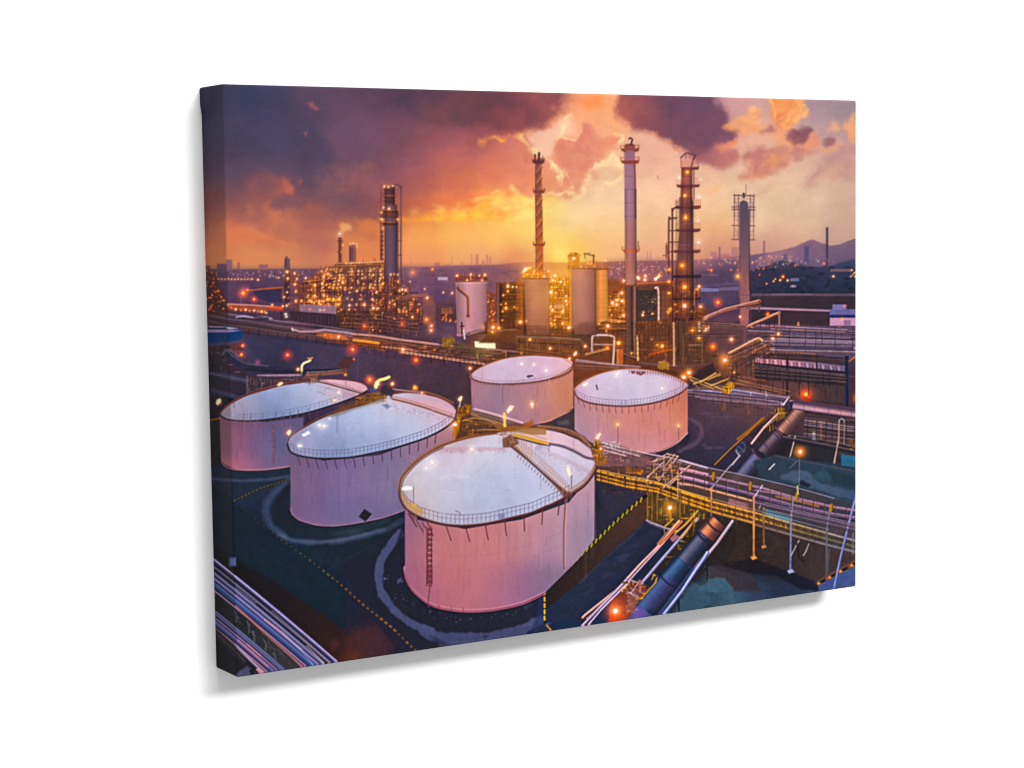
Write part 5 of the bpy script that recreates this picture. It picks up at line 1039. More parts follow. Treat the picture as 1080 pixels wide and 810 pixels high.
# blue-grey gravel heaps
view(715, 470)
poly([(430,90),(560,50),(700,75),(1035,140),(1035,330),(900,300),(680,230),(480,200)], [(520,120,(36,44,56)),(600,180,(56,72,92)),(700,160,(74,92,112)),(700,210,(44,54,66)),(800,160,(44,72,84)),(850,220,(62,82,104)),(950,180,(40,60,74)),(950,270,(52,70,98)),(560,160,(40,54,66)),(800,270,(58,72,96))], .95, 1.6, sig=45)
poly([(580,170),(640,148),(720,140),(770,180),(830,220),(900,240),(1030,270),(1030,320),(820,260),(700,225),(600,195)], [(640,165,(86,104,126)),(740,175,(92,108,128)),(800,220,(80,98,122)),(950,270,(66,84,116))], .75, 2, nz=(1.4,7,160), sm=3)
poly([(760,180),(840,130),(900,140),(870,200),(820,200)], (52,84,96), .75, 2, nz=(1.4,6,161)); poly([(840,130),(960,160),(1030,190),(1030,250),(900,215)], (36,56,68), .75, 2.5, nz=(1.4,6,162)); poly([(680,215),(705,195),(760,225),(740,240)], (22,34,42), .85, 1.4)
line([(520,135),(550,105)], 8, (200,196,206), .9); line([(635,130),(680,85)], 6, (120,120,130), .7); line([(550,55),(700,85),(1030,150)], 10, (60,60,76), .8); poly([(930,50),(1035,65),(1035,130),(940,110)], [(980,90,(48,104,134))], .95, 1); line([(560,60),(1030,150)], 4, (116,116,130), .5)
line([(692,80),(690,235)], 5, (150,130,120), .7); lamp(696,34,24,'w')
# below the rack: dark yard
poly([(260,440),(440,430),(650,510),(860,560),(1035,600),(1035,700),(800,790),(640,720),(180,690),(200,560)], [(300,520,(66,50,32)),(360,540,(80,60,36)),(300,600,(44,34,34)),(480,620,(34,28,32)),(560,540,(64,56,56)),(700,600,(50,48,54)),(600,660,(30,28,36)),(780,650,(56,52,58)),(950,640,(120,90,80)),(880,700,(96,70,62)),(400,660,(36,26,30)),(250,640,(50,36,34))], .95, 1.8, sig=50)
line([(300,575),(380,590),(480,610),(560,590)], 26, (54,44,40), .5, 2.5, sm=3); line([(420,520),(520,505),(570,550),(520,610)], 20, (72,62,58), .4, 2.5, sm=3)
poly([(180,690),(420,640),(640,720),(800,780),(820,830),(700,820),(560,740),(300,730)], [(300,710,(30,24,30)),(500,700,(24,22,32)),(680,760,(16,20,36))], .8, 2)
poly([(170,690),(300,730),(420,780),(480,820),(180,820)], [(220,720,(84,68,70)),(300,770,(60,58,68)),(400,800,(46,50,62))], .85, 1.6)
poly([(60,810),(150,720),(180,760),(260,752),(300,800),(310,830),(60,830)], [(120,790,(64,88,96)),(220,775,(92,128,150)),(270,800,(70,104,124))], .9, 1.6, nz=(1.2,6,163))
# rusty edge + yellow black kerb at lower right
poly([(840,740),(1035,640),(1035,700),(900,760),(800,810),(780,780)], [(960,660,(150,104,84)),(1000,650,(170,110,80)),(880,730,(84,62,58))], .6, 2)
poly([(800,800),(860,755),(950,715),(1035,670),(1035,830),(800,830)], [(860,790,(64,74,122)),(950,770,(72,90,140)),(1000,730,(84,102,150))], .95, .9)
for i in range(8):
    t = i/7.; x = 800+t*220; y = 785-t*120
    line([(x,y),(x+16,y-8)], 14, (230,150,70) if i % 2 == 0 else (20,14,16), .9, .6)
    line([(x+14,y-8),(x+28,y-14)], 15, (20,14,16) if i % 2 == 0 else (150,84,44), .9, .6)
poly([(935,800),(1000,795),(1005,830),(935,830)], (90,80,84), .8, 1)
# ------------------------------------------------ the pipe bridge and lower right
view(715, 470)
poly([(0,75),(300,150),(1035,340),(1035,580),(840,560),(430,450),(0,330)], [(60,200,(96,72,76)),(100,280,(110,74,46)),(300,260,(104,80,92)),(300,360,(90,66,48)),(550,350,(96,80,90)),(560,430,(70,64,50)),(800,400,(84,78,96)),(800,510,(58,60,60)),(980,440,(60,60,86)),(980,540,(56,60,76))], .8, 1.2, sig=50)
poly([(290,300),(400,330),(400,380),(280,345)], (170,120,126), .8, 1); poly([(495,360),(640,400),(635,445),(500,400)], (96,150,166), .9, 1)
pipe([(0,140),(60,148),(150,170),(300,205),(480,245),(700,310),(900,355),(1035,375)], 24, (172,138,150), (130,98,116), (66,48,64))
pipe([(0,178),(80,190),(200,225),(400,275),(640,340),(860,390),(1035,418)], 32, (150,120,146), (104,82,108), (48,40,60))
pipe([(0,215),(60,222),(190,255),(420,315)], 14, (240,190,150), (200,144,120), (120,80,70))
line([(440,320),(640,370),(860,420),(1035,465)], 14, (96,78,104), .9, .8); line([(660,385),(1035,475)], 6, (150,130,160), .6)
pipe([(440,255),(560,275),(700,318)], 10, (190,150,170), (140,104,124), (80,56,70))
line([(560,290),(700,320),(800,345)], 12, (210,140,90), .6, 1)
# girders
for (dy, w_, c, a) in ((0,11,(236,170,70),.95),(16,9,(120,74,30),.9),(28,10,(220,150,50),.95),(42,8,(96,60,26),.9),(54,12,(206,150,70),.9)):
    line([(0,262+dy),(190,318+dy*1.05),(430,380+dy*1.1)], w_, c, a, .7); 
for (dy, w_, c, c2, a) in ((0,10,(230,170,80),(150,150,170),.9),(18,14,(110,76,34),(60,62,60),.9),(32,9,(226,160,50),(96,104,90),.85),(48,10,(90,62,30),(56,60,66),.9),(64,12,(150,110,90),(130,140,160),.85)):
    line([(430,380+dy*1.05),(640,440+dy*1.05),(840,495+dy*1.05),(1035,548+dy)], w_, c, a, .7, col2=c2)
for i in range(46):
    x = 10+i*14; y = 290+i*3.85
    line([(x,y),(x+6,y+12)], 4, [(60,36,20),(250,196,90)][i % 2], .6)
posts([(0,258),(190,312),(430,374),(640,432),(840,488)], 24, -46, 2.6, (120,80,40), .55)
# hand rails and frames
line([(10,85),(120,115),(340,160),(660,235),(890,300)], 5.5, (160,148,172), .9, .6); line([(890,300),(1035,335)], 4, (90,90,120), .7); line([(10,100),(60,110),(150,138)], 5, (120,104,130), .8)
line([(355,55),(280,135),(205,225),(190,245)], 8, (166,152,170), .9, .6); line([(190,240),(190,400)], 10, (206,150,96), .9, col2=(150,110,80))
line([(480,228),(440,285),(430,300)], 9, (190,180,200), .9); line([(433,290),(432,460)], 11, (206,140,110), .95); line([(432,450),(432,640)], 11, (226,150,70), .95, col2=(190,120,60)); poly([(412,632),(440,626),(452,642),(424,652)], (230,150,90))
line([(488,355),(488,440)], 12, (150,120,50), .9); line([(489,450),(489,580)], 11, (130,92,60), .95); poly([(474,572),(498,566),(506,580),(480,588)], (170,126,80))
line([(640,350),(650,350),(640,480)], 9, (170,150,140), .9); line([(655,300),(645,400),(640,700)], 11, (150,140,160), .95, col2=(110,120,170)); poly([(622,712),(650,702),(664,720),(632,730)], (150,160,200))
line([(862,370),(848,480),(845,740)], 10, (120,124,150), .9, col2=(84,84,90)); line([(905,390),(905,600)], 4, (90,84,100), .6); line([(860,590),(850,740)], 12, (96,92,90), .7)
line([(998,490),(996,620)], 8, (130,120,120), .8)
line([(1035,240),(1010,290),(985,400),(960,500),(930,620),(905,730),(888,815)], 13, (104,112,170), .95, .6); line([(1030,245),(985,390),(930,610),(890,800)], 4, (186,190,226), .7)
line([(690,540),(668,580),(645,625)], 7, (176,168,174), .85); line([(745,560),(730,600),(715,625)], 7, (176,168,174), .85); line([(680,560),(690,640),(720,660)], 12, (26,26,32), .7)
for x in (205,415,680,875):
    y = {205:170,415:225,680:285,875:350}[x]
    poly([(x-16,y+14),(x-8,y-20),(x+10,y-18),(x+6,y+20),(x-6,y+34)], [(x,y,(210,166,60)),(x-5,y+20,(120,90,40))], .95, .7); line([(x+8,y-24),(x+4,y+24)], 4, (60,46,30), .8)
line([(680,230),(684,275)], 9, (200,190,130), .9); line([(462,360),(470,340)], 8, (180,160,150), .7)
for x in (395,405,418): line([(x,320),(x-2,362)], 6, (120,76,70), .9)
# left end of the bridge (gantry)
view(545, 470)
poly([(440,0),(560,10),(760,60),(900,70),(940,180),(800,250),(600,200),(460,140)], [(520,40,(110,70,74)),(600,40,(150,104,116)),(700,80,(120,84,92)),(560,100,(66,44,40)),(760,130,(96,66,60)),(860,140,(120,90,84)),(660,140,(84,56,36)),(480,90,(80,54,40))], .85, 1.6)
pipe([(490,20),(600,40),(700,80),(840,130)], 40, (180,130,146), (140,98,112), (70,46,54)); line([(500,10),(640,30),(760,48),(900,75),(1085,130)], 6, (206,170,186), .9); line([(500,-5),(660,15),(790,40)], 10, (190,150,164), .7)
pipe([(930,135),(1000,148),(1085,168)], 26, (220,170,180), (180,130,148), (104,72,88)); pipe([(930,178),(1010,195),(1085,215)], 26, (214,170,190), (160,120,144), (90,64,84)); pipe([(935,222),(1010,228),(1085,250)], 12, (230,180,150), (190,136,120), (110,76,70))
line([(930,80),(1085,125)], 7, (196,180,206), .9); line([(900,90),(940,96)], 5, (190,170,190), .7)
for (y0,y1,y2,w_,c) in ((145,215,310,11,(236,170,60)),(160,232,322,7,(96,60,26)),(170,244,345,10,(206,140,40)),(184,256,352,6,(80,50,24)),(192,262,366,11,(220,150,50))):
    line([(460,y0),(620,(y0+y1)/2+4),(800,y1),(1085,y2)], w_, c, .95, .7)
for x in (480,520,615,680,745,820,880,930): line([(x,130+(x-480)*.28),(x,200+(x-480)*.3)], 6, (70,46,32), .8)
rect(610,168,622,228,(50,40,40),a=.9)
GY_ = [((775,90),(860,45),6),((790,100),(800,70),6),((860,48),(918,62),8),((918,62),(830,180),9),((880,70),(885,180),8),((840,60),(838,190),8),((800,190),(840,160),6),((850,110),(900,50),6),((770,95),(870,60),6),((745,180),(830,100),9),((810,200),(880,100),7),((745,175),(748,235),8),((835,240),(985,115),10),((865,230),(930,170),7),((920,160),(918,300),9)]
for a, b, w_ in GY_: line([a, b], w_, (216,176,160), .9, .6); line([(a[0]+2,a[1]+5), (b[0]+2,b[1]+5)], w_*.5, (84,54,50), .6)
clutter([(740,150),(930,80),(940,200),(820,260),(740,240)], 46, [(230,170,90),(110,72,40),(70,48,44),(190,140,110)], 170, 8, 40, 4.5, .85, .4)
poly([(612,140),(640,115),(670,130),(720,140),(700,165),(640,160)], (150,90,30), .8, 1.2, nz=(1.4,4,171)); line([(690,155),(705,160),(715,145)], 9, (216,140,40), .9, sm=3)
clutter([(470,60),(700,110),(740,200),(600,190),(470,140)], 60, [(50,36,36),(170,110,50),(110,74,60),(90,60,50)], 172, 8, 40, 4, .8, .5)
poly([(730,260),(1085,370),(1085,420),(960,440),(900,470),(740,430)], [(780,330,(110,82,40)),(860,360,(110,78,34)),(920,380,(84,62,44)),(1000,400,(70,56,40)),(760,400,(74,58,42))], .9, 1.4)
clutter([(740,280),(1000,350),(1080,400),(960,430),(900,460),(745,420)], 80, [(210,150,40),(60,44,30),(130,94,36),(90,66,40),(240,180,60)], 173, 10, 50, 4.5, .8, .4)
for x in (745,770,800,860,930): line([(x,270),(x,430-(x-745)*.1)], 7, (150,108,44), .85)
glow(872,354,50,(255,180,30),.8); lamp(872,354,28,'w'); line([(872,370),(876,420)], 12, (240,180,60), .8)
# bund wall with yellow/black coping
poly([(160,810),(265,712),(440,560),(600,400),(735,290),(738,420),(600,540),(480,650),(360,780),(170,930),(155,850)], [(220,800,(36,30,34)),(300,740,(46,34,36)),(420,620,(60,42,38)),(520,540,(74,50,42)),(650,420,(92,62,50)),(720,340,(84,58,46)),(180,880,(34,32,40))], 1, .8, id=15, sig=50)
poly([(740,420),(640,510),(500,640),(350,780),(380,790),(520,660),(650,540),(760,450)], (62,56,70), .8, 1.2)
CO = np.array([(150,835),(262,718),(330,660),(450,548),(560,440),(640,370),(735,290)])
line(CO+[0,-4], 20, (22,20,20), 1, .6)
s_ = np.linspace(0, 1, 24)
seg = np.hypot(*(CO[1:]-CO[:-1]).T); cum = np.r_[0, np.cumsum(seg)]/seg.sum()
px_ = np.interp(s_, cum, CO[:,0]); py_ = np.interp(s_, cum, CO[:,1])
for i in range(5, 23):
    if i % 1 == 0:
        line([(px_[i]+3,py_[i]-15),(px_[i]-4,py_[i]+7)], 9, (168,156,40) if i < 20 else (206,160,40), .95, .6); line([(px_[i]-2,py_[i]+2),(px_[i]+10,py_[i]-8)], 6, (150,144,30), .7)
poly([(480,360),(600,300),(690,270),(730,280),(620,370),(560,430),(480,500)], (52,50,66), .3, 3)
# road between wall and pipes
poly([(740,430),(840,470),(720,600),(560,800),(400,1000),(150,1010),(170,930),(370,780),(500,650),(650,530)], [(750,470,(48,40,56)),(680,560,(40,46,70)),(600,640,(46,54,76)),(540,680,(36,42,62)),(480,760,(38,42,64)),(420,850,(38,40,64)),(320,900,(30,54,80)),(250,960,(22,56,80)),(400,950,(44,44,74)),(500,880,(56,40,56))], 1, 1, sig=55)
for i in range(26):
    rng = np.random.RandomState(1200+i); t = rng.rand(); x = 760-t*520+rng.uniform(-40,60); y = 470+t*460+rng.uniform(-20,20)
    poly([(x-30,y+14),(x-6,y-14),(x+34,y-12),(x+8,y+16)], [(62,66,90),(30,34,52),(50,58,84)][i % 3], .3, 2.2, nz=(1.4,6,174))
poly([(560,640),(620,610),(660,620),(600,660)], (66,74,96), .5, 2, nz=(1.4,4,175))
line([(740,425),(760,436),(850,470),(915,488)], 9, (200,180,190), .85, .7); line([(745,440),(840,478)], 6, (110,96,106), .8); line([(840,465),(842,500)], 5, (190,150,110), .8); line([(842,462),(890,418)], 8, (220,170,70), .9); line([(876,378),(876,420)], 12, (190,130,50), .7)
# long thin pipes
pipe([(925,432),(800,580),(700,680),(600,790),(560,830),(390,965),(375,980)], 17, (244,196,190), (206,150,150), (84,56,64))
line([(940,430),(830,560),(720,680),(620,790),(570,845),(400,985)], 9, (216,170,190), .95, .6)
line([(935,436),(870,510),(815,560)], 14, (190,100,44), .8, .9); line([(925,425),(850,500),(800,560)], 6, (255,190,110), .7)
pipe([(1030,420),(930,530),(800,680),(715,780)], 22, (190,186,220), (130,124,156), (66,60,84)); line([(1025,415),(985,465),(940,520)], 16, (230,160,90), .8, 1); line([(1030,372),(960,450),(900,500)], 12, (220,170,80), .8)
poly([(870,530),(900,500),(930,520),(890,550)], (190,130,130), .8, 1)
poly([(800,700),(940,540),(1010,430),(1040,470),(960,580),(840,700),(790,780)], [(900,620,(44,40,34)),(980,500,(70,56,30)),(830,700,(40,36,44))], .85, 1.2); clutter([(830,680),(940,540),(1020,440),(1035,470),(960,580),(850,700)], 50, [(190,140,50),(60,46,34),(110,84,44),(40,36,40)], 176, 8, 36, 4, .85, .4)
# blue pipe body
view(545, 570)
poly([(1085,-100),(1085,60),(1040,160),(960,260),(880,330),(850,345),(835,432),(640,445),(660,400),(720,340),(800,240),(830,200),(900,120),(980,20),(1010,-30),(1050,-80)], [(1050,-40,(60,66,110)),(1070,20,(50,56,96)),(960,80,(30,90,150)),(1010,120,(36,70,120)),(900,160,(36,92,150)),(860,220,(40,84,130)),(960,200,(40,56,92)),(820,260,(46,96,130)),(780,320,(60,84,130)),(840,330,(80,72,120)),(880,300,(50,54,90)),(720,380,(84,80,150)),(700,420,(120,80,150)),(760,420,(110,72,120)),(820,400,(46,50,80))], 1, .8, sig=45)
line([(1010,10),(920,120),(850,210),(780,300),(720,380)], 20, (60,120,180), .45, 2); glow(835,275,50,(20,120,130),.5); glow(690,410,50,(150,60,160),.4)
line([(800,205),(840,212),(868,250),(880,290)], 10, (20,34,56), .9, .8, sm=3); line([(812,196),(850,206),(880,240)], 4, (90,130,170), .6, sm=3); line([(700,345),(735,370),(755,415)], 8, (50,44,76), .9, .8, sm=3)
poly([(830,420),(1085,100),(1090,370),(830,430)], [(900,400,(34,42,54)),(960,330,(30,36,46)),(1000,260,(40,50,56)),(1050,250,(58,68,74)),(1050,320,(62,86,100)),(1060,160,(30,34,44)),(930,400,(46,60,72))], .9, 1.4)
poly([(1010,290),(1050,240),(1085,200),(1085,330),(1000,370)], (66,84,88), .5, 2.5, nz=(1.4,6,177)); poly([(1070,180),(1090,160),(1090,210)], (84,66,70), .8)
pipe([(1085,70),(1060,110),(1005,190),(940,290),(870,380),(830,430)], 22, (196,206,236), (132,140,190), (70,72,110)); line([(1085,66),(1040,110),(1010,160)], 9, (206,160,160), .6)
line([(920,340),(922,410)], 9, (20,22,32), .85); line([(1005,190),(1010,165)], 12, (90,90,120), .6)
# upper end of the blue pipe, coming out from under the bridge
view(715, 470)
poly([(240,470),(330,480),(330,560),(250,700),(180,690),(60,830),(0,830),(120,660)], [(280,520,(44,34,30)),(200,640,(40,34,36)),(100,780,(44,46,56))], .8, 2)
bigpipe((30,665), (-190,930), 118, (84,116,154), (48,78,116), (28,38,60), 146); line([(-60,790),(-150,890)], 90, (96,70,124), .35, 5)
bigpipe((150,520), (34,662), 110, (116,112,136), (72,78,108), (34,36,52), 118)
bigpipe((228,430), (158,512), 104, (236,156,116), (176,108,86), (84,52,58), 108)
ringmark((205,460), (-70,82), 104, 12, (60,42,52)); ringmark((150,524), (-70,82), 112, 14, (46,38,58)); ringmark((-55,770), (-70,84), 128, 10, (24,36,66))
line([(150,690),(205,700),(260,752),(300,800)], 5, (120,150,170), .4, 1.2, sm=3)
poly([(160,690),(240,680),(420,730),(470,830),(280,830),(200,740)], [(220,700,(84,68,72)),(330,740,(62,54,62)),(400,790,(44,46,58))], .8, 2)
poly([(120,830),(150,790),(190,762),(230,750),(262,756),(290,790),(312,830)], [(150,810,(62,86,100)),(220,770,(88,122,142)),(270,800,(56,84,104)),(250,820,(66,96,116))], .95, 1.4, nz=(1,5,163), sm=2)
line([(165,680),(168,760)], 8, (26,24,30), .8)
pipe([(310,432),(220,560),(110,690),(60,770),(20,840)], 22, (214,206,226), (164,144,166), (76,66,90)); line([(306,436),(210,570),(130,668)], 7, (206,160,140), .7)
view(545, 570)
# valve chamber & red lamp
poly([(590,250),(640,230),(720,250),(760,260),(720,330),(690,355),(640,445),(520,470),(540,330)], [(640,300,(110,74,70)),(660,340,(130,84,80)),(600,340,(190,60,20)),(620,420,(96,56,64)),(560,440,(150,60,40)),(700,300,(70,50,50))], .95, 1); 
for a, b, w_, c in (((640,225),(720,248),6,(200,180,196)),((645,265),(700,330),5,(150,130,150)),((690,245),(650,300),6,(200,170,180)),((640,295),(695,330),9,(214,190,190)),((600,270),(640,250),7,(200,150,60)),((690,330),(715,330),9,(206,160,40)),((710,330),(790,240),8,(200,150,40)),((790,240),(798,205),9,(200,160,60)),((798,205),(780,195),8,(200,160,60)),((780,195),(770,225),7,(190,150,50)),((600,290),(620,265),8,(220,170,60)),((740,270),(800,200),10,(40,40,60)),((700,230),(705,290),16,(170,110,100))):
    line([a, b], w_, c, .9, .6)
poly([(640,300),(700,330),(660,410),(620,400)], [(660,350,(140,90,84))], .8, 1)
for i in range(30):
    rng = np.random.RandomState(1300+i); glow(rng.uniform(620,690), rng.uniform(310,420), rng.uniform(3,6), (220,150,110), .25)
clutter([(590,240),(730,235),(720,330),(600,300)], 26, [(220,170,60),(60,46,36),(180,150,150)], 178, 8, 30, 4, .8, .5)
glow(560,395,66,(255,60,0),1.); glow(560,430,56,(240,40,0),.7); rect(530,420,600,470,(220,60,10),a=.5,soft=2); lamp(562,402,32,'w'); lamp(562,402,18,'c')
pipe([(625,225),(560,295),(470,385),(370,490)], 17, (214,200,216), (170,140,170), (84,66,90)); line([(640,235),(560,315),(480,395),(395,495)], 9, (216,190,216), .95, .6)
line([(605,240),(630,240)], 12, (96,70,50), .8)
# bottom corner by the wall
poly([(150,270),(160,470),(190,520),(100,545),(60,545),(90,500)], [(110,520,(40,56,100)),(150,500,(36,50,84))], .6, 2); line([(158,280),(160,470)], 14, (28,26,22), .95, .6)
for y in range(290, 470, 36): line([(158,y),(159,y+18)], 11, (220,170,50), .95, .6)
line([(165,478),(205,520)], 7, (216,170,60), .9); line([(70,540),(95,530)], 8, (200,170,60), .8); line([(165,480),(110,500),(60,525)], 9, (30,34,60), .6)
# ------------------------------------------------ steel, pipes and fittings in close order
DK = (44,28,32); DK2 = (58,36,40)
view(205, 210)
for (x0,y0,x1,y1,nx_,ny_) in ((770,384,900,510,6,6),(905,376,1085,510,9,6),(700,440,800,590,6,5),(600,478,700,596,5,4),(845,516,1030,640,8,5),(820,645,1085,735,12,4),(515,470,592,628,3,6)):
    grid(x0, y0, x1, y1, nx_, ny_, DK, 3, .55, (170,100,64))
rng = np.random.RandomState(31)
for y in (398,412,430,448,466,486,505):
    for x in range(730+int((505-y)*.2), 1080, 21):
        if rng.rand() < .62: lamp(x+rng.uniform(-5,5), y+rng.uniform(-3,3), rng.uniform(7,11), 'wywy'[rng.randint(4)], rng.uniform(.6,1))
for y in (520,545,575,605,630):
    for x in range(620, 1080, 30):
        if rng.rand() < .45: lamp(x+rng.uniform(-9,9), y+rng.uniform(-4,4), rng.uniform(5,9), 'yow'[rng.randint(3)], rng.uniform(.6,1))
for (x0, w_) in ((870,12),(915,18),(945,10),(985,14),(1040,16)):
    line([(x0,400),(x0,510)], w_, (104,68,76), .7, .7); line([(x0-w_*.3,400),(x0-w_*.3,510)], w_*.25, (160,104,90), .6); line([(x0+w_*.4,400),(x0+w_*.4,510)], w_*.25, (54,32,40), .7)
for k in range(9):
    line([(830,652+k*9),(1085,664+k*8)], 3, [(150,94,66),(40,26,30),(96,62,58)][k % 3], .6)
view(375, 210)
cyl(165, 30, 238, 640, .3, .45, .12); cyl(168, -72, 222, 32, .3, .4, .1)
line([(228,120),(228,420)], 3, (60,40,52), .8); line([(176,150),(176,560)], 3, (150,110,120), .5)
for y in range(150, 620, 40): line([(167,y),(237,y+1)], 2.2, (84,60,76), .5)
for (x0,y0,x1,y1,nx_,ny_) in ((160,470,260,640,5,7),(260,560,380,690,6,5),(0,390,150,640,7,9),(160,640,380,740,10,3),(465,600,570,690,5,3)):
    grid(x0, y0, x1, y1, nx_, ny_, DK, 3, .5, (176,104,62))
for k in range(7): line([(0,660+k*9),(360,720+k*6)], 3, [(140,90,70),(40,28,32),(96,64,62)][k % 3], .55)
cyl(574, 470, 750, 770, .28, .30, .08)
for x in (610,650,690,725): line([(x,480),(x,750)], 1.8, (170,116,130), .4)
grid(822, 492, 960, 724, 5, 6, (52,32,26), 3, .6, (190,120,50))
# silos: round them, band them, hang pipes on them
view(545, 210)
cyl(38, 455, 186, 775, .30, .10, .06); cyl(312, 395, 452, 775, .14, .48, .06); cyl(450, 400, 522, 740, .34, .26, .06)
for (x, y0, y1, w_, c) in ((62,460,770,4,(120,80,72)),(100,456,775,2.5,(150,104,88)),(136,456,776,2.5,(136,90,76)),(330,398,765,3,(150,100,90)),(372,396,770,2.5,(160,112,102)),(412,396,770,2.5,(130,86,84)),(446,398,760,6,(90,54,50)),(468,402,700,3,(190,116,60)),(492,402,690,2.5,(200,124,64)),(300,400,760,7,(196,116,36))):
    line([(x,y0),(x+2,y1)], w_*.8, c, .35, .8)
for y in (468,492,545,600,655,700): line([(312,y),(450,y-2)], 2, (128,84,78), .35, .7); line([(42,y+6),(182,y+4)], 2, (120,80,66), .3, .7); line([(454,y-8),(518,y-11)], 2, (170,100,50), .35, .7)
for (x0,x1,y,n_) in ((312,450,394,16),(452,520,398,9),(30,182,452,16)):
    posts([(x0,y),(x1,y)], n_, 20, 2.4, (150,90,50), .8); line([(x0,y-20),(x1,y-20)], 2.6, (226,150,80), .8); line([(x0,y+2),(x1,y+2)], 5, (90,52,36), .8)
poly([(312,760),(330,720),(400,700),(450,730),(450,775),(320,778)], (74,46,42), .55, 3); poly([(50,740),(120,720),(186,745),(186,780),(60,780)], (80,50,40), .5, 3)
grid(186, 480, 298, 760, 5, 9, (96,50,22), 3.4, .6, (240,150,50)); grid(524, 560, 622, 800, 4, 8, (70,38,24), 3.4, .6, (210,120,50))
for k in range(5): line([(470,690+k*15),(622,694+k*14)], 4, [(206,140,84),(64,38,28),(150,92,56)][k % 3], .7)
poly([(40,456),(182,454),(186,770),(60,772)], (206,112,80), .32, 1); poly([(312,395),(450,398),(450,770),(330,770)], (206,112,88), .30, 1)
glow(160, 560, 110, (255,130,20), .5); glow(300, 420, 90, (255,150,30), .5); glow(300, 620, 90, (255,120,20), .35); glow(570, 620, 90, (255,110,20), .35); glow(60, 430, 80, (255,140,20), .4)
lamps('w',(218,436,13),(206,462,12),(250,472,13),(195,530,16),(280,580,13),(204,632,13),(262,640,12),(298,732,18),(545,590,17),(570,575,12),(600,580,15),(570,602,13),(598,535,14),(607,662,14),(518,722,18),(20,700,15))
# chimney and frame
cyl(614, -60, 684, 490, .2, .5, .08)
grid(690, 520, 795, 690, 6, 8, (44,34,36), 2.6, .7, (110,84,70)); grid(690, 695, 870, 805, 9, 4, (40,26,26), 3, .7, (170,100,50)); grid(800, 520, 870, 690, 3, 6, (60,38,34), 3, .5, (170,104,70))
view(545, 80)
cyl(936, 530, 1002, 812, .25, .4, .06); line([(950,540),(944,810)], 3, (70,40,44), .7); line([(988,540),(992,810)], 3, (60,36,44), .7)
for y in range(545, 810, 14): line([(1004,y),(1013,y)], 2.4, (120,70,70), .7)
view(545, 210)
cyl(905, 10, 1006, 690, .25, .42, .04)
poly([(926,-10),(1002,-10),(1006,180),(1004,440),(1006,560),(995,680),(990,820),(905,820),(898,680),(890,560),(905,440),(926,180)], (70,40,44), .10, .8)
for x, w_ in ((940,3),(972,3),(992,4)): line([(x,0),(x-2,690)], w_, (64,38,44), .7)
for y in range(10, 680, 22): line([(925,y),(1003,y-1)], 2, (90,52,54), .45)
for y in range(60, 440, 13): line([(1006,y),(1014,y)], 2.4, (130,78,76), .6)
grid(884, 450, 1048, 690, 7, 7, (52,30,30), 3, .5, (170,96,54))
for (x, y, r, k) in ((962,106,19,'y'),(942,378,20,'y'),(956,500,21,'y'),(956,608,21,'w')): lamp(x, y, r, k)
view(545, 340)
grid(0, 20, 330, 80, 14, 3, (70,44,34), 3, .5, (170,110,66)); grid(620, 0, 700, 190, 4, 7, (56,38,36), 3, .6, (140,100,80)); grid(700, 10, 890, 205, 8, 7, (52,32,30), 3, .45, (140,84,48)); grid(955, 10, 1085, 230, 7, 8, (52,36,36), 3, .5, (150,96,66))
for k in range(6): line([(330,225+k*7),(700,252+k*4)], 3, [(190,150,150),(84,58,58),(140,104,104)][k % 3], .6)
for k in range(5): line([(0,150+k*7),(300,186+k*3)], 3, [(176,120,80),(70,44,36),(130,84,60)][k % 3], .55)
# ---- right hand racks
def rack(x0, y0, x1, y1, n, h, cols, w=4, a=.75, seed=0):
    rng = np.random.RandomState(seed)
    for i in range(n):
        d = h*i/max(n-1, 1)
        c = cols[rng.randint(len(cols))]
        b0 = rng.uniform(0, .2) if rng.rand() < .4 else 0; b1 = 1-(rng.uniform(0, .25) if rng.rand() < .4 else 0)
        P = [(x0+(x1-x0)*b0, y0+d+(y1-y0)*b0), (x0+(x1-x0)*b1, y0+d*.92+(y1-y0)*b1)]
        ww = w*rng.uniform(.6, 1.5)
        line(np.array(P)+[0, ww*.6], ww*.8, (34,28,38), a*.9, .6); line(P, ww, c, a, .6)
LAV = [(176,148,176),(130,108,140),(206,180,200),(96,80,108),(150,116,130),(70,58,80),(190,140,140)]
BRN = [(120,84,80),(84,58,60),(160,112,96),(56,40,46),(196,134,96),(104,74,78)]
view(715, 210)
rack(400, 735, 1035, 760, 12, 78, LAV+BRN, 4.5, .75, 1)
rng = np.random.RandomState(401)
for x in np.cumsum(rng.uniform(18, 90, 12))+430: line([(x,745+rng.uniform(0,20)),(x+1,800+rng.uniform(0,15))], 3, (48,38,48), .6)
rack(80, 690, 360, 700, 8, 90, BRN, 4, .6, 2)
view(715, 340)
rack(530, 22, 1035, 46, 20, 140, LAV, 4.5, .8, 3)
for x in np.cumsum(rng.uniform(24, 120, 8))+530: line([(x,30+rng.uniform(0,40)),(x,120+rng.uniform(0,50))], 4, (44,36,48), .6); line([(x+4,50),(x+4,150)], 1.8, (150,124,140), .4)
for k in range(4): line([(540,48+k*34),(1035,72+k*30)], 5, (52,42,56), .7)
rack(300, 150, 520, 60, 11, 120, BRN+[(216,160,120),(176,110,70)], 5, .6, 4); pipe([(290,178),(430,104),(462,94),(480,106)], 20, (240,190,160), (190,134,110), (96,62,56), sm=3)
for x in range(310, 530, 26): line([(x,250-(x-310)*.35),(x,330-(x-310)*.25)], 4, (52,36,36), .7)
grid(270, 180, 420, 320, 7, 6, (60,40,38), 3.2, .6, (190,124,80))
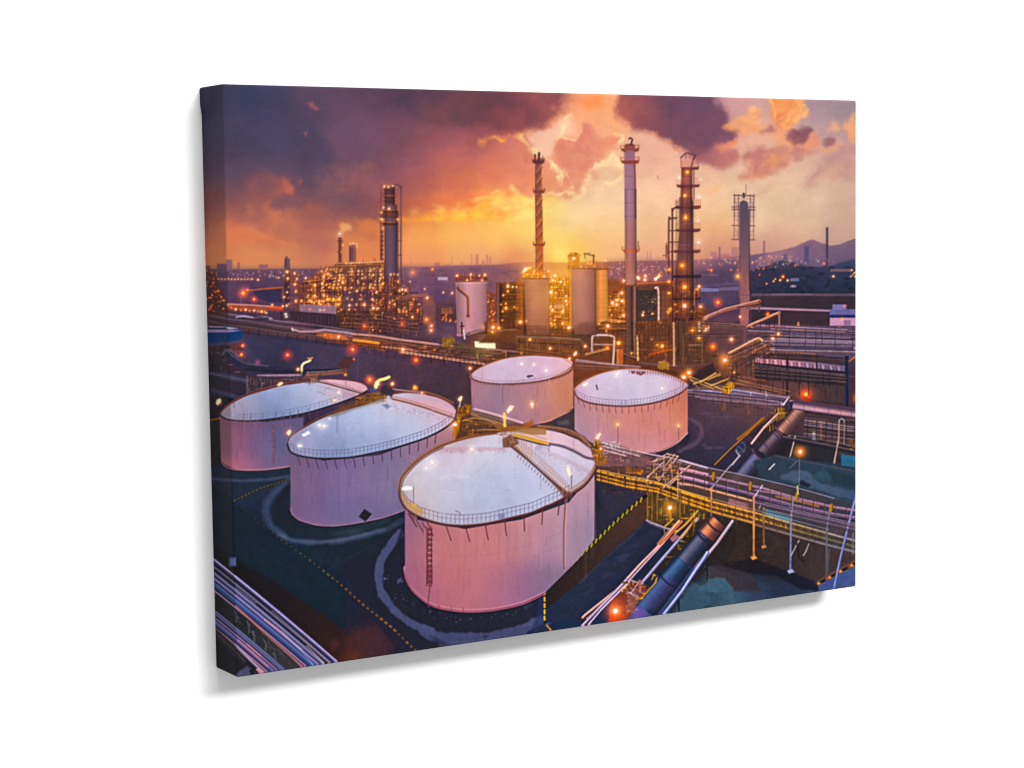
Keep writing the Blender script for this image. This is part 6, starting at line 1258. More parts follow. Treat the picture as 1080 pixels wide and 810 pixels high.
rack(440, 172, 960, 196, 5, 30, BRN, 4, .75, 5); rack(440, 255, 960, 300, 9, 60, [(84,66,74),(50,40,48),(110,86,92),(36,30,38)], 5, .75, 6)
for x in np.cumsum(rng.uniform(20, 90, 10))+440: line([(x,255+(x-450)*.09),(x,320+(x-450)*.12)], 4.5, (40,32,40), .65)
for x in (470,540,600,690,745,840,905): line([(x,340),(x,395+(x-470)*.08)], 6, (46,36,42), .7); 
rack(340, 330, 640, 395, 6, 44, BRN, 4, .6, 7)
rack(60, 384, 600, 440, 9, 44, LAV, 5, .8, 8); posts([(200,430),(330,448),(560,490)], 8, -34, 4, (60,46,52), .6)
for x in range(90, 600, 70): line([(x,382+x*.09),(x,424+x*.1)], 4, (64,50,58), .5)
# light again over the racks
lamps('w',(572,66,15),(540,92,16),(305,97,14),(62,286,16),(34,312,18)); lamp(268,215,22,'w'); lamp(728,410,22,'o'); lamp(200,138,14,'o')
poly([(255,370),(290,335),(325,345),(320,370),(285,410),(258,400)], (196,140,40), .55, 1); clutter([(255,340),(325,340),(320,370),(270,410)], 18, [(250,196,60),(90,56,20),(120,80,24)], 294, 8, 30, 3.5, .85, .5)
# yard, far right
bigpipe((655,470), (1045,524), 52, (206,164,172), (156,114,130), (76,54,72))
for x in (720,780,860,930,990): line([(x,452+(x-640)*.138),(x-4,500+(x-640)*.138)], 4, (104,78,96), .55)
rack(720, 545, 1035, 590, 9, 100, BRN+LAV[:3], 4.5, .6, 9)
for x in (740,790,845,880,960,1005): line([(x,555+(x-740)*.1),(x-3,660+(x-740)*.12)], 5, (50,40,46), .7)
poly([(590,650),(700,672),(900,705),(1035,738),(1035,760),(880,728),(690,694)], (40,36,46), .8, 1); line([(600,650),(1035,735)], 5, (124,104,116), .8)
line([(918,560),(916,660),(890,800)], 8, (170,140,130), .85); line([(948,560),(946,690)], 6, (140,114,110), .8)
# ---- pipe bridge fittings
view(715, 470)
rack(440, 300, 1035, 440, 6, 60, LAV[:4], 5, .6, 11)
for x in range(30, 1030, 62):
    y = 140+x*.235
    line([(x,y-12),(x-3,y+74)], 5, (70,52,62), .7); line([(x+4,y-10),(x+1,y+72)], 2, (196,160,166), .5)
for x in range(20, 840, 22):
    y = 262+x*.268
    line([(x,y),(x+1,y+52)], 2.6, [(70,44,24),(206,150,70)][(x//22) % 2] if x < 480 else [(56,52,50),(140,130,120)][(x//22) % 2], .65)
line([(0,250),(190,302),(430,364),(640,420),(860,478)], 4, (226,170,80), .8, col2=(140,140,160))
for (x, y) in ((60,300),(250,352),(330,372),(560,430),(740,474)): line([(x,y),(x+2,y+70)], 6, (96,70,50), .7)
# debris, cables and grit in the dark yard below
rng = np.random.RandomState(71)
for i in range(150):
    x = rng.uniform(250, 1000); y = rng.uniform(470, 700)
    if y < 440+x*.14: continue
    L = rng.uniform(8, 50); t = rng.choice([.25, .3, -.7])+rng.normal(0, .1)
    line([(x,y),(x+L*np.cos(t),y+L*np.sin(t))], rng.uniform(1.5,4), [(76,66,62),(20,18,22),(96,80,66),(54,50,56)][i % 4], .32, .9)
for (x0,y0,x1,y1) in ((300,500,300,560),(360,480,362,600),(520,520,522,600),(590,560,592,640),(760,600,760,690),(905,600,903,700)): line([(x0,y0),(x1,y1)], 4, (66,56,52), .4)
view(545, 470)
clutter([(470,40),(720,100),(900,90),(940,180),(760,230),(600,190),(470,130)], 110, [(206,160,140),(60,42,42),(150,104,70),(96,68,62),(230,170,90)], 302, 10, 60, 4, .75, .7)
for x in range(470, 1080, 24):
    y = 150+(x-460)*.27
    line([(x,y),(x,y+50)], 2.6, [(84,54,24),(240,180,80)][(x//24) % 2], .6)
line([(460,136),(620,172),(800,208),(1085,300)], 4, (250,196,96), .85, .5)
# ------------------------------------------------ the five tanks
def rail(path, n, h, c, a=.9, w=2.2, mid=True):
    P = np.asarray(path, float)
    posts(P, n, h, w, c, a)
    line(P+[0,-h], w*1.15, c, a, .5)
    if mid: line(P+[0,-h*.5], w*.9, c, a*.8, .5)
def struts(path, n, dx, dy, c, w=3.5, a=.85, t0=.03, t1=.97):
    P = np.asarray(path, float)
    seg = np.hypot(*(P[1:]-P[:-1]).T); cum = np.r_[0, np.cumsum(seg)]/seg.sum()
    for k, t in enumerate(np.linspace(t0, t1, n)):
        x = np.interp(t, cum, P[:,0]); y = np.interp(t, cum, P[:,1])
        ddx = dx[0]*(1-t)+dx[1]*t
        line([(x, y), (x+ddx, y+dy)], w, c, a, .5)
def streaks(x0, x1, ytop, ybot, n, cols, seed, a=.18, w=(4,16)):
    rng = np.random.RandomState(seed)
    for i in range(n):
        x = rng.uniform(x0, x1)
        L = rng.uniform(.3, 1.)
        line([(x, ytop), (x+rng.uniform(-1,1), ytop+(ybot-ytop)*L)], rng.uniform(*w), tuple(np.array(cols[i % len(cols)])*.86), a*.6*rng.uniform(.4, 1), 1.2)
# --- back tank, centre
base()
poly([(496.5,396),(498,440),(510,444),(530,447),(548,447),(565,446.5),(582,443),(596,436),(604.5,429),(604.5,386),(580,400),(540,406),(510,404)],
     [(499,422,(178,122,132)),(515,422,(161,123,141)),(528,422,(151,116,141)),(540,422,(171,128,139)),(560,422,(186,129,131)),(580,422,(196,131,125)),(594,420,(206,131,97)),(602,418,(190,120,88)),(503,437,(140,106,140)),(530,440,(150,112,140)),(560,440,(172,120,136)),(585,436,(190,122,112)),(500,406,(168,118,134)),(550,408,(180,126,134)),(590,402,(200,128,108))], 1, .6, id=3, sig=10)
view(375, 340); streaks(690, 1040, 360, 500, 26, [(206,160,176),(160,116,140),(196,140,140)], 200, .2)
line([(836,358),(838,490)], 9, (156,112,134), .8, .8)
base()
poly(smooth([(496,396),(498,400),(508,403.5),(523,405.3),(542,405.3),(560,403.3),(575,400.6),(590,394.5),(600,388.5),(604,384),(602,380.5),(595,377.8),(578,376),(560,375.3),(542,376.7),(529,379),(514,384),(503,390)],4,True), [(505,398,(206,172,192)),(525,395,(206,178,202)),(550,390,(206,176,206)),(580,386,(220,180,206)),(560,378,(222,180,196)),(597,382,(232,180,186)),(540,402,(190,160,186))], 1, .6, id=3, sig=10)
view(375, 340)
R3 = [(656,300),(668,322),(720,340),(800,350),(900,350),(1000,342),(1085,328),(1160,308),(1210,286),(1235,262),(1237,242)]
line(R3, 8, (104,58,50), 1, .6, sm=4); line(np.array(R3)+[0,8], 4, (150,96,90), .7, .6, sm=4)
line([(656,300),(690,270),(750,240),(830,212),(900,198),(985,188),(1090,186),(1180,204),(1236,240)], 5, (190,120,84), .9, .7, sm=4); line([(740,236),(830,205),(920,188),(1060,180),(1180,196)], 9, (130,80,46), .7, 1, sm=3)
rail(R3, 44, 16, (120,84,92), .6, 1.8, False); struts(R3, 34, (-4,4), 14, (120,72,70), 2.6, .8)
view(545, 340)
posts([(0,348),(100,332),(200,302),(280,275),(318,250)], 26, 18, 2, (140,96,100), .6)
lamps('c',(28,236,14),(98,240,11),(168,274,15)); poly([(56,308),(66,300),(92,300),(94,308),(70,312)], (56,44,58), .95, .7); line([(58,310),(72,316)], 4, (70,56,70), .8)
lamps('w',(88,466,19)); line([(87,450),(88,485)], 11, (255,226,150), .8, 1); line([(88,490),(90,560)], 5, (170,120,110), .6)
lamp(300,207,16,'w'); lamp(334,178,17,'w'); poly([(322,186),(338,164),(344,172),(330,192)], (255,244,214), .9, .8)
line([(20,600),(100,580),(200,556),(300,506),(320,482)], 7, (232,170,160), .8, .8, sm=3)
poly([(205,556),(300,512),(330,480),(330,620),(260,610),(200,600)], [(280,560,(64,60,72)),(240,580,(84,66,66))], .9, 1.2); poly([(230,566),(290,556),(300,580),(240,586)], (112,104,116), .6, 1.2)
# --- back tank, right
base()
poly([(605.8,412),(606,453),(615,462),(630,470),(650,476),(672,480),(693,476),(706,471),(717,465),(725.3,457),(725.3,406),(700,422),(660,429),(625,426)],
     [(608,441,(186,141,156)),(622,441,(190,140,151)),(640,441,(206,136,131)),(660,441,(211,133,126)),(680,441,(212,131,122)),(700,441,(213,129,116)),(718,440,(220,131,97)),(724,430,(196,110,84)),(610,425,(176,122,132)),(640,430,(198,132,130)),(680,432,(208,130,122)),(615,456,(176,136,164)),(640,464,(186,132,150)),(670,466,(206,134,136)),(700,462,(208,132,138)),(718,452,(200,122,118)),(680,476,(200,140,150))], 1, .6, id=4, sig=11)
view(545, 340); streaks(345, 960, 470, 700, 40, [(226,170,176),(190,130,146),(222,150,140)], 201, .2)
line([(462,480),(464,620)], 13, (190,130,136), .6, .9); line([(640,500),(640,740)], 3, (200,140,146), .5); line([(815,460),(812,700)], 3, (190,124,126), .4)
base()
poly(smooth([(605,411),(609,418.7),(619,424),(637.6,427.4),(660,428.5),(684,426),(702,421.5),(717,415),(725,408.5),(724,404),(711.7,397.4),(693,392),(674.6,389.4),(656,389.4),(637.6,392.6),(622.8,398),(611.7,404.8)],4,True), [(612,410,(202,158,180)),(620,410,(205,178,204)),(640,410,(201,180,206)),(665,410,(186,176,206)),(690,410,(196,181,206)),(712,408,(200,164,190)),(650,422,(180,160,190)),(660,398,(204,184,214)),(675,391,(214,178,196)),(635,400,(206,182,210)),(700,402,(206,182,206))], 1, .6, id=4, sig=11)
view(545, 340)
R4 = [(325,385),(345,425),(400,455),(500,472),(620,478),(750,465),(850,440),(930,405),(972,370)]
line(R4, 9, (104,52,48), 1, .6, sm=4); line(np.array(R4)+[0,-6], 4, (160,100,100), .7, .6, sm=4)
line([(325,385),(360,350),(420,315),(500,285),(600,268),(700,267),(800,280),(900,310),(965,345),(972,370)], 5, (190,116,84), .9, .7, sm=4)
line([(340,352),(410,308),(500,274),(600,258)], 10, (130,80,46), .7, 1, sm=3); line([(700,262),(800,272),(900,300),(968,340)], 8, (110,66,50), .8, .8, sm=3)
rail(R4, 40, 34, (120,92,116), .75, 1.9); struts(R4, 17, (14,-10), 42, (120,64,66), 4, .85, .06, .92)
posts([(640,290),(720,294),(800,300),(880,320),(950,350)], 22, 18, 3, (120,66,70), .8); line([(640,278),(720,280),(800,288),(880,306),(955,336)], 3, (150,90,84), .8)
for (x,y) in ((662,286),(690,290),(720,288),(705,296)): poly([(x-12,y-6),(x+6,y-10),(x+14,y+2),(x-4,y+8)], (120,50,50), .8, .8)
lamps('c',(572,292,17),(392,352,15),(826,376,15)); line([(580,280),(566,306)], 11, (255,246,236), .8, 1); poly([(372,360),(400,342),(408,348),(384,364)], (255,250,236), .85, .8)
line([(453,358),(460,382)], 7, (60,50,70), .95, .6); line([(945,330),(948,380)], 5, (190,110,80), .8)
for x, y in ((574,582),(920,588)):
    glow(x, y, 24, (255,170,40), .4); lamp(x, y, 20, 'y'); line([(x+2,y+16),(x+3,y+(150 if x < 700 else 90))], 4, (110,70,90), .8)
line([(912,420),(914,640)], 4, (206,130,110), .6); lamp(950,312,20,'w'); lamp(982,286,18,'w')
line([(330,600),(360,620)], 3, (230,190,190), .3)
line([(972,630),(920,682),(860,716),(800,736)], 6, (232,176,176), .8, .7, sm=3)
# pipes in front of it
poly([(490,680),(560,690),(700,740),(760,770),(760,820),(470,820),(470,740)], [(520,720,(160,120,130)),(600,740,(150,104,112)),(680,770,(120,78,84)),(560,790,(110,74,78)),(500,790,(96,66,60))], .85, 1.6)
for (P,w_) in (([(490,685),(600,715),(720,742),(810,762)],7),([(495,705),(600,736),(700,762)],8),([(500,730),(620,760)],10)): line(P, w_, (214,176,186), .85, .7); line(np.array(P)+[0,8], w_*.6, (92,62,70), .7, .7)
clutter([(490,680),(720,740),(720,800),(490,780)], 40, [(226,190,196),(90,62,66),(150,110,116)], 202, 8, 34, 3.5, .7, .6)
for i in range(50):
    rng = np.random.RandomState(1400+i); x, y = rng.uniform(490,590), rng.uniform(680,720); glow(x, y, 4, (240,220,226), .35)
# --- left back tank
base()
poly([(231.5,437),(233,484),(236,489),(245,494),(256,496.5),(275,496.8),(295,495),(308,491),(320,480),(320,440),(280,445),(245,442)],
     [(235,465,(120,80,92)),(242,465,(132,84,98)),(247,468,(152,90,118)),(255,470,(136,88,127)),(265,470,(119,88,128)),(275,470,(108,92,136)),(285,470,(101,94,136)),(300,470,(92,92,130)),(250,488,(176,104,122)),(265,490,(150,96,128)),(285,490,(118,94,130)),(300,490,(112,92,126)),(255,448,(120,78,104)),(290,448,(98,84,120))], 1, .6, id=1, sig=9)
view(205, 340); streaks(190, 560, 560, 810, 26, [(176,124,160),(140,100,150),(196,120,140)], 203, .2)
line([(448,590),(452,800)], 13, (104,74,96), .8, .8); clutter([(438,600),(458,600),(458,800),(438,800)], 24, [(70,52,70),(150,116,140)], 204, 6, 16, 3.5, .8, .5)
view(205, 470); line([(448,-80),(452,130)], 11, (110,80,104), .5, .8)
line([(155,85),(165,108),(215,134),(300,139),(400,136),(480,126),(550,118)], 6, (196,132,142), .8, .7, sm=3); line([(215,142),(300,147),(400,144),(550,127)], 5, (30,30,44), .8, .7)
base()
poly(smooth([(231.9,437),(242,442.8),(260.5,444),(279,442.8),(301,439.6),(323.5,435.4),(345.7,428.9),(362.4,423.3),(379,416.8),(387.4,411.3),(387.4,408.5),(382.8,404.8),(371.7,402),(353,400.2),(334.6,400.2),(319.8,403),(297.6,406.3),(279,411.3),(260.5,416.8),(245.7,424.3),(236.5,430.7)],4,True), [(238,435,(150,130,145)),(248,430,(184,162,188)),(262,427,(152,156,188)),(285,427,(130,146,188)),(310,427,(136,156,196)),(335,427,(150,160,192)),(300,412,(150,164,204)),(330,412,(160,168,206)),(320,405,(168,172,206)),(355,418,(176,166,190)),(370,412,(196,160,176)),(350,404,(208,168,188)),(380,408,(206,160,172)),(290,438,(124,132,168)),(255,440,(128,128,154))], 1, .6, id=1, sig=11)
view(205, 340)
poly([(690,338),(730,330),(830,330),(930,340),(980,362),(985,385),(960,402),(860,378),(760,350)], [(760,338,(230,184,200)),(880,350,(222,170,186)),(960,375,(216,166,182))], .95, .7, id=1)
for i in range(60):
    rng = np.random.RandomState(1500+i); t = rng.rand(); x = 690+t*270; y = 350+t*55+rng.uniform(6,50)
    line([(x,y),(x+10,y+4)], 2.5, (150,104,130), .5)
line([(690,335),(760,350),(860,378),(965,408)], 8, (84,50,52), .95, .6); line([(700,328),(800,348),(900,376),(965,398)], 3, (150,96,90), .8); posts([(690,335),(860,378),(965,408)], 22, 14, 2.4, (110,70,70), .8)
posts([(650,352),(760,380),(880,420),(940,430)], 26, 14, 2.2, (140,100,126), .7)
R1 = [(145,525),(165,542),(200,555),(300,562),(400,555),(520,538),(640,515),(760,480),(850,450),(940,415),(985,388)]
line(R1, 9, (48,34,44), 1, .6, sm=4)
line([(145,525),(170,490),(220,455),(300,415),(400,385),(500,358),(620,340),(700,326),(800,322),(900,332),(965,350),(990,378),(985,392)], 8, (110,60,54), .95, .6, sm=4); line([(170,480),(300,405),(500,350),(620,332)], 5, (150,84,70), .8, .7, sm=4)
rail([(250,556),(300,556),(400,549),(520,532),(640,508),(760,474),(850,445)], 26, 32, (110,108,150), .75, 2)
for x in (280,320,385,460,505,545,590,650): line([(x,558-(x-280)*.03-(max(0,x-500)*.12)),(x+2,520-(x-280)*.03-(max(0,x-500)*.12))], 4, (84,84,124), .7)
struts(R1, 13, (22,-10), 44, (110,80,104), 4, .8, .08, .6)
lamps('w',(488,350,15)); poly([(470,356),(498,338),(506,348),(480,364)], (255,240,200), .9, .8); lamps('c',(680,324,13),(822,398,14)); poly([(785,440),(810,434),(815,446),(790,452)], (255,206,160), .85, 1); lamp(798,442,13,'w',.6)
poly([(610,310),(690,305),(720,325),(690,345),(630,345)], [(650,325,(104,74,70))], .7, 1.2); clutter([(600,295),(720,300),(720,335),(620,340)], 26, [(190,130,90),(60,44,50),(130,90,80)], 205, 8, 30, 3.5, .8, .5)
# --- left front tank
base()
poly([(304,468),(306.5,500),(306.2,537),(308,543),(316,549),(334.6,554.2),(353,555),(372,552.6),(390,549.2),(405,546),(425,539),(432,536),(432,500),(480,470),(480,445),(440,465),(400,480),(340,486)],
     [(310,490,(110,88,120)),(309,510,(122,95,130)),(322,511,(130,94,132)),(340,511,(119,96,139)),(360,511,(121,102,146)),(380,511,(129,109,151)),(400,511,(126,111,146)),(418,511,(126,116,146)),(310,540,(104,86,122)),(326,541,(118,90,132)),(345,541,(106,96,140)),(365,541,(103,99,141)),(400,541,(106,98,138)),(420,535,(120,104,142)),(350,490,(112,92,134)),(400,490,(124,106,144)),(440,478,(140,112,144)),(465,462,(172,122,132)),(330,551,(140,100,140)),(370,551,(122,104,142))], 1, .6, id=2, sig=13)
view(205, 470); streaks(560, 1250, 90, 440, 46, [(180,136,176),(140,104,158),(190,130,170)], 206, .2)
line([(548,360),(560,390),(600,424),(700,452),(800,456),(900,444),(1000,426),(1085,408),(1190,370)], 6, (176,122,158), .8, .7, sm=3); line([(560,400),(600,434),(700,463),(800,467),(900,455),(1000,437),(1190,382)], 5, (30,30,44), .8, .7, sm=3); line([(550,340),(600,408),(700,438),(900,432),(1190,356)], 3, (140,96,136), .6, .7, sm=3)
poly([(935,405),(968,360),(1012,388),(975,432)], (30,26,34), 1, .6); line([(970,432),(974,455)], 4, (90,64,70), .8)
base()
poly(smooth([(303,468),(306,476),(316,481),(335,483.5),(353,483.5),(372,482),(394,479),(412,474),(431,467.5),(449,461.5),(467.6,452.5),(478.7,443.7),(481.5,434.4),(475,426),(462,419.6),(449,416.6),(430.5,414),(410,416),(393.5,424),(371.6,430.7),(353,436),(334.6,443.7),(316,454),(306,461)],4,True), [(308,468,(140,132,168)),(315,464,(152,148,186)),(330,464,(150,160,196)),(350,464,(137,152,192)),(380,464,(150,165,201)),(410,464,(156,166,206)),(425,460,(168,172,208)),(350,450,(158,168,206)),(390,440,(168,180,214)),(430,440,(176,182,214)),(450,447,(176,178,208)),(350,478,(126,136,176)),(400,472,(140,152,192)),(465,440,(192,168,190)),(450,425,(206,166,186)),(470,432,(212,160,176)),(420,420,(194,160,178)),(412,430,(186,184,212))], 1, .6, id=2, sig=13)
view(375, 340)
poly([(215,432),(300,430),(400,440),(500,460),(560,500),(562,530),(500,520),(400,488),(300,458)], [(300,445,(216,170,186)),(420,462,(220,172,188)),(530,505,(214,164,180))], .95, .8, id=2)
for i in range(90):
    rng = np.random.RandomState(1600+i); t = rng.rand(); x = 190+t*350; y = 455+t*90+rng.uniform(0,42)*(1-t*.6)
    line([(x,y),(x+9,y+5)], 2.6, [(150,112,140),(230,206,226)][i % 2], .5)
line([(180,430),(300,458),(400,488),(500,524),(562,545)], 9, (130,72,56), .95, .6); line([(190,416),(300,442),(400,472),(560,524)], 3.5, (190,120,84), .85); posts([(190,432),(300,458),(400,488),(560,544)], 30, 14, 2.4, (150,90,66), .85); line([(210,445),(300,470),(400,500),(556,556)], 4, (236,196,190), .6)
R2a = [(-388,690),(-372,735),(-318,760),(-215,775),(-120,775),(-20,768),(100,745),(200,722),(300,692),(400,658),(500,608),(560,558),(576,512)]
line(R2a, 11, (40,32,48), 1, .6, sm=4)
line([(-388,690),(-370,650),(-318,612),(-215,555),(-120,515),(-20,484),(60,462),(110,440)], 7, (110,62,52), .95, .6, sm=4); line([(-370,640),(-215,545),(-20,474),(80,445)], 4.5, (150,96,62), .6, .8, sm=4)
line([(150,425),(215,408),(300,398),(400,410),(470,426),(540,460),(576,505),(572,530)], 7, (120,66,52), .95, .6, sm=4); line([(230,385),(400,398),(490,425),(560,460)], 6, (190,130,80), .7, .8, sm=4); posts([(230,400),(400,412),(480,432),(560,480)], 24, 14, 2.4, (150,100,70), .8)
rail([(-372,726),(-318,750),(-215,765),(-120,765),(-20,758),(100,735),(200,712),(300,682),(400,648),(500,598),(548,560)], 44, 36, (84,90,132), .85, 2.2)
struts(R2a, 16, (26,-12), 60, (70,46,60), 5, .9, .08, .84)
view(205, 340)
poly([(612,638),(650,618),(660,632),(622,652)], (255,252,244), .9, .8); lamps('c',(712,585,14),(738,590,14),(600,704,11),(770,545,9)); lamp(537,628,20,'w'); poly([(524,632),(540,610),(552,618),(540,646)], (255,236,190), .9, .8); poly([(585,700),(612,698),(616,708),(590,710)], (236,232,240), .7, 1)
poly([(830,470),(990,420),(1085,410),(1085,450),(1000,470),(900,500),(820,530),(760,540)], [(900,470,(130,90,50)),(1000,440,(140,96,50)),(820,520,(110,70,50))], .5, 2.5)
view(375, 340)
poly([(0,430),(100,395),(200,385),(215,410),(150,440),(60,462),(0,478)], [(60,430,(140,96,50)),(150,405,(120,84,60))], .8, 1.4); clutter([(0,420),(210,390),(200,430),(0,475)], 44, [(200,140,70),(84,60,40),(150,104,56),(60,46,46)], 207, 10, 40, 3.5, .75, .7)
line([(112,375),(118,345),(140,328),(165,322),(190,312)], 17, (255,226,150), 1, .8, sm=3); lamp(125,350,26,'w'); line([(120,370),(122,340)], 11, (255,250,220), .9)
poly([(140,390),(150,365),(180,355),(205,370),(215,400),(205,430),(180,415),(150,410)], [(170,380,(84,66,80)),(205,400,(44,38,50))], .95, 1); poly([(175,425),(190,415),(205,440),(210,460),(185,465)], (196,180,196), .9, .8); poly([(150,470),(180,462),(200,480),(180,495)], (104,110,150), .7, 1.2)
lamp(210,350,19,'w'); glow(80,325,30,(255,90,20),.6); lamp(82,326,17,'o'); poly([(70,378),(110,370),(125,392),(90,400)], (84,84,130), .8, 1.2)
lamp(338,372,16,'w'); poly([(325,385),(332,355),(352,365),(355,385)], (230,180,80), .7, 1.2); lamp(378,404,14,'w'); line([(215,380),(330,395),(400,412)], 7, (176,146,170), .8)
lamp(594,438,17,'w'); poly([(582,440),(598,418),(610,424),(598,456)], (255,240,206), .9, .8); line([(594,460),(594,480)], 8, (200,190,200), .8)
# yellow gantry between the tanks
poly([(580,560),(590,500),(620,465),(665,470),(660,510),(630,545),(600,620),(570,660),(550,650),(560,600)], [(630,490,(176,116,30)),(610,530,(140,92,30)),(570,630,(120,72,34))], .9, 1.2); clutter([(580,480),(665,470),(650,520),(580,580)], 26, [(230,160,50),(84,56,20),(130,90,30)], 208, 10, 34, 4, .8, .4)
glow(566,582,44,(255,160,20),.7); lamp(566,582,25,'w'); line([(566,600),(564,660)], 18, (206,120,40), .8, 1.2)
poly([(600,540),(660,510),(760,560),(840,585),(820,620),(700,640),(620,660),(580,670)], [(650,570,(84,54,40)),(740,590,(110,72,48)),(700,620,(96,64,44)),(620,640,(110,70,48))], .9, 1.4)
for k in range(4): line([(610+k*20,560+k*18),(700+k*14,545+k*22),(830,590+k*8)], 6, [(206,150,96),(150,104,66),(84,56,44)][k % 3], .8, .7, sm=3)
clutter([(600,560),(680,525),(830,590),(800,620),(620,655)], 50, [(210,150,80),(70,46,34),(140,96,56)], 209, 10, 50, 4, .75, .8)
poly([(655,470),(680,495),(760,515),(850,540),(960,575),(1085,590),(1085,620),(860,605),(760,560),(650,530)], [(700,520,(110,80,70)),(800,545,(130,96,90)),(950,590,(120,86,70))], .85, 1.2)
line([(672,492),(760,514),(850,540),(950,572)], 13, (224,176,186), .95, .7); line([(680,506),(800,540),(940,582)], 5, (110,70,66), .8); line([(660,520),(780,560),(860,590)], 11, (176,124,70), .8, .8); line([(700,530),(860,575)], 5, (60,44,40), .7)
poly([(955,580),(1010,548),(1012,595),(960,598)], (170,96,56), .9, .9)
# --- front tank
base()
poly([(424,510),(427,540),(427.2,596),(425.5,599),(427,605),(434,622),(449,635.5),(464,641.5),(486,645.3),(504.6,645.3),(523,643.2),(551,637),(574,625.8),(590,610),(610,590),(626.8,569),(627,496),(600,530),(550,548),(490,558),(440,548)],
     [(430,560,(146,100,134)),(430,576,(150,102,132)),(440,576,(186,110,126)),(455,576,(192,113,119)),(475,576,(193,118,121)),(500,576,(198,123,123)),(525,576,(201,126,130)),(550,576,(192,129,140)),(570,576,(183,135,155)),(590,576,(176,136,160)),(603,570,(168,142,158)),(616,565,(146,124,160)),(430,612,(150,96,132)),(440,612,(178,100,124)),(460,612,(190,111,120)),(480,612,(190,112,116)),(505,612,(192,118,123)),(525,612,(184,112,134)),(550,612,(162,106,140)),(570,612,(138,104,142)),(586,610,(138,116,142)),(480,632,(184,106,122)),(520,632,(176,104,130)),(550,630,(150,102,138)),(450,625,(172,98,122)),(500,560,(196,122,126)),(560,555,(196,136,146)),(590,545,(190,144,160)),(612,530,(190,148,164)),(622,550,(160,134,164))], 1, .6, id=5, sig=13)
view(375, 470); streaks(290, 1010, 450, 900, 90, [(212,136,140),(180,104,126),(206,122,126),(190,124,150)], 210, .2, (4,22))
view(545, 470); streaks(20, 440, 420, 780, 40, [(222,164,176),(186,136,164),(216,150,160)], 211, .2, (4,18)); streaks(280,440,330,650,20,[(226,182,204),(190,150,184)],212,.22,(4,16))
for x, a_ in ((215,.5),(90,.3),(150,.3)): line([(x,400),(x,760)], 3, (180,120,136), a_, .8)
line([(278,300),(268,480),(268,700)], 9, (150,80,70), .95, .6); line([(286,300),(277,480),(276,690)], 4, (226,180,190), .6)
line([(444,200),(446,330),(450,520)], 4, (150,116,140), .6, .8)
view(375, 570)
line([(277,150),(285,210),(320,270),(400,340),(480,374),(600,393),(700,393),(800,384),(950,350),(1080,290)], 6, (214,140,156), .85, .6, sm=4); line([(280,170),(292,232),(330,292),(400,352),(480,387),(600,405),(700,406),(800,397),(950,363),(1080,304)], 7, (180,98,122), .9, .6, sm=4); line([(284,190),(310,262),(400,346),(480,380),(600,399),(700,400),(800,391),(950,357),(1080,298)], 3, (130,60,90), .8, .6, sm=4); line([(296,262),(335,312),(400,368),(480,398),(600,415),(720,414),(840,398),(960,370),(1080,312)], 5, (30,26,40), .8, .8, sm=4)
for x, y in ((415,365),(475,378),(545,388),(612,392)): line([(x,y-8),(x+2,y+14)], 6, (150,60,84), .8)
base()
TOP5 = smooth([(421.3,516.3),(422,525.6),(428.7,536.7),(443.5,546),(463.9,552.4),(486,554.8),(513.9,552.4),(541.7,546),(563.5,540),(582,532),(600.6,522.8),(617,511.7),(626.5,499.6),(629,490),(626.5,481),(619,472.5),(606,463),(591,456.5),(573,453),(556,452),(523,456.7),(504.6,458.5),(486,463),(467.6,469.6),(449,480.7),(436,489),(426.5,501)],4,True)
poly(TOP5, [(430,515,(186,172,176)),(440,528,(184,166,170)),(440,514,(196,186,204)),(460,514,(187,181,205)),(480,514,(181,179,206)),(500,514,(169,176,206)),(520,514,(171,176,208)),(550,514,(175,178,212)),(575,514,(180,181,214)),(465,484,(195,177,201)),(480,484,(200,190,210)),(510,484,(195,190,212)),(530,484,(186,186,214)),(570,484,(186,182,210)),(590,486,(192,184,210)),(612,480,(196,174,198)),(490,540,(170,164,192)),(540,532,(166,168,200)),(550,460,(212,174,182)),(590,465,(206,170,188)),(485,466,(200,166,176)),(600,505,(188,176,200))], 1, .6, id=5, sig=14)
view(375, 470)
line([(640,190),(700,145),(760,90)], 5, (176,168,190), .6, 1.6); line([(480,190),(560,170),(640,180)], 10, (214,206,222), .4, 3)
rng = np.random.RandomState(77)
for i in range(130):
    t = rng.rand(); x = 300+t*560; y = (200 if t < .2 else 60)+rng.uniform(-60,30)
    if y < 10 or x < 470-2.2*(y-10)*.9: continue
    line([(x,y*.4),(x+5,y*.4+10)], 2.4, (190,140,160), .45)
for i in range(120):
    x = 470+i*3.2; y = 14-8*np.sin((x-470)/390*3)*.6
    line([(x,y),(x+6,y+rng.uniform(12,34))], 2.6, [(190,120,140),(226,190,206)][i % 2], .6)
view(545, 340)
poly([(95,700),(130,690),(190,712),(185,735),(150,722),(100,728)], (130,104,130), .6, 2, nz=(1.6,5,215)); poly([(0,690),(190,690),(250,710),(330,750),(440,790),(420,830),(240,760),(60,720)], (206,196,224), .35, 3)
poly([(60,625),(160,615),(260,636),(350,668),(420,720),(445,770),(400,780),(330,735),(230,700),(120,672),(40,655)], [(100,640,(236,190,190)),(230,660,(232,190,204)),(380,730,(220,184,210))], .85, 1, id=5)
view(545, 470)
for i in range(60):
    x = 110+i*5.5; y = 15+(i*.55)**1.45*.9
    line([(x,y),(x-3,y+rng.uniform(14,36))], 3, [(150,110,130),(206,176,196)][i % 2], .55)
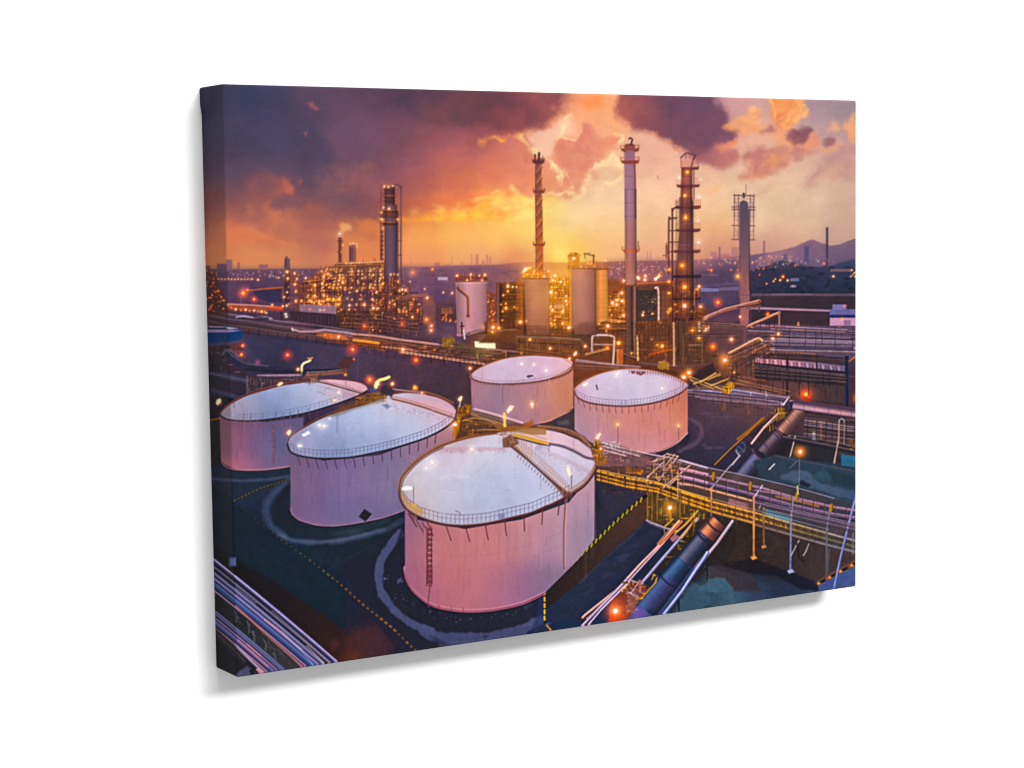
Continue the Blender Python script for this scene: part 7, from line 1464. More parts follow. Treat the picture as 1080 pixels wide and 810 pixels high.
# rim
view(375, 470)
R5 = [(250,250),(255,300),(290,360),(370,410),(480,445),(600,458),(750,445),(900,410),(1000,385),(1080,350),(1120,335),(1215,285),(1300,230),(1355,160),(1372,110)]
line(R5, 15, (74,44,54), 1, .6, sm=4); line(np.array(R5)+[0,-7], 5, (150,96,84), .8, .6, sm=4)
line([(250,250),(262,185),(330,105),(400,50),(500,-3),(600,-36),(700,-58),(800,-72)], 15, (128,74,48), .95, .8, sm=4); line([(244,240),(256,180),(325,98),(400,42),(500,-12),(700,-68)], 4, (190,124,70), .7, .7, sm=4); line([(262,250),(276,190),(340,112),(410,58),(500,10)], 5, (84,52,46), .8, .7, sm=4)
posts([(248,245),(262,180),(330,100),(400,46),(500,-8),(600,-40),(700,-62)], 40, 18, 2.6, (120,74,50), .75)
rail([(262,300),(300,352),(370,400),(480,432),(600,444),(750,432),(900,398),(1000,374),(1080,340),(1160,305),(1215,275)], 42, 48, (104,88,112), .85, 2.4)
rail([(258,290),(290,340),(340,375),(380,395)], 16, 36, (190,130,60), .8, 2.8)
poly([(270,310),(300,330),(345,345),(385,380),(370,400),(300,360)], (206,150,70), .6, 1.6)
line([(1215,275),(1300,220),(1350,155),(1370,100),(1350,50)], 9, (140,82,56), .9, .7, sm=3); posts([(1215,280),(1300,225),(1350,160),(1372,110)], 20, 26, 3, (150,96,70), .85); line([(1215,250),(1300,195),(1350,130),(1368,80)], 3.5, (190,124,80), .85, sm=3)
struts([(290,368),(370,418),(480,452),(600,465),(750,452),(900,417),(1000,392),(1080,358),(1180,300)], 9, (44,-12), 84, (104,50,58), 7, .95, .02, .98)
for a, b in (((300,385),(345,460)),((330,400),(385,492)),((380,440),(400,470))): line([a,b], 6, (96,44,56), .9)
# ladder
line([(412,470),(414,560),(404,640),(412,720),(404,800)], 5, (104,44,54), .9, .6); line([(434,475),(430,560),(432,640),(434,720),(430,800)], 5, (104,44,54), .9, .6)
for y in range(480, 810, 15): line([(410,y),(434,y+(7 if (y//15) % 2 else -5))], 4.5, (96,40,50), .85)
view(375, 570)
line([(404,-80),(408,140),(404,245)], 5, (104,44,54), .9); line([(432,-80),(434,140),(434,250)], 5, (104,44,54), .9)
for y in range(-70, 250, 15): line([(404,y),(436,y+(9 if (y//15) % 2 else -6))], 4.5, (96,40,50), .85)
poly([(400,160),(438,150),(440,245),(402,250)], (110,44,58), .55, 1.2); line([(424,250),(414,350)], 7, (104,50,66), .8)
# walkway across the roof
view(545, 470)
poly([(-60,-10),(-22,-20),(42,55),(140,144),(240,226),(300,262),(298,295),(262,285),(200,215),(100,120),(0,35)], [(0,0,(150,96,60)),(100,90,(160,98,60)),(220,210,(150,86,60)),(290,280,(130,70,56))], .62, .8); line([(-30,8),(60,80),(160,170),(270,272)], 9, (84,56,56), .75, .7)
for (dx, dy, w_, c) in ((-6,6,6,(96,52,44)),(14,-14,5,(214,150,100)),(4,-2,4,(230,170,110))): line([(-50+dx,-25+dy),(60+dx,62+dy),(160+dx,152+dy),(285+dx,262+dy)], w_, c, .9, .6)
posts([(-40,-10),(60,75),(160,165),(280,275)], 30, 20, 3, (110,60,46), .8); posts([(-10,-30),(80,40),(180,130),(300,245)], 26, 24, 3, (190,120,76), .8)
for i in range(16): line([(10+i*16,52+i*14.5),(4+i*16,66+i*14.5)], 5, (130,104,120), .8)
poly([(255,270),(305,262),(310,285),(300,300),(262,295)], (110,60,56), .8, 1)
line([(292,120),(296,150),(302,165)], 19, (255,246,226), .85, 1); lamp(296,142,23,'w'); line([(312,170),(312,240)], 7, (150,104,116), .8); lamp(478,18,15,'w')
view(375, 340)
poly([(835,665),(880,640),(920,660),(930,690),(890,712),(840,712)], [(870,680,(120,74,56))], .9, 1); clutter([(800,600),(930,630),(920,710),(830,710)], 34, [(220,150,80),(84,50,40),(150,96,60)], 216, 8, 34, 4, .85, .5)
poly([(790,590),(900,590),(1085,600),(1085,640),(1000,640),(930,625),(820,625)], [(850,605,(140,96,60)),(1000,615,(176,120,60))], .85, 1)
line([(900,640),(980,655),(1085,685)], 13, (216,160,40), .95, .7); line([(905,655),(1085,700)], 7, (84,56,24), .9); line([(915,622),(1000,638),(1085,665)], 5, (190,140,60), .8)
lamps('c',(662,722,16),(435,797,18)); lamp(880,490,24,'w'); poly([(858,502),(880,472),(904,476),(890,500),(868,520)], (255,246,214), .9, 1); lamp(848,540,20,'w'); line([(848,520),(850,590)], 15, (255,220,120), .85, 1); lamp(1003,466,20,'w')
view(545, 340)
line([(0,645),(60,658),(130,680),(190,690)], 13, (220,160,40), .95, .7); line([(10,662),(120,692),(190,704)], 6, (84,56,24), .9)
line([(190,692),(260,706),(330,735),(390,768),(440,778)], 15, (96,78,96), .95, .8, sm=3); line([(190,686),(270,698),(340,726),(400,762)], 4, (170,150,170), .8, sm=3)
poly([(60,600),(110,580),(200,585),(300,606),(390,650),(430,700),(450,770),(440,780),(420,720),(360,665),(270,625),(150,602)], [(100,590,(104,68,52)),(250,605,(130,90,88)),(400,670,(124,80,58)),(440,740,(140,84,50))], .8, .9)
posts([(120,600),(270,622),(360,660),(430,730)], 30, 14, 2.6, (190,140,120), .7); line([(120,588),(270,606),(360,645),(436,720)], 3, (214,170,150), .8, sm=3)
poly([(435,690),(455,660),(480,680),(490,760),(520,800),(460,820),(440,780)], [(460,700,(200,140,60)),(470,770,(130,84,40))], .85, 1); clutter([(440,670),(500,700),(520,800),(440,800)], 40, [(230,160,70),(90,60,30),(50,36,30),(150,100,44)], 217, 8, 34, 4, .85, .45)
poly([(446,660),(470,628),(482,634),(462,670)], (255,236,190), .95, .9); lamp(462,645,23,'w'); lamp(478,720,12,'w')
view(375, 470)
poly([(262,240),(295,228),(322,236),(325,250),(290,256),(262,252)], (250,246,240), .9, 1.2); lamps('c',(435,95,20),(402,128,12),(662,20,12)); line([(330,235),(330,340)], 5, (130,96,110), .85); poly([(320,330),(345,328),(350,348),(325,350)], (220,170,80), .8, 1)
line([(570,370),(590,380),(600,395)], 4, (90,70,90), .7); rect(815,388,850,418,(110,104,150),a=.5)
# --- frontmost pipes, lower left
view(205, 570)
poly([(100,80),(228,190),(500,410),(720,600),(810,695),(600,740),(440,770),(230,780),(120,730),(100,380)], [(150,200,(50,50,84)),(300,330,(40,56,110)),(500,520,(60,70,140)),(640,650,(84,84,160)),(250,480,(60,64,100)),(180,600,(24,20,28)),(200,700,(10,10,14)),(350,640,(70,80,150)),(300,500,(40,40,46)),(420,590,(44,44,52)),(480,700,(60,66,110)),(170,480,(50,54,84))], .97, .9, sig=50)
def run(off, w_, hi, mid, lo, x0=100, x1=820, sl=.80):
    P = [(x, 95+off+(x-100)*.79+((x-100)/720.)**2*30) for x in np.linspace(x0, x1, 12)]
    pipe(P, w_, hi, mid, lo)
    return P
run(6, 14, (190,176,226), (150,136,190), (56,46,80))
run(30, 6, (40,30,44), (14,12,20), (10,8,14))
run(48, 13, (150,134,180), (92,78,124), (40,32,54))
run(66, 9, (20,16,26), (12,10,16), (8,6,12))
run(86, 24, (146,138,196), (92,92,156), (36,38,80))
run(116, 22, (176,150,206), (84,92,164), (34,44,100))
run(148, 40, (88,108,184), (52,72,146), (28,40,92))
run(182, 10, (220,150,170), (150,110,170), (50,50,104))
run(205, 26, (96,98,166), (62,66,128), (30,32,68))
run(232, 9, (240,140,130), (200,104,104), (70,40,60))
run(246, 22, (100,92,120), (60,54,78), (24,22,30))
line([(400,450),(480,510),(560,580),(610,620)], 8, (240,150,170), .85, .7); line([(230,265),(290,310),(350,360)], 5, (150,170,230), .7); line([(440,400),(620,560),(780,700)], 4, (214,196,226), .6); line([(640,600),(740,700)], 6, (236,190,206), .7)
line([(500,520),(620,640),(680,710)], 9, (160,176,240), .5, 1)
poly([(120,300),(230,390),(420,540),(560,670),(610,735),(540,735),(440,660),(340,580),(230,490),(120,400)], [(180,380,(24,26,34)),(270,440,(36,32,38)),(350,530,(40,48,46)),(440,620,(50,54,60)),(540,710,(70,54,64))], .95, 1)
line([(235,372),(340,470),(430,555),(540,650),(620,725)], 8, (224,110,96), .85, .7, sm=3); line([(245,390),(380,510),(500,620)], 4, (150,90,90), .6)
for (x,y) in ((228,400),(300,460),(395,560),(450,640),(330,520)): line([(x,y),(x+12,y+30),(x+10,y+66)], 6, (110,104,124), .8, .7, sm=3)
for i in range(40):
    rng = np.random.RandomState(1700+i); t = rng.rand(); x = 200+t*360; y = 400+t*290+rng.uniform(-14,40); line([(x,y),(x+rng.uniform(6,26),y+rng.uniform(4,22))], rng.uniform(2.5,5), [(90,90,104),(18,18,22),(60,70,70),(120,100,110)][i % 4], .6)
def run2(off, w_, hi, mid, lo, x0=110, x1=520):
    P = [(x, 390+off+(x-100)*.80+((x-100)/400.)**2*16) for x in np.linspace(x0, x1, 10)]
    pipe(P, w_, hi, mid, lo)
run2(0, 10, (150,160,214), (90,96,150), (34,36,60)); run2(16, 16, (120,110,180), (80,84,150), (30,32,70)); run2(40, 12, (210,140,170), (110,90,150), (40,38,80)); run2(66, 32, (112,112,190), (72,76,146), (36,40,100)); run2(98, 12, (220,130,160), (150,100,150), (44,36,70), 110, 460); run2(118, 18, (190,160,206), (130,104,150), (36,30,50), 110, 430)
line([(250,570),(330,640),(420,720)], 8, (240,120,140), .8, .7); line([(240,610),(310,670),(390,750)], 7, (220,130,160), .7); line([(300,590),(380,660)], 7, (240,140,150), .7)
poly([(120,500),(230,600),(330,700),(390,765),(230,785),(120,735)], [(160,620,(20,18,24)),(250,700,(30,26,36)),(200,740,(8,8,10)),(320,740,(44,40,56))], .75, 1.2)
line([(130,540),(240,640),(290,690)], 6, (110,84,96), .7); line([(130,560),(250,670),(290,705)], 4, (80,60,70), .7); line([(230,590),(330,690),(410,765)], 9, (170,150,190), .9, .7); line([(360,735),(395,765)], 16, (240,140,170), .9, .8)
poly([(240,760),(300,715),(330,735),(360,760),(240,785)], [(290,745,(84,84,130)),(250,770,(70,74,120))], .9, 1.2); poly([(225,780),(265,735),(275,760),(240,785)], (80,80,124), .8, .9); poly([(310,740),(330,730),(350,760),(325,768)], (20,18,24), .8, 1)
view(545, 570)
poly([(905,430),(935,330),(985,260),(1020,240),(1085,290),(1090,370)], [(960,320,(64,90,106)),(1010,270,(92,124,142)),(1060,310,(66,96,118)),(940,400,(50,72,90)),(1040,350,(56,86,110))], .8, 2.2, nz=(1.2,5,163), sm=3)
line([(922,330),(924,410)], 9, (20,22,32), .85)
pipe([(1085,70),(1060,110),(1005,190),(940,290),(870,380),(830,430)], 22, (196,206,236), (132,140,190), (70,72,110))
# --- yellow/black kerbs on the slopes
view(205, 470)
K = np.array([(130,250),(220,322),(300,385),(400,458),(500,540),(620,625),(720,700),(850,805),(960,905),(1080,1000),(1130,1040),(1230,1140),(1300,1200)])
line(K, 5, (22,22,26), .7, .7)
seg = np.hypot(*(K[1:]-K[:-1]).T); cum = np.r_[0, np.cumsum(seg)]
for i, d in enumerate(np.arange(0, cum[-1], 33.)):
    x = np.interp(d, cum, K[:,0]); y = np.interp(d, cum, K[:,1]); x2 = np.interp(d+11, cum, K[:,0]); y2 = np.interp(d+11, cum, K[:,1])
    f = np.clip((d-80)/1100., 0, 1)
    rr = np.random.RandomState(i)
    c = tuple(np.array((92,88,56))*(1-f)+np.array((210,136,54))*f)
    line([(x,y),(x2,y2)], (5+5*f)*rr.uniform(.6,1.25), c, .3+.35*f*rr.rand(), .8)
    glow(x, y, 6, (200,150,60), .2*f)
K2 = np.array([(225,315),(300,278),(370,245),(450,222),(540,195)])
line(K2, 8, (26,24,30), .85, .8)
for i in range(16):
    t = i/15.; x = np.interp(t*315, K2[:,0]-225, K2[:,0]); y = np.interp(x, K2[:,0], K2[:,1]); line([(x,y),(x+9,y-5)], 6, (120,110,60), .7, .6)
# weathering of the tank walls and roofs
base()
for (tid, n_, sd) in ((1,50,1),(2,90,2),(3,50,3),(4,70,4),(5,150,5)):
    ys, xs = np.nonzero(IDS == tid)
    rng = np.random.RandomState(600+sd)
    for k in rng.randint(0, len(xs), n_):
        x = xs[k]/SS+OX; y = ys[k]/SS+OY
        L = rng.uniform(4, 22)
        lum = rng.rand() < .35
        base_c = IMG[ys[k], xs[k]]*255
        ye = min(NY-1, int(ys[k]+L*SS+3))
        if IDS[ye, xs[k]] != tid or base_c[1] < 85:
            continue
        if base_c[2] > 175: # roof
            line([(x,y),(x+rng.uniform(-6,6),y+rng.uniform(-1.5,1.5))], rng.uniform(.6,1.6), tuple(base_c*(1.06 if lum else .93)), .5, .9)
        else:
            line([(x,y),(x+rng.uniform(-.3,.3),y+L)], rng.uniform(.5,1.6), tuple(base_c*(1.07 if lum else .86)), .45, .7)
# plate seams
view(375, 470)
for k in (.3, .62):
    P = [(286,400+k*250),(330,470+k*250),(400,520+k*245),(480,548+k*240),(600,562+k*238),(750,552+k*238),(900,520+k*238),(1080,460+k*238),(1215,395+k*238)]
    line(P, 2.2, (160,96,110), .4, .6, sm=4)
view(205, 470)
for k in (.33, .66):
    P = [(556,70+k*290),(600,100+k*300),(700,125+k*305),(800,128+k*305),(900,118+k*302),(1085,90+k*300),(1200,62+k*296)]
    line(P, 2, (106,84,124), .4, .6, sm=4)
view(545, 340)
for k in (.35, .68):
    line([(332,420+k*190),(400,462+k*240),(500,480+k*248),(620,486+k*250),(750,473+k*252),(850,448+k*250),(930,412+k*250),(970,385+k*245)], 2, (184,116,118), .4, .6, sm=4)
# --- the air: a warm veil near the sun, then the look of a photographic print
base()
glow(592, 300, 55, (255,150,30), .14)
ground = np.clip((GY-(286-(GX-205)*.018))/14., 0, 1)
tank = np.isin(IDS, (1,2,3,4,5,7,9,10,11,12)).astype(np.float32)
tank = blurred(tank[..., None], 1.)[..., 0]
yard = ground*(1-.85*tank)
low = np.clip((GY-(588+(GX-228)*.85))/6., 0, 1)*(GX < 380)
yard = yard*(1-.75*low)
# uneven wear and dirt: fine mottling of everything on the ground
mott = .6*noise(991, 3.2, octv=3, gain=.75)+.4*noise(992, 11, octv=3, gain=.6)
IMG *= (1+.085*mott*yard)[..., None]
warm = noise(993, 7, octv=3, gain=.7)
IMG *= 1+(yard*.04*warm)[..., None]*np.array([1., .1, -.8], np.float32)
IMG *= (1+.03*noise(994, 14, octv=4, gain=.65, ay=2.)*tank)[..., None]
# tone of the print: deep shadows and rich colour
def grade(mask, gam, sat):
    global IMG
    g = np.clip(IMG, 0, 1)**gam
    l = (g*np.array([.3, .59, .11], np.float32)).sum(2, keepdims=True)
    g = np.clip(l+(g-l)*sat, 0, 1)
    IMG = IMG*(1-mask[..., None])+g*mask[..., None]
grade(yard, 1.11, 1.16)
grade(low*ground, 1.05, .74)
sun = np.exp(-((GX-590)**2+((GY-262)*1.2)**2)/150.**2)
dusk = np.clip((IMG[..., 0]-IMG[..., 2]+.05)/.25, .1, 1)
grade((1-ground)*np.clip(1-.2*sun, 0, 1)*dusk*np.clip(1.3-np.clip(GX-600, 0, 300)/250., .25, 1)*np.clip(.35+np.clip(GX-330, 0, 150)/200., 0, 1), 1.10, 1.16)
IMG *= 1-((1-ground)*sun*.035)[..., None]*np.array([.6, 1., 1.], np.float32)
# the roofs are lifted to be the whitest things in the picture
lum = (IMG*np.array([.3, .59, .11], np.float32)).sum(2)
roof = np.isin(IDS, (1,2,3,4,5))*np.clip((IMG[..., 2]-IMG[..., 0]*.93)/.06, 0, 1)*np.clip((lum-.56)/.1, 0, 1)
roof = blurred(roof[..., None].astype(np.float32), .6)
l3 = lum[..., None]
IMG = IMG*(1-roof)+np.clip((l3+(IMG-l3)*.80)*1.085, 0, 1)*roof
# wisps in the sky
wisp = noise(996, 26, octv=6, gain=.72, ax=1.7)
IMG *= (1+.045*wisp*(1-ground)*np.clip((285-GY)/60., 0, 1))[..., None]
# local contrast
soft_ = blurred(IMG, 5.)
IMG = IMG+(IMG-soft_)*(.16*yard)[..., None]
dark = np.clip(soft_.mean(2)/.30, 0, 1)
IMG = np.clip(IMG, 0, 1)
IMG = blurred(IMG, .3)
IMG = np.clip(IMG+(IMG-blurred(IMG, 1.1))*(.25+.45*ground)[..., None], 0, 1)
IMG += (noise(990, 1.6, octv=2, gain=.8)*.006)[..., None]
IMG = np.clip(IMG, 0, 1)
# ---------------------------------------------------------------- the place: a canvas print hanging on a white wall
import bpy, math
from mathutils import Matrix, Vector
scn = bpy.context.scene
COL = scn.collection
CW, CH, CD = .9, .6470, .0563          # the canvas: width, height, depth in metres
CAM = dict(loc=(-1.2968, -2.0063, .1766), pitch=-.0823, yaw=-.5546, roll=-.0139, f=1.8988, sy=-.0061)

def rot(a, axis):
    return np.array(Matrix.Rotation(a, 3, axis))
CAM_M = rot(CAM['yaw'], 'Z') @ rot(math.pi/2+CAM['pitch'], 'X') @ rot(CAM['roll'], 'Z')
# where a point of the canvas lies in the printed picture
def to_print(P):
    q = (np.asarray(P, float)-np.array(CAM['loc'])) @ CAM_M
    u = 540+CAM['f']*1080*q[:, 0]/-q[:, 2]
    v = 405+CAM['sy']*1080-CAM['f']*1080*q[:, 1]/-q[:, 2]
    return u, v
def pick(P):
    u, v = to_print(P)
    fx = np.clip((u-OX)*SS-.5, 0, NX-1.01); fy = np.clip((v-OY)*SS-.5, 0, NY-1.01)
    x0 = fx.astype(int); y0 = fy.astype(int); tx = (fx-x0)[:, None]; ty = (fy-y0)[:, None]
    c = (IMG[y0, x0]*(1-tx)+IMG[y0, x0+1]*tx)*(1-ty)+(IMG[y0+1, x0]*(1-tx)+IMG[y0+1, x0+1]*tx)*ty
    return c, IDS[np.rint(fy).astype(int), np.rint(fx).astype(int)]
INK = 1/1.475                            # the white wall and the inks share one light
def lin(c):
    c = np.clip(c, 0, 1)
    return np.where(c <= .04045, c/12.92, ((c+.055)/1.055)**2.4)*INK

def nodes(name):
    m = bpy.data.materials.new(name); m.use_nodes = True
    return m, m.node_tree.nodes, m.node_tree.links, m.node_tree.nodes['Principled BSDF']
# printed canvas: inks in the mesh colours, a fine weave in the bump
m_print, n, l, b = nodes('printed_canvas')
at = n.new('ShaderNodeAttribute'); at.attribute_name = 'ink'
l.new(at.outputs['Color'], b.inputs['Base Color'])
b.inputs['Roughness'].default_value = .8
b.inputs['Specular IOR Level'].default_value = .08
tc = n.new('ShaderNodeTexCoord')
bp = n.new('ShaderNodeBump'); bp.inputs['Strength'].default_value = .12; bp.inputs['Distance'].default_value = .0003
w1 = n.new('ShaderNodeTexWave'); w1.bands_direction = 'X'; w1.inputs['Scale'].default_value = 260; w1.inputs['Distortion'].default_value = .6
w2 = n.new('ShaderNodeTexWave'); w2.bands_direction = 'Z'; w2.inputs['Scale'].default_value = 260; w2.inputs['Distortion'].default_value = .6
mx = n.new('ShaderNodeMath'); mx.operation = 'ADD'
for w in (w1, w2):
    l.new(tc.outputs['Object'], w.inputs['Vector'])
l.new(w1.outputs['Fac'], mx.inputs[0]); l.new(w2.outputs['Fac'], mx.inputs[1])
l.new(mx.outputs[0], bp.inputs['Height']); l.new(bp.outputs['Normal'], b.inputs['Normal'])
# painted plaster
m_wall, n, l, b = nodes('white_wall_paint')
ns = n.new('ShaderNodeTexNoise'); ns.inputs['Scale'].default_value = 60; ns.inputs['Detail'].default_value = 6
rp = n.new('ShaderNodeValToRGB'); rp.color_ramp.elements[0].color = (.885, .885, .885, 1); rp.color_ramp.elements[1].color = (.915, .915, .915, 1)
l.new(ns.outputs['Fac'], rp.inputs['Fac']); l.new(rp.outputs['Color'], b.inputs['Base Color'])
b.inputs['Roughness'].default_value = .9; b.inputs['Specular IOR Level'].default_value = .1
bw = n.new('ShaderNodeBump'); bw.inputs['Strength'].default_value = .05; bw.inputs['Distance'].default_value = .001
l.new(ns.outputs['Fac'], bw.inputs['Height']); l.new(bw.outputs['Normal'], b.inputs['Normal'])
m_wood, n, l, b = nodes('raw_pine')
wv = n.new('ShaderNodeTexWave'); wv.inputs['Scale'].default_value = 6; wv.inputs['Distortion'].default_value = 5; wv.inputs['Detail'].default_value = 3
rw = n.new('ShaderNodeValToRGB'); rw.color_ramp.elements[0].color = (.42, .28, .15, 1); rw.color_ramp.elements[1].color = (.56, .40, .23, 1)
l.new(wv.outputs['Fac'], rw.inputs['Fac']); l.new(rw.outputs['Color'], b.inputs['Base Color']); b.inputs['Roughness'].default_value = .7

def mesh(name, V, F, mat, cols=None, parent=None):
    me = bpy.data.meshes.new(name)
    V = np.asarray(V, np.float32); F = np.asarray(F, np.int32)
    me.vertices.add(len(V)); me.vertices.foreach_set('co', V.ravel())
    me.loops.add(F.size); me.loops.foreach_set('vertex_index', F.ravel())
    me.polygons.add(len(F)); me.polygons.foreach_set('loop_start', np.arange(0, F.size, 4, dtype=np.int32))
    me.update(calc_edges=True)
    if cols is not None:
        a = me.color_attributes.new('ink', 'FLOAT_COLOR', 'POINT')
        a.data.foreach_set('color', np.c_[cols, np.ones(len(cols))].astype(np.float32).ravel())
    me.materials.append(mat)
    o = bpy.data.objects.new(name, me); COL.objects.link(o)
    if parent is not None:
        o.parent = parent
        o.matrix_parent_inverse = Matrix.Identity(4)
    return o
ROOT = np.array([0, 0, -CH/2])
root = bpy.data.objects.new('canvas_print', None); COL.objects.link(root)
root.location = ROOT; root.empty_display_size = .1
root['label'] = 'wide canvas print of a refinery with five pale storage tanks on a white wall'
root['category'] = 'canvas print'

# ---- the front of the canvas: one dense sheet, divided where the picture's main subjects lie
R = .0022                                # soft turn of the cloth over the edge
nx, nz = 900, 690
X = np.linspace(-CW/2+R, CW/2-R, nx+1); Z = np.linspace(-CH/2+R, CH/2-R, nz+1)
gx, gz = np.meshgrid(X, Z)
P = np.c_[gx.ravel(), np.full(gx.size, -CD), gz.ravel()]
col, ids = pick(P)
col = lin(col)
ii = np.arange(nz)[:, None]*(nx+1)+np.arange(nx)[None]
F = np.stack([ii, ii+1, ii+nx+2, ii+nx+1], -1).reshape(-1, 4)
fid = ids[F[:, 0]]
SUBJECTS = {
 1: ('printed_tank', 'pale tank at the left edge'), 2: ('printed_tank', 'purple tank with a dark diamond plate'),
 3: ('printed_tank', 'small tank at the back'), 4: ('printed_tank', 'salmon tank on the right'), 5: ('printed_tank', 'largest pink tank with a roof walkway'),
 6: ('printed_column', 'lit column of the left plant'), 7: ('printed_tank', 'small upright tank with a brown pipe'),
 8: ('printed_chimney', 'slim twisted flare stack'), 9: ('printed_silo', 'short brown silo under the flare stack'),
 10: ('printed_silo', 'broad pinkish silo'), 11: ('printed_silo', 'orange lit silo'), 12: ('printed_chimney', 'pale banded chimney'),
 13: ('printed_column', 'tall column ringed with lit galleries'), 14: ('printed_column', 'grey column in a lattice cage'),
 15: ('printed_wall', 'brown wall with yellow and black edge')}
def piece(name, faces, parent, label=None):
    used, inv = np.unique(faces, return_inverse=True)
    o = mesh(name, P[used]-ROOT, inv.reshape(-1, 4), m_print, col[used], parent)
    if label:
        o['label'] = label
    return o
face = piece('printed_picture', F[~np.isin(fid, list(SUBJECTS))], root)
for k, (name, lab) in SUBJECTS.items():
    f = F[fid == k]
    if len(f):
        piece(name, f, face, lab)

# ---- the cloth wrapped round the four sides
def strip(n_len, place, n_dep=44):
    """place(s, t): s along the edge 0..1, t from the front sheet (0) to the wall (1)"""
    s = np.linspace(0, 1, n_len+1); t = np.linspace(0, 1, n_dep+1)**1.0
    S, Tt = np.meshgrid(s, t)
    return place(S.ravel(), Tt.ravel()), n_len, n_dep
arc = R*math.pi/2; tot = arc+CD-R
def prof(t):
    """offset outwards and depth from the front plane along the wrap"""
    d = t*tot
    a = np.clip(d/R, 0, math.pi/2)
    return R*np.sin(a)-R, np.where(d < arc, R-R*np.cos(a), R+d-arc)
def left(s, t):
    o, y = prof(t)
    z = -CH/2+R+s*(CH-2*R)
    # thicker folded cloth near the upper rear corner
    fold = .0016*np.clip((z-(CH/2-.030))/.011, 0, 1)*np.clip((y-.006)/.02, 0, 1)
    return np.c_[-CW/2-o*1-R*0-fold+0*z, -CD+y, z]
def side(sx):
    def f(s, t):
        o, y = prof(t)
        z = -CH/2+R+s*(CH-2*R)
        fold = .0016*np.clip((z-(CH/2-.030))/.011, 0, 1)*np.clip((y-.006)/.02, 0, 1)
        return np.c_[sx*(CW/2+o+fold), -CD+y, z]
    return f
def flat(sz):
    def f(s, t):
        o, y = prof(t)
        # the short edges run out to the corners and tuck in round them
        x = (s-.5)*2*(CW/2-R)
        return np.c_[x, -CD+y, sz*(CH/2+o)]
    return f
VV, FF, CC, base_i = [], [], [], 0
for fn, nl, sx, sz, flip in ((side(-1), 690, -1, 0, 0), (side(1), 420, 1, 0, 1), (flat(1), 500, 0, 1, 0), (flat(-1), 500, 0, -1, 1)):
    (Vs, a, bdep) = strip(nl, fn)
    Q = Vs.copy()
    if sx != -1:                         # out of sight in the photograph: the picture runs on as its own mirror image
        dep = np.clip(Vs[:, 1]+CD, 0, None)
        if sx: Q[:, 0] = sx*(CW/2-R-dep*.6)
        else: Q[:, 2] = sz*(CH/2-R-dep*.6)
        Q[:, 1] = -CD
    c, _ = pick(Q)
    i0 = np.arange(bdep)[:, None]*(a+1)+np.arange(a)[None]
    f = np.stack([i0, i0+1, i0+a+2, i0+a+1], -1).reshape(-1, 4)
    if flip: f = f[:, ::-1]
    VV.append(Vs); FF.append(f+base_i); CC.append(lin(c)); base_i += len(Vs)
# the rounded corner posts between the strips
for sx in (-1, 1):
    for sz in (-1, 1):
        nt, na = 20, 6
        t = np.linspace(0, 1, nt+1); aa = np.linspace(0, math.pi/2, na+1)
        A, Tt = np.meshgrid(aa, t)
        o, y = prof(Tt.ravel()); A = A.ravel()
        rr = o+R
        fold = (.0016*np.clip((y-.006)/.02, 0, 1)) if sz > 0 else 0*y
        Vs = np.c_[sx*(CW/2-R+rr*np.cos(A)+fold*np.cos(A)), -CD+y, sz*(CH/2-R+rr*np.sin(A))]
        Q = Vs.copy()
        if sx > 0: Q[:, 0] = CW/2-R; Q[:, 1] = -CD
        c, _ = pick(Q)
        i0 = np.arange(nt)[:, None]*(na+1)+np.arange(na)[None]
        f = np.stack([i0, i0+1, i0+na+2, i0+na+1], -1).reshape(-1, 4)
        if sx*sz < 0: f = f[:, ::-1]
        VV.append(Vs); FF.append(f+base_i); CC.append(lin(c)); base_i += len(Vs)
edge = mesh('wrapped_edge', np.concatenate(VV)-ROOT, np.concatenate(FF), m_print, np.concatenate(CC), root)
edge['label'] = 'side of the canvas where the picture runs on round the frame'
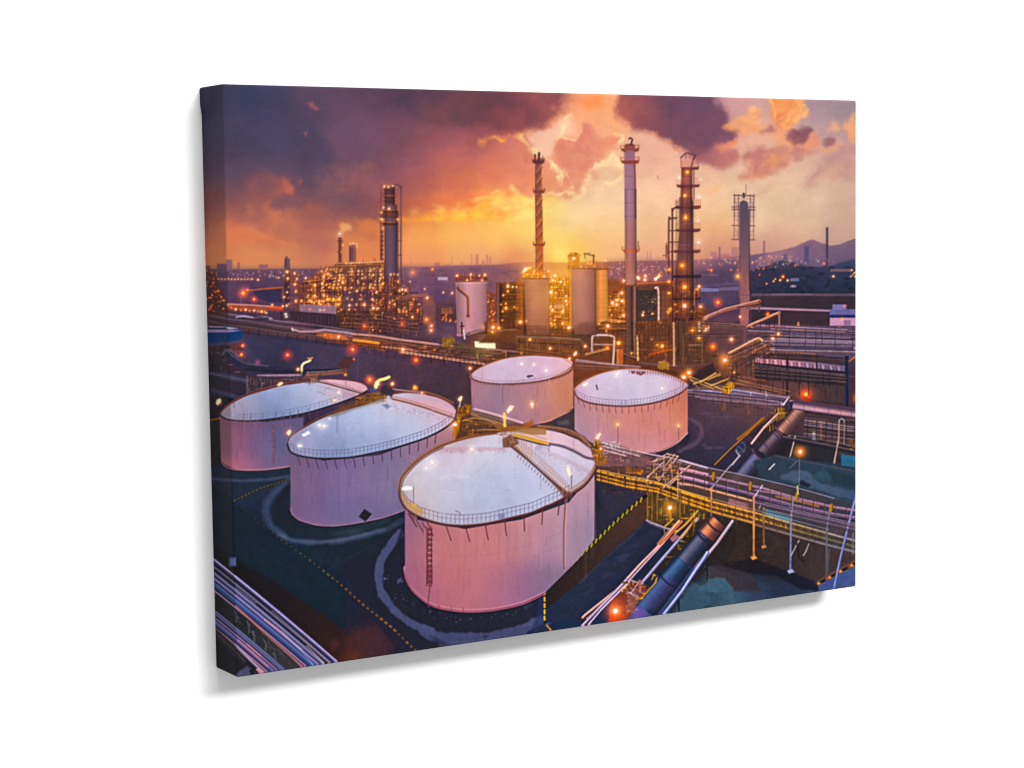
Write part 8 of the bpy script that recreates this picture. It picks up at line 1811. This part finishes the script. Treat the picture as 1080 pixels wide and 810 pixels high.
for p in edge.data.polygons: p.use_smooth = True

# ---- the wall
def boxmesh(name, x0, y0, z0, x1, y1, z1, mat, parent=None, off=(0, 0, 0)):
    V = np.array([(x, y, z) for x in (x0, x1) for y in (y0, y1) for z in (z0, z1)])-np.array(off)
    Fq = [(0, 1, 3, 2), (4, 6, 7, 5), (0, 4, 5, 1), (2, 3, 7, 6), (0, 2, 6, 4), (1, 5, 7, 3)]
    return mesh(name, V, Fq, mat, None, parent)
wall = boxmesh('wall', -4, .0004, -2.2, 5, .12, 2.4, m_wall)
wall['kind'] = 'structure'

# ---- camera
cd = bpy.data.cameras.new('camera'); cam = bpy.data.objects.new('camera', cd); COL.objects.link(cam)
cam.matrix_world = Matrix.Translation(Vector(CAM['loc'])) @ Matrix(CAM_M.tolist()).to_4x4()
cd.sensor_fit = 'HORIZONTAL'; cd.sensor_width = 36; cd.lens = CAM['f']*36; cd.shift_y = CAM['sy']; cd.clip_end = 100
scn.camera = cam

# ---- studio light: key lamp up right, a second added to taper the shadow, white surround
def lamp_obj(name, loc, target, size, power):
    ld = bpy.data.lights.new(name, 'AREA'); ld.shape = 'ELLIPSE'; ld.size = size*1.4; ld.size_y = size*.8; ld.energy = power
    o = bpy.data.objects.new(name, ld); COL.objects.link(o); o.location = loc
    o.rotation_euler = (Vector(target)-Vector(loc)).to_track_quat('-Z', 'Y').to_euler()
    return o
D = 16.
for kx, kz, part in ((.33, .58, .64), (.03, .58, .36)):  # second entry: added lamp, softens the shadow's end at lower right
    lamp_obj('key_taper_lamp', (kx*D, -D, kz*D), (0, 0, 0), 4.6, 4000*part)
w = bpy.data.worlds.new('World'); scn.world = w; w.use_nodes = True
w.node_tree.nodes['Background'].inputs['Color'].default_value = (1, 1, 1, 1)
w.node_tree.nodes['Background'].inputs['Strength'].default_value = .58
scn.view_settings.view_transform = 'Standard'; scn.view_settings.look = 'None'
scn.view_settings.exposure = 0; scn.view_settings.gamma = 1
scn.cycles.max_bounces = 4
scn.cycles.filter_width = 1.25
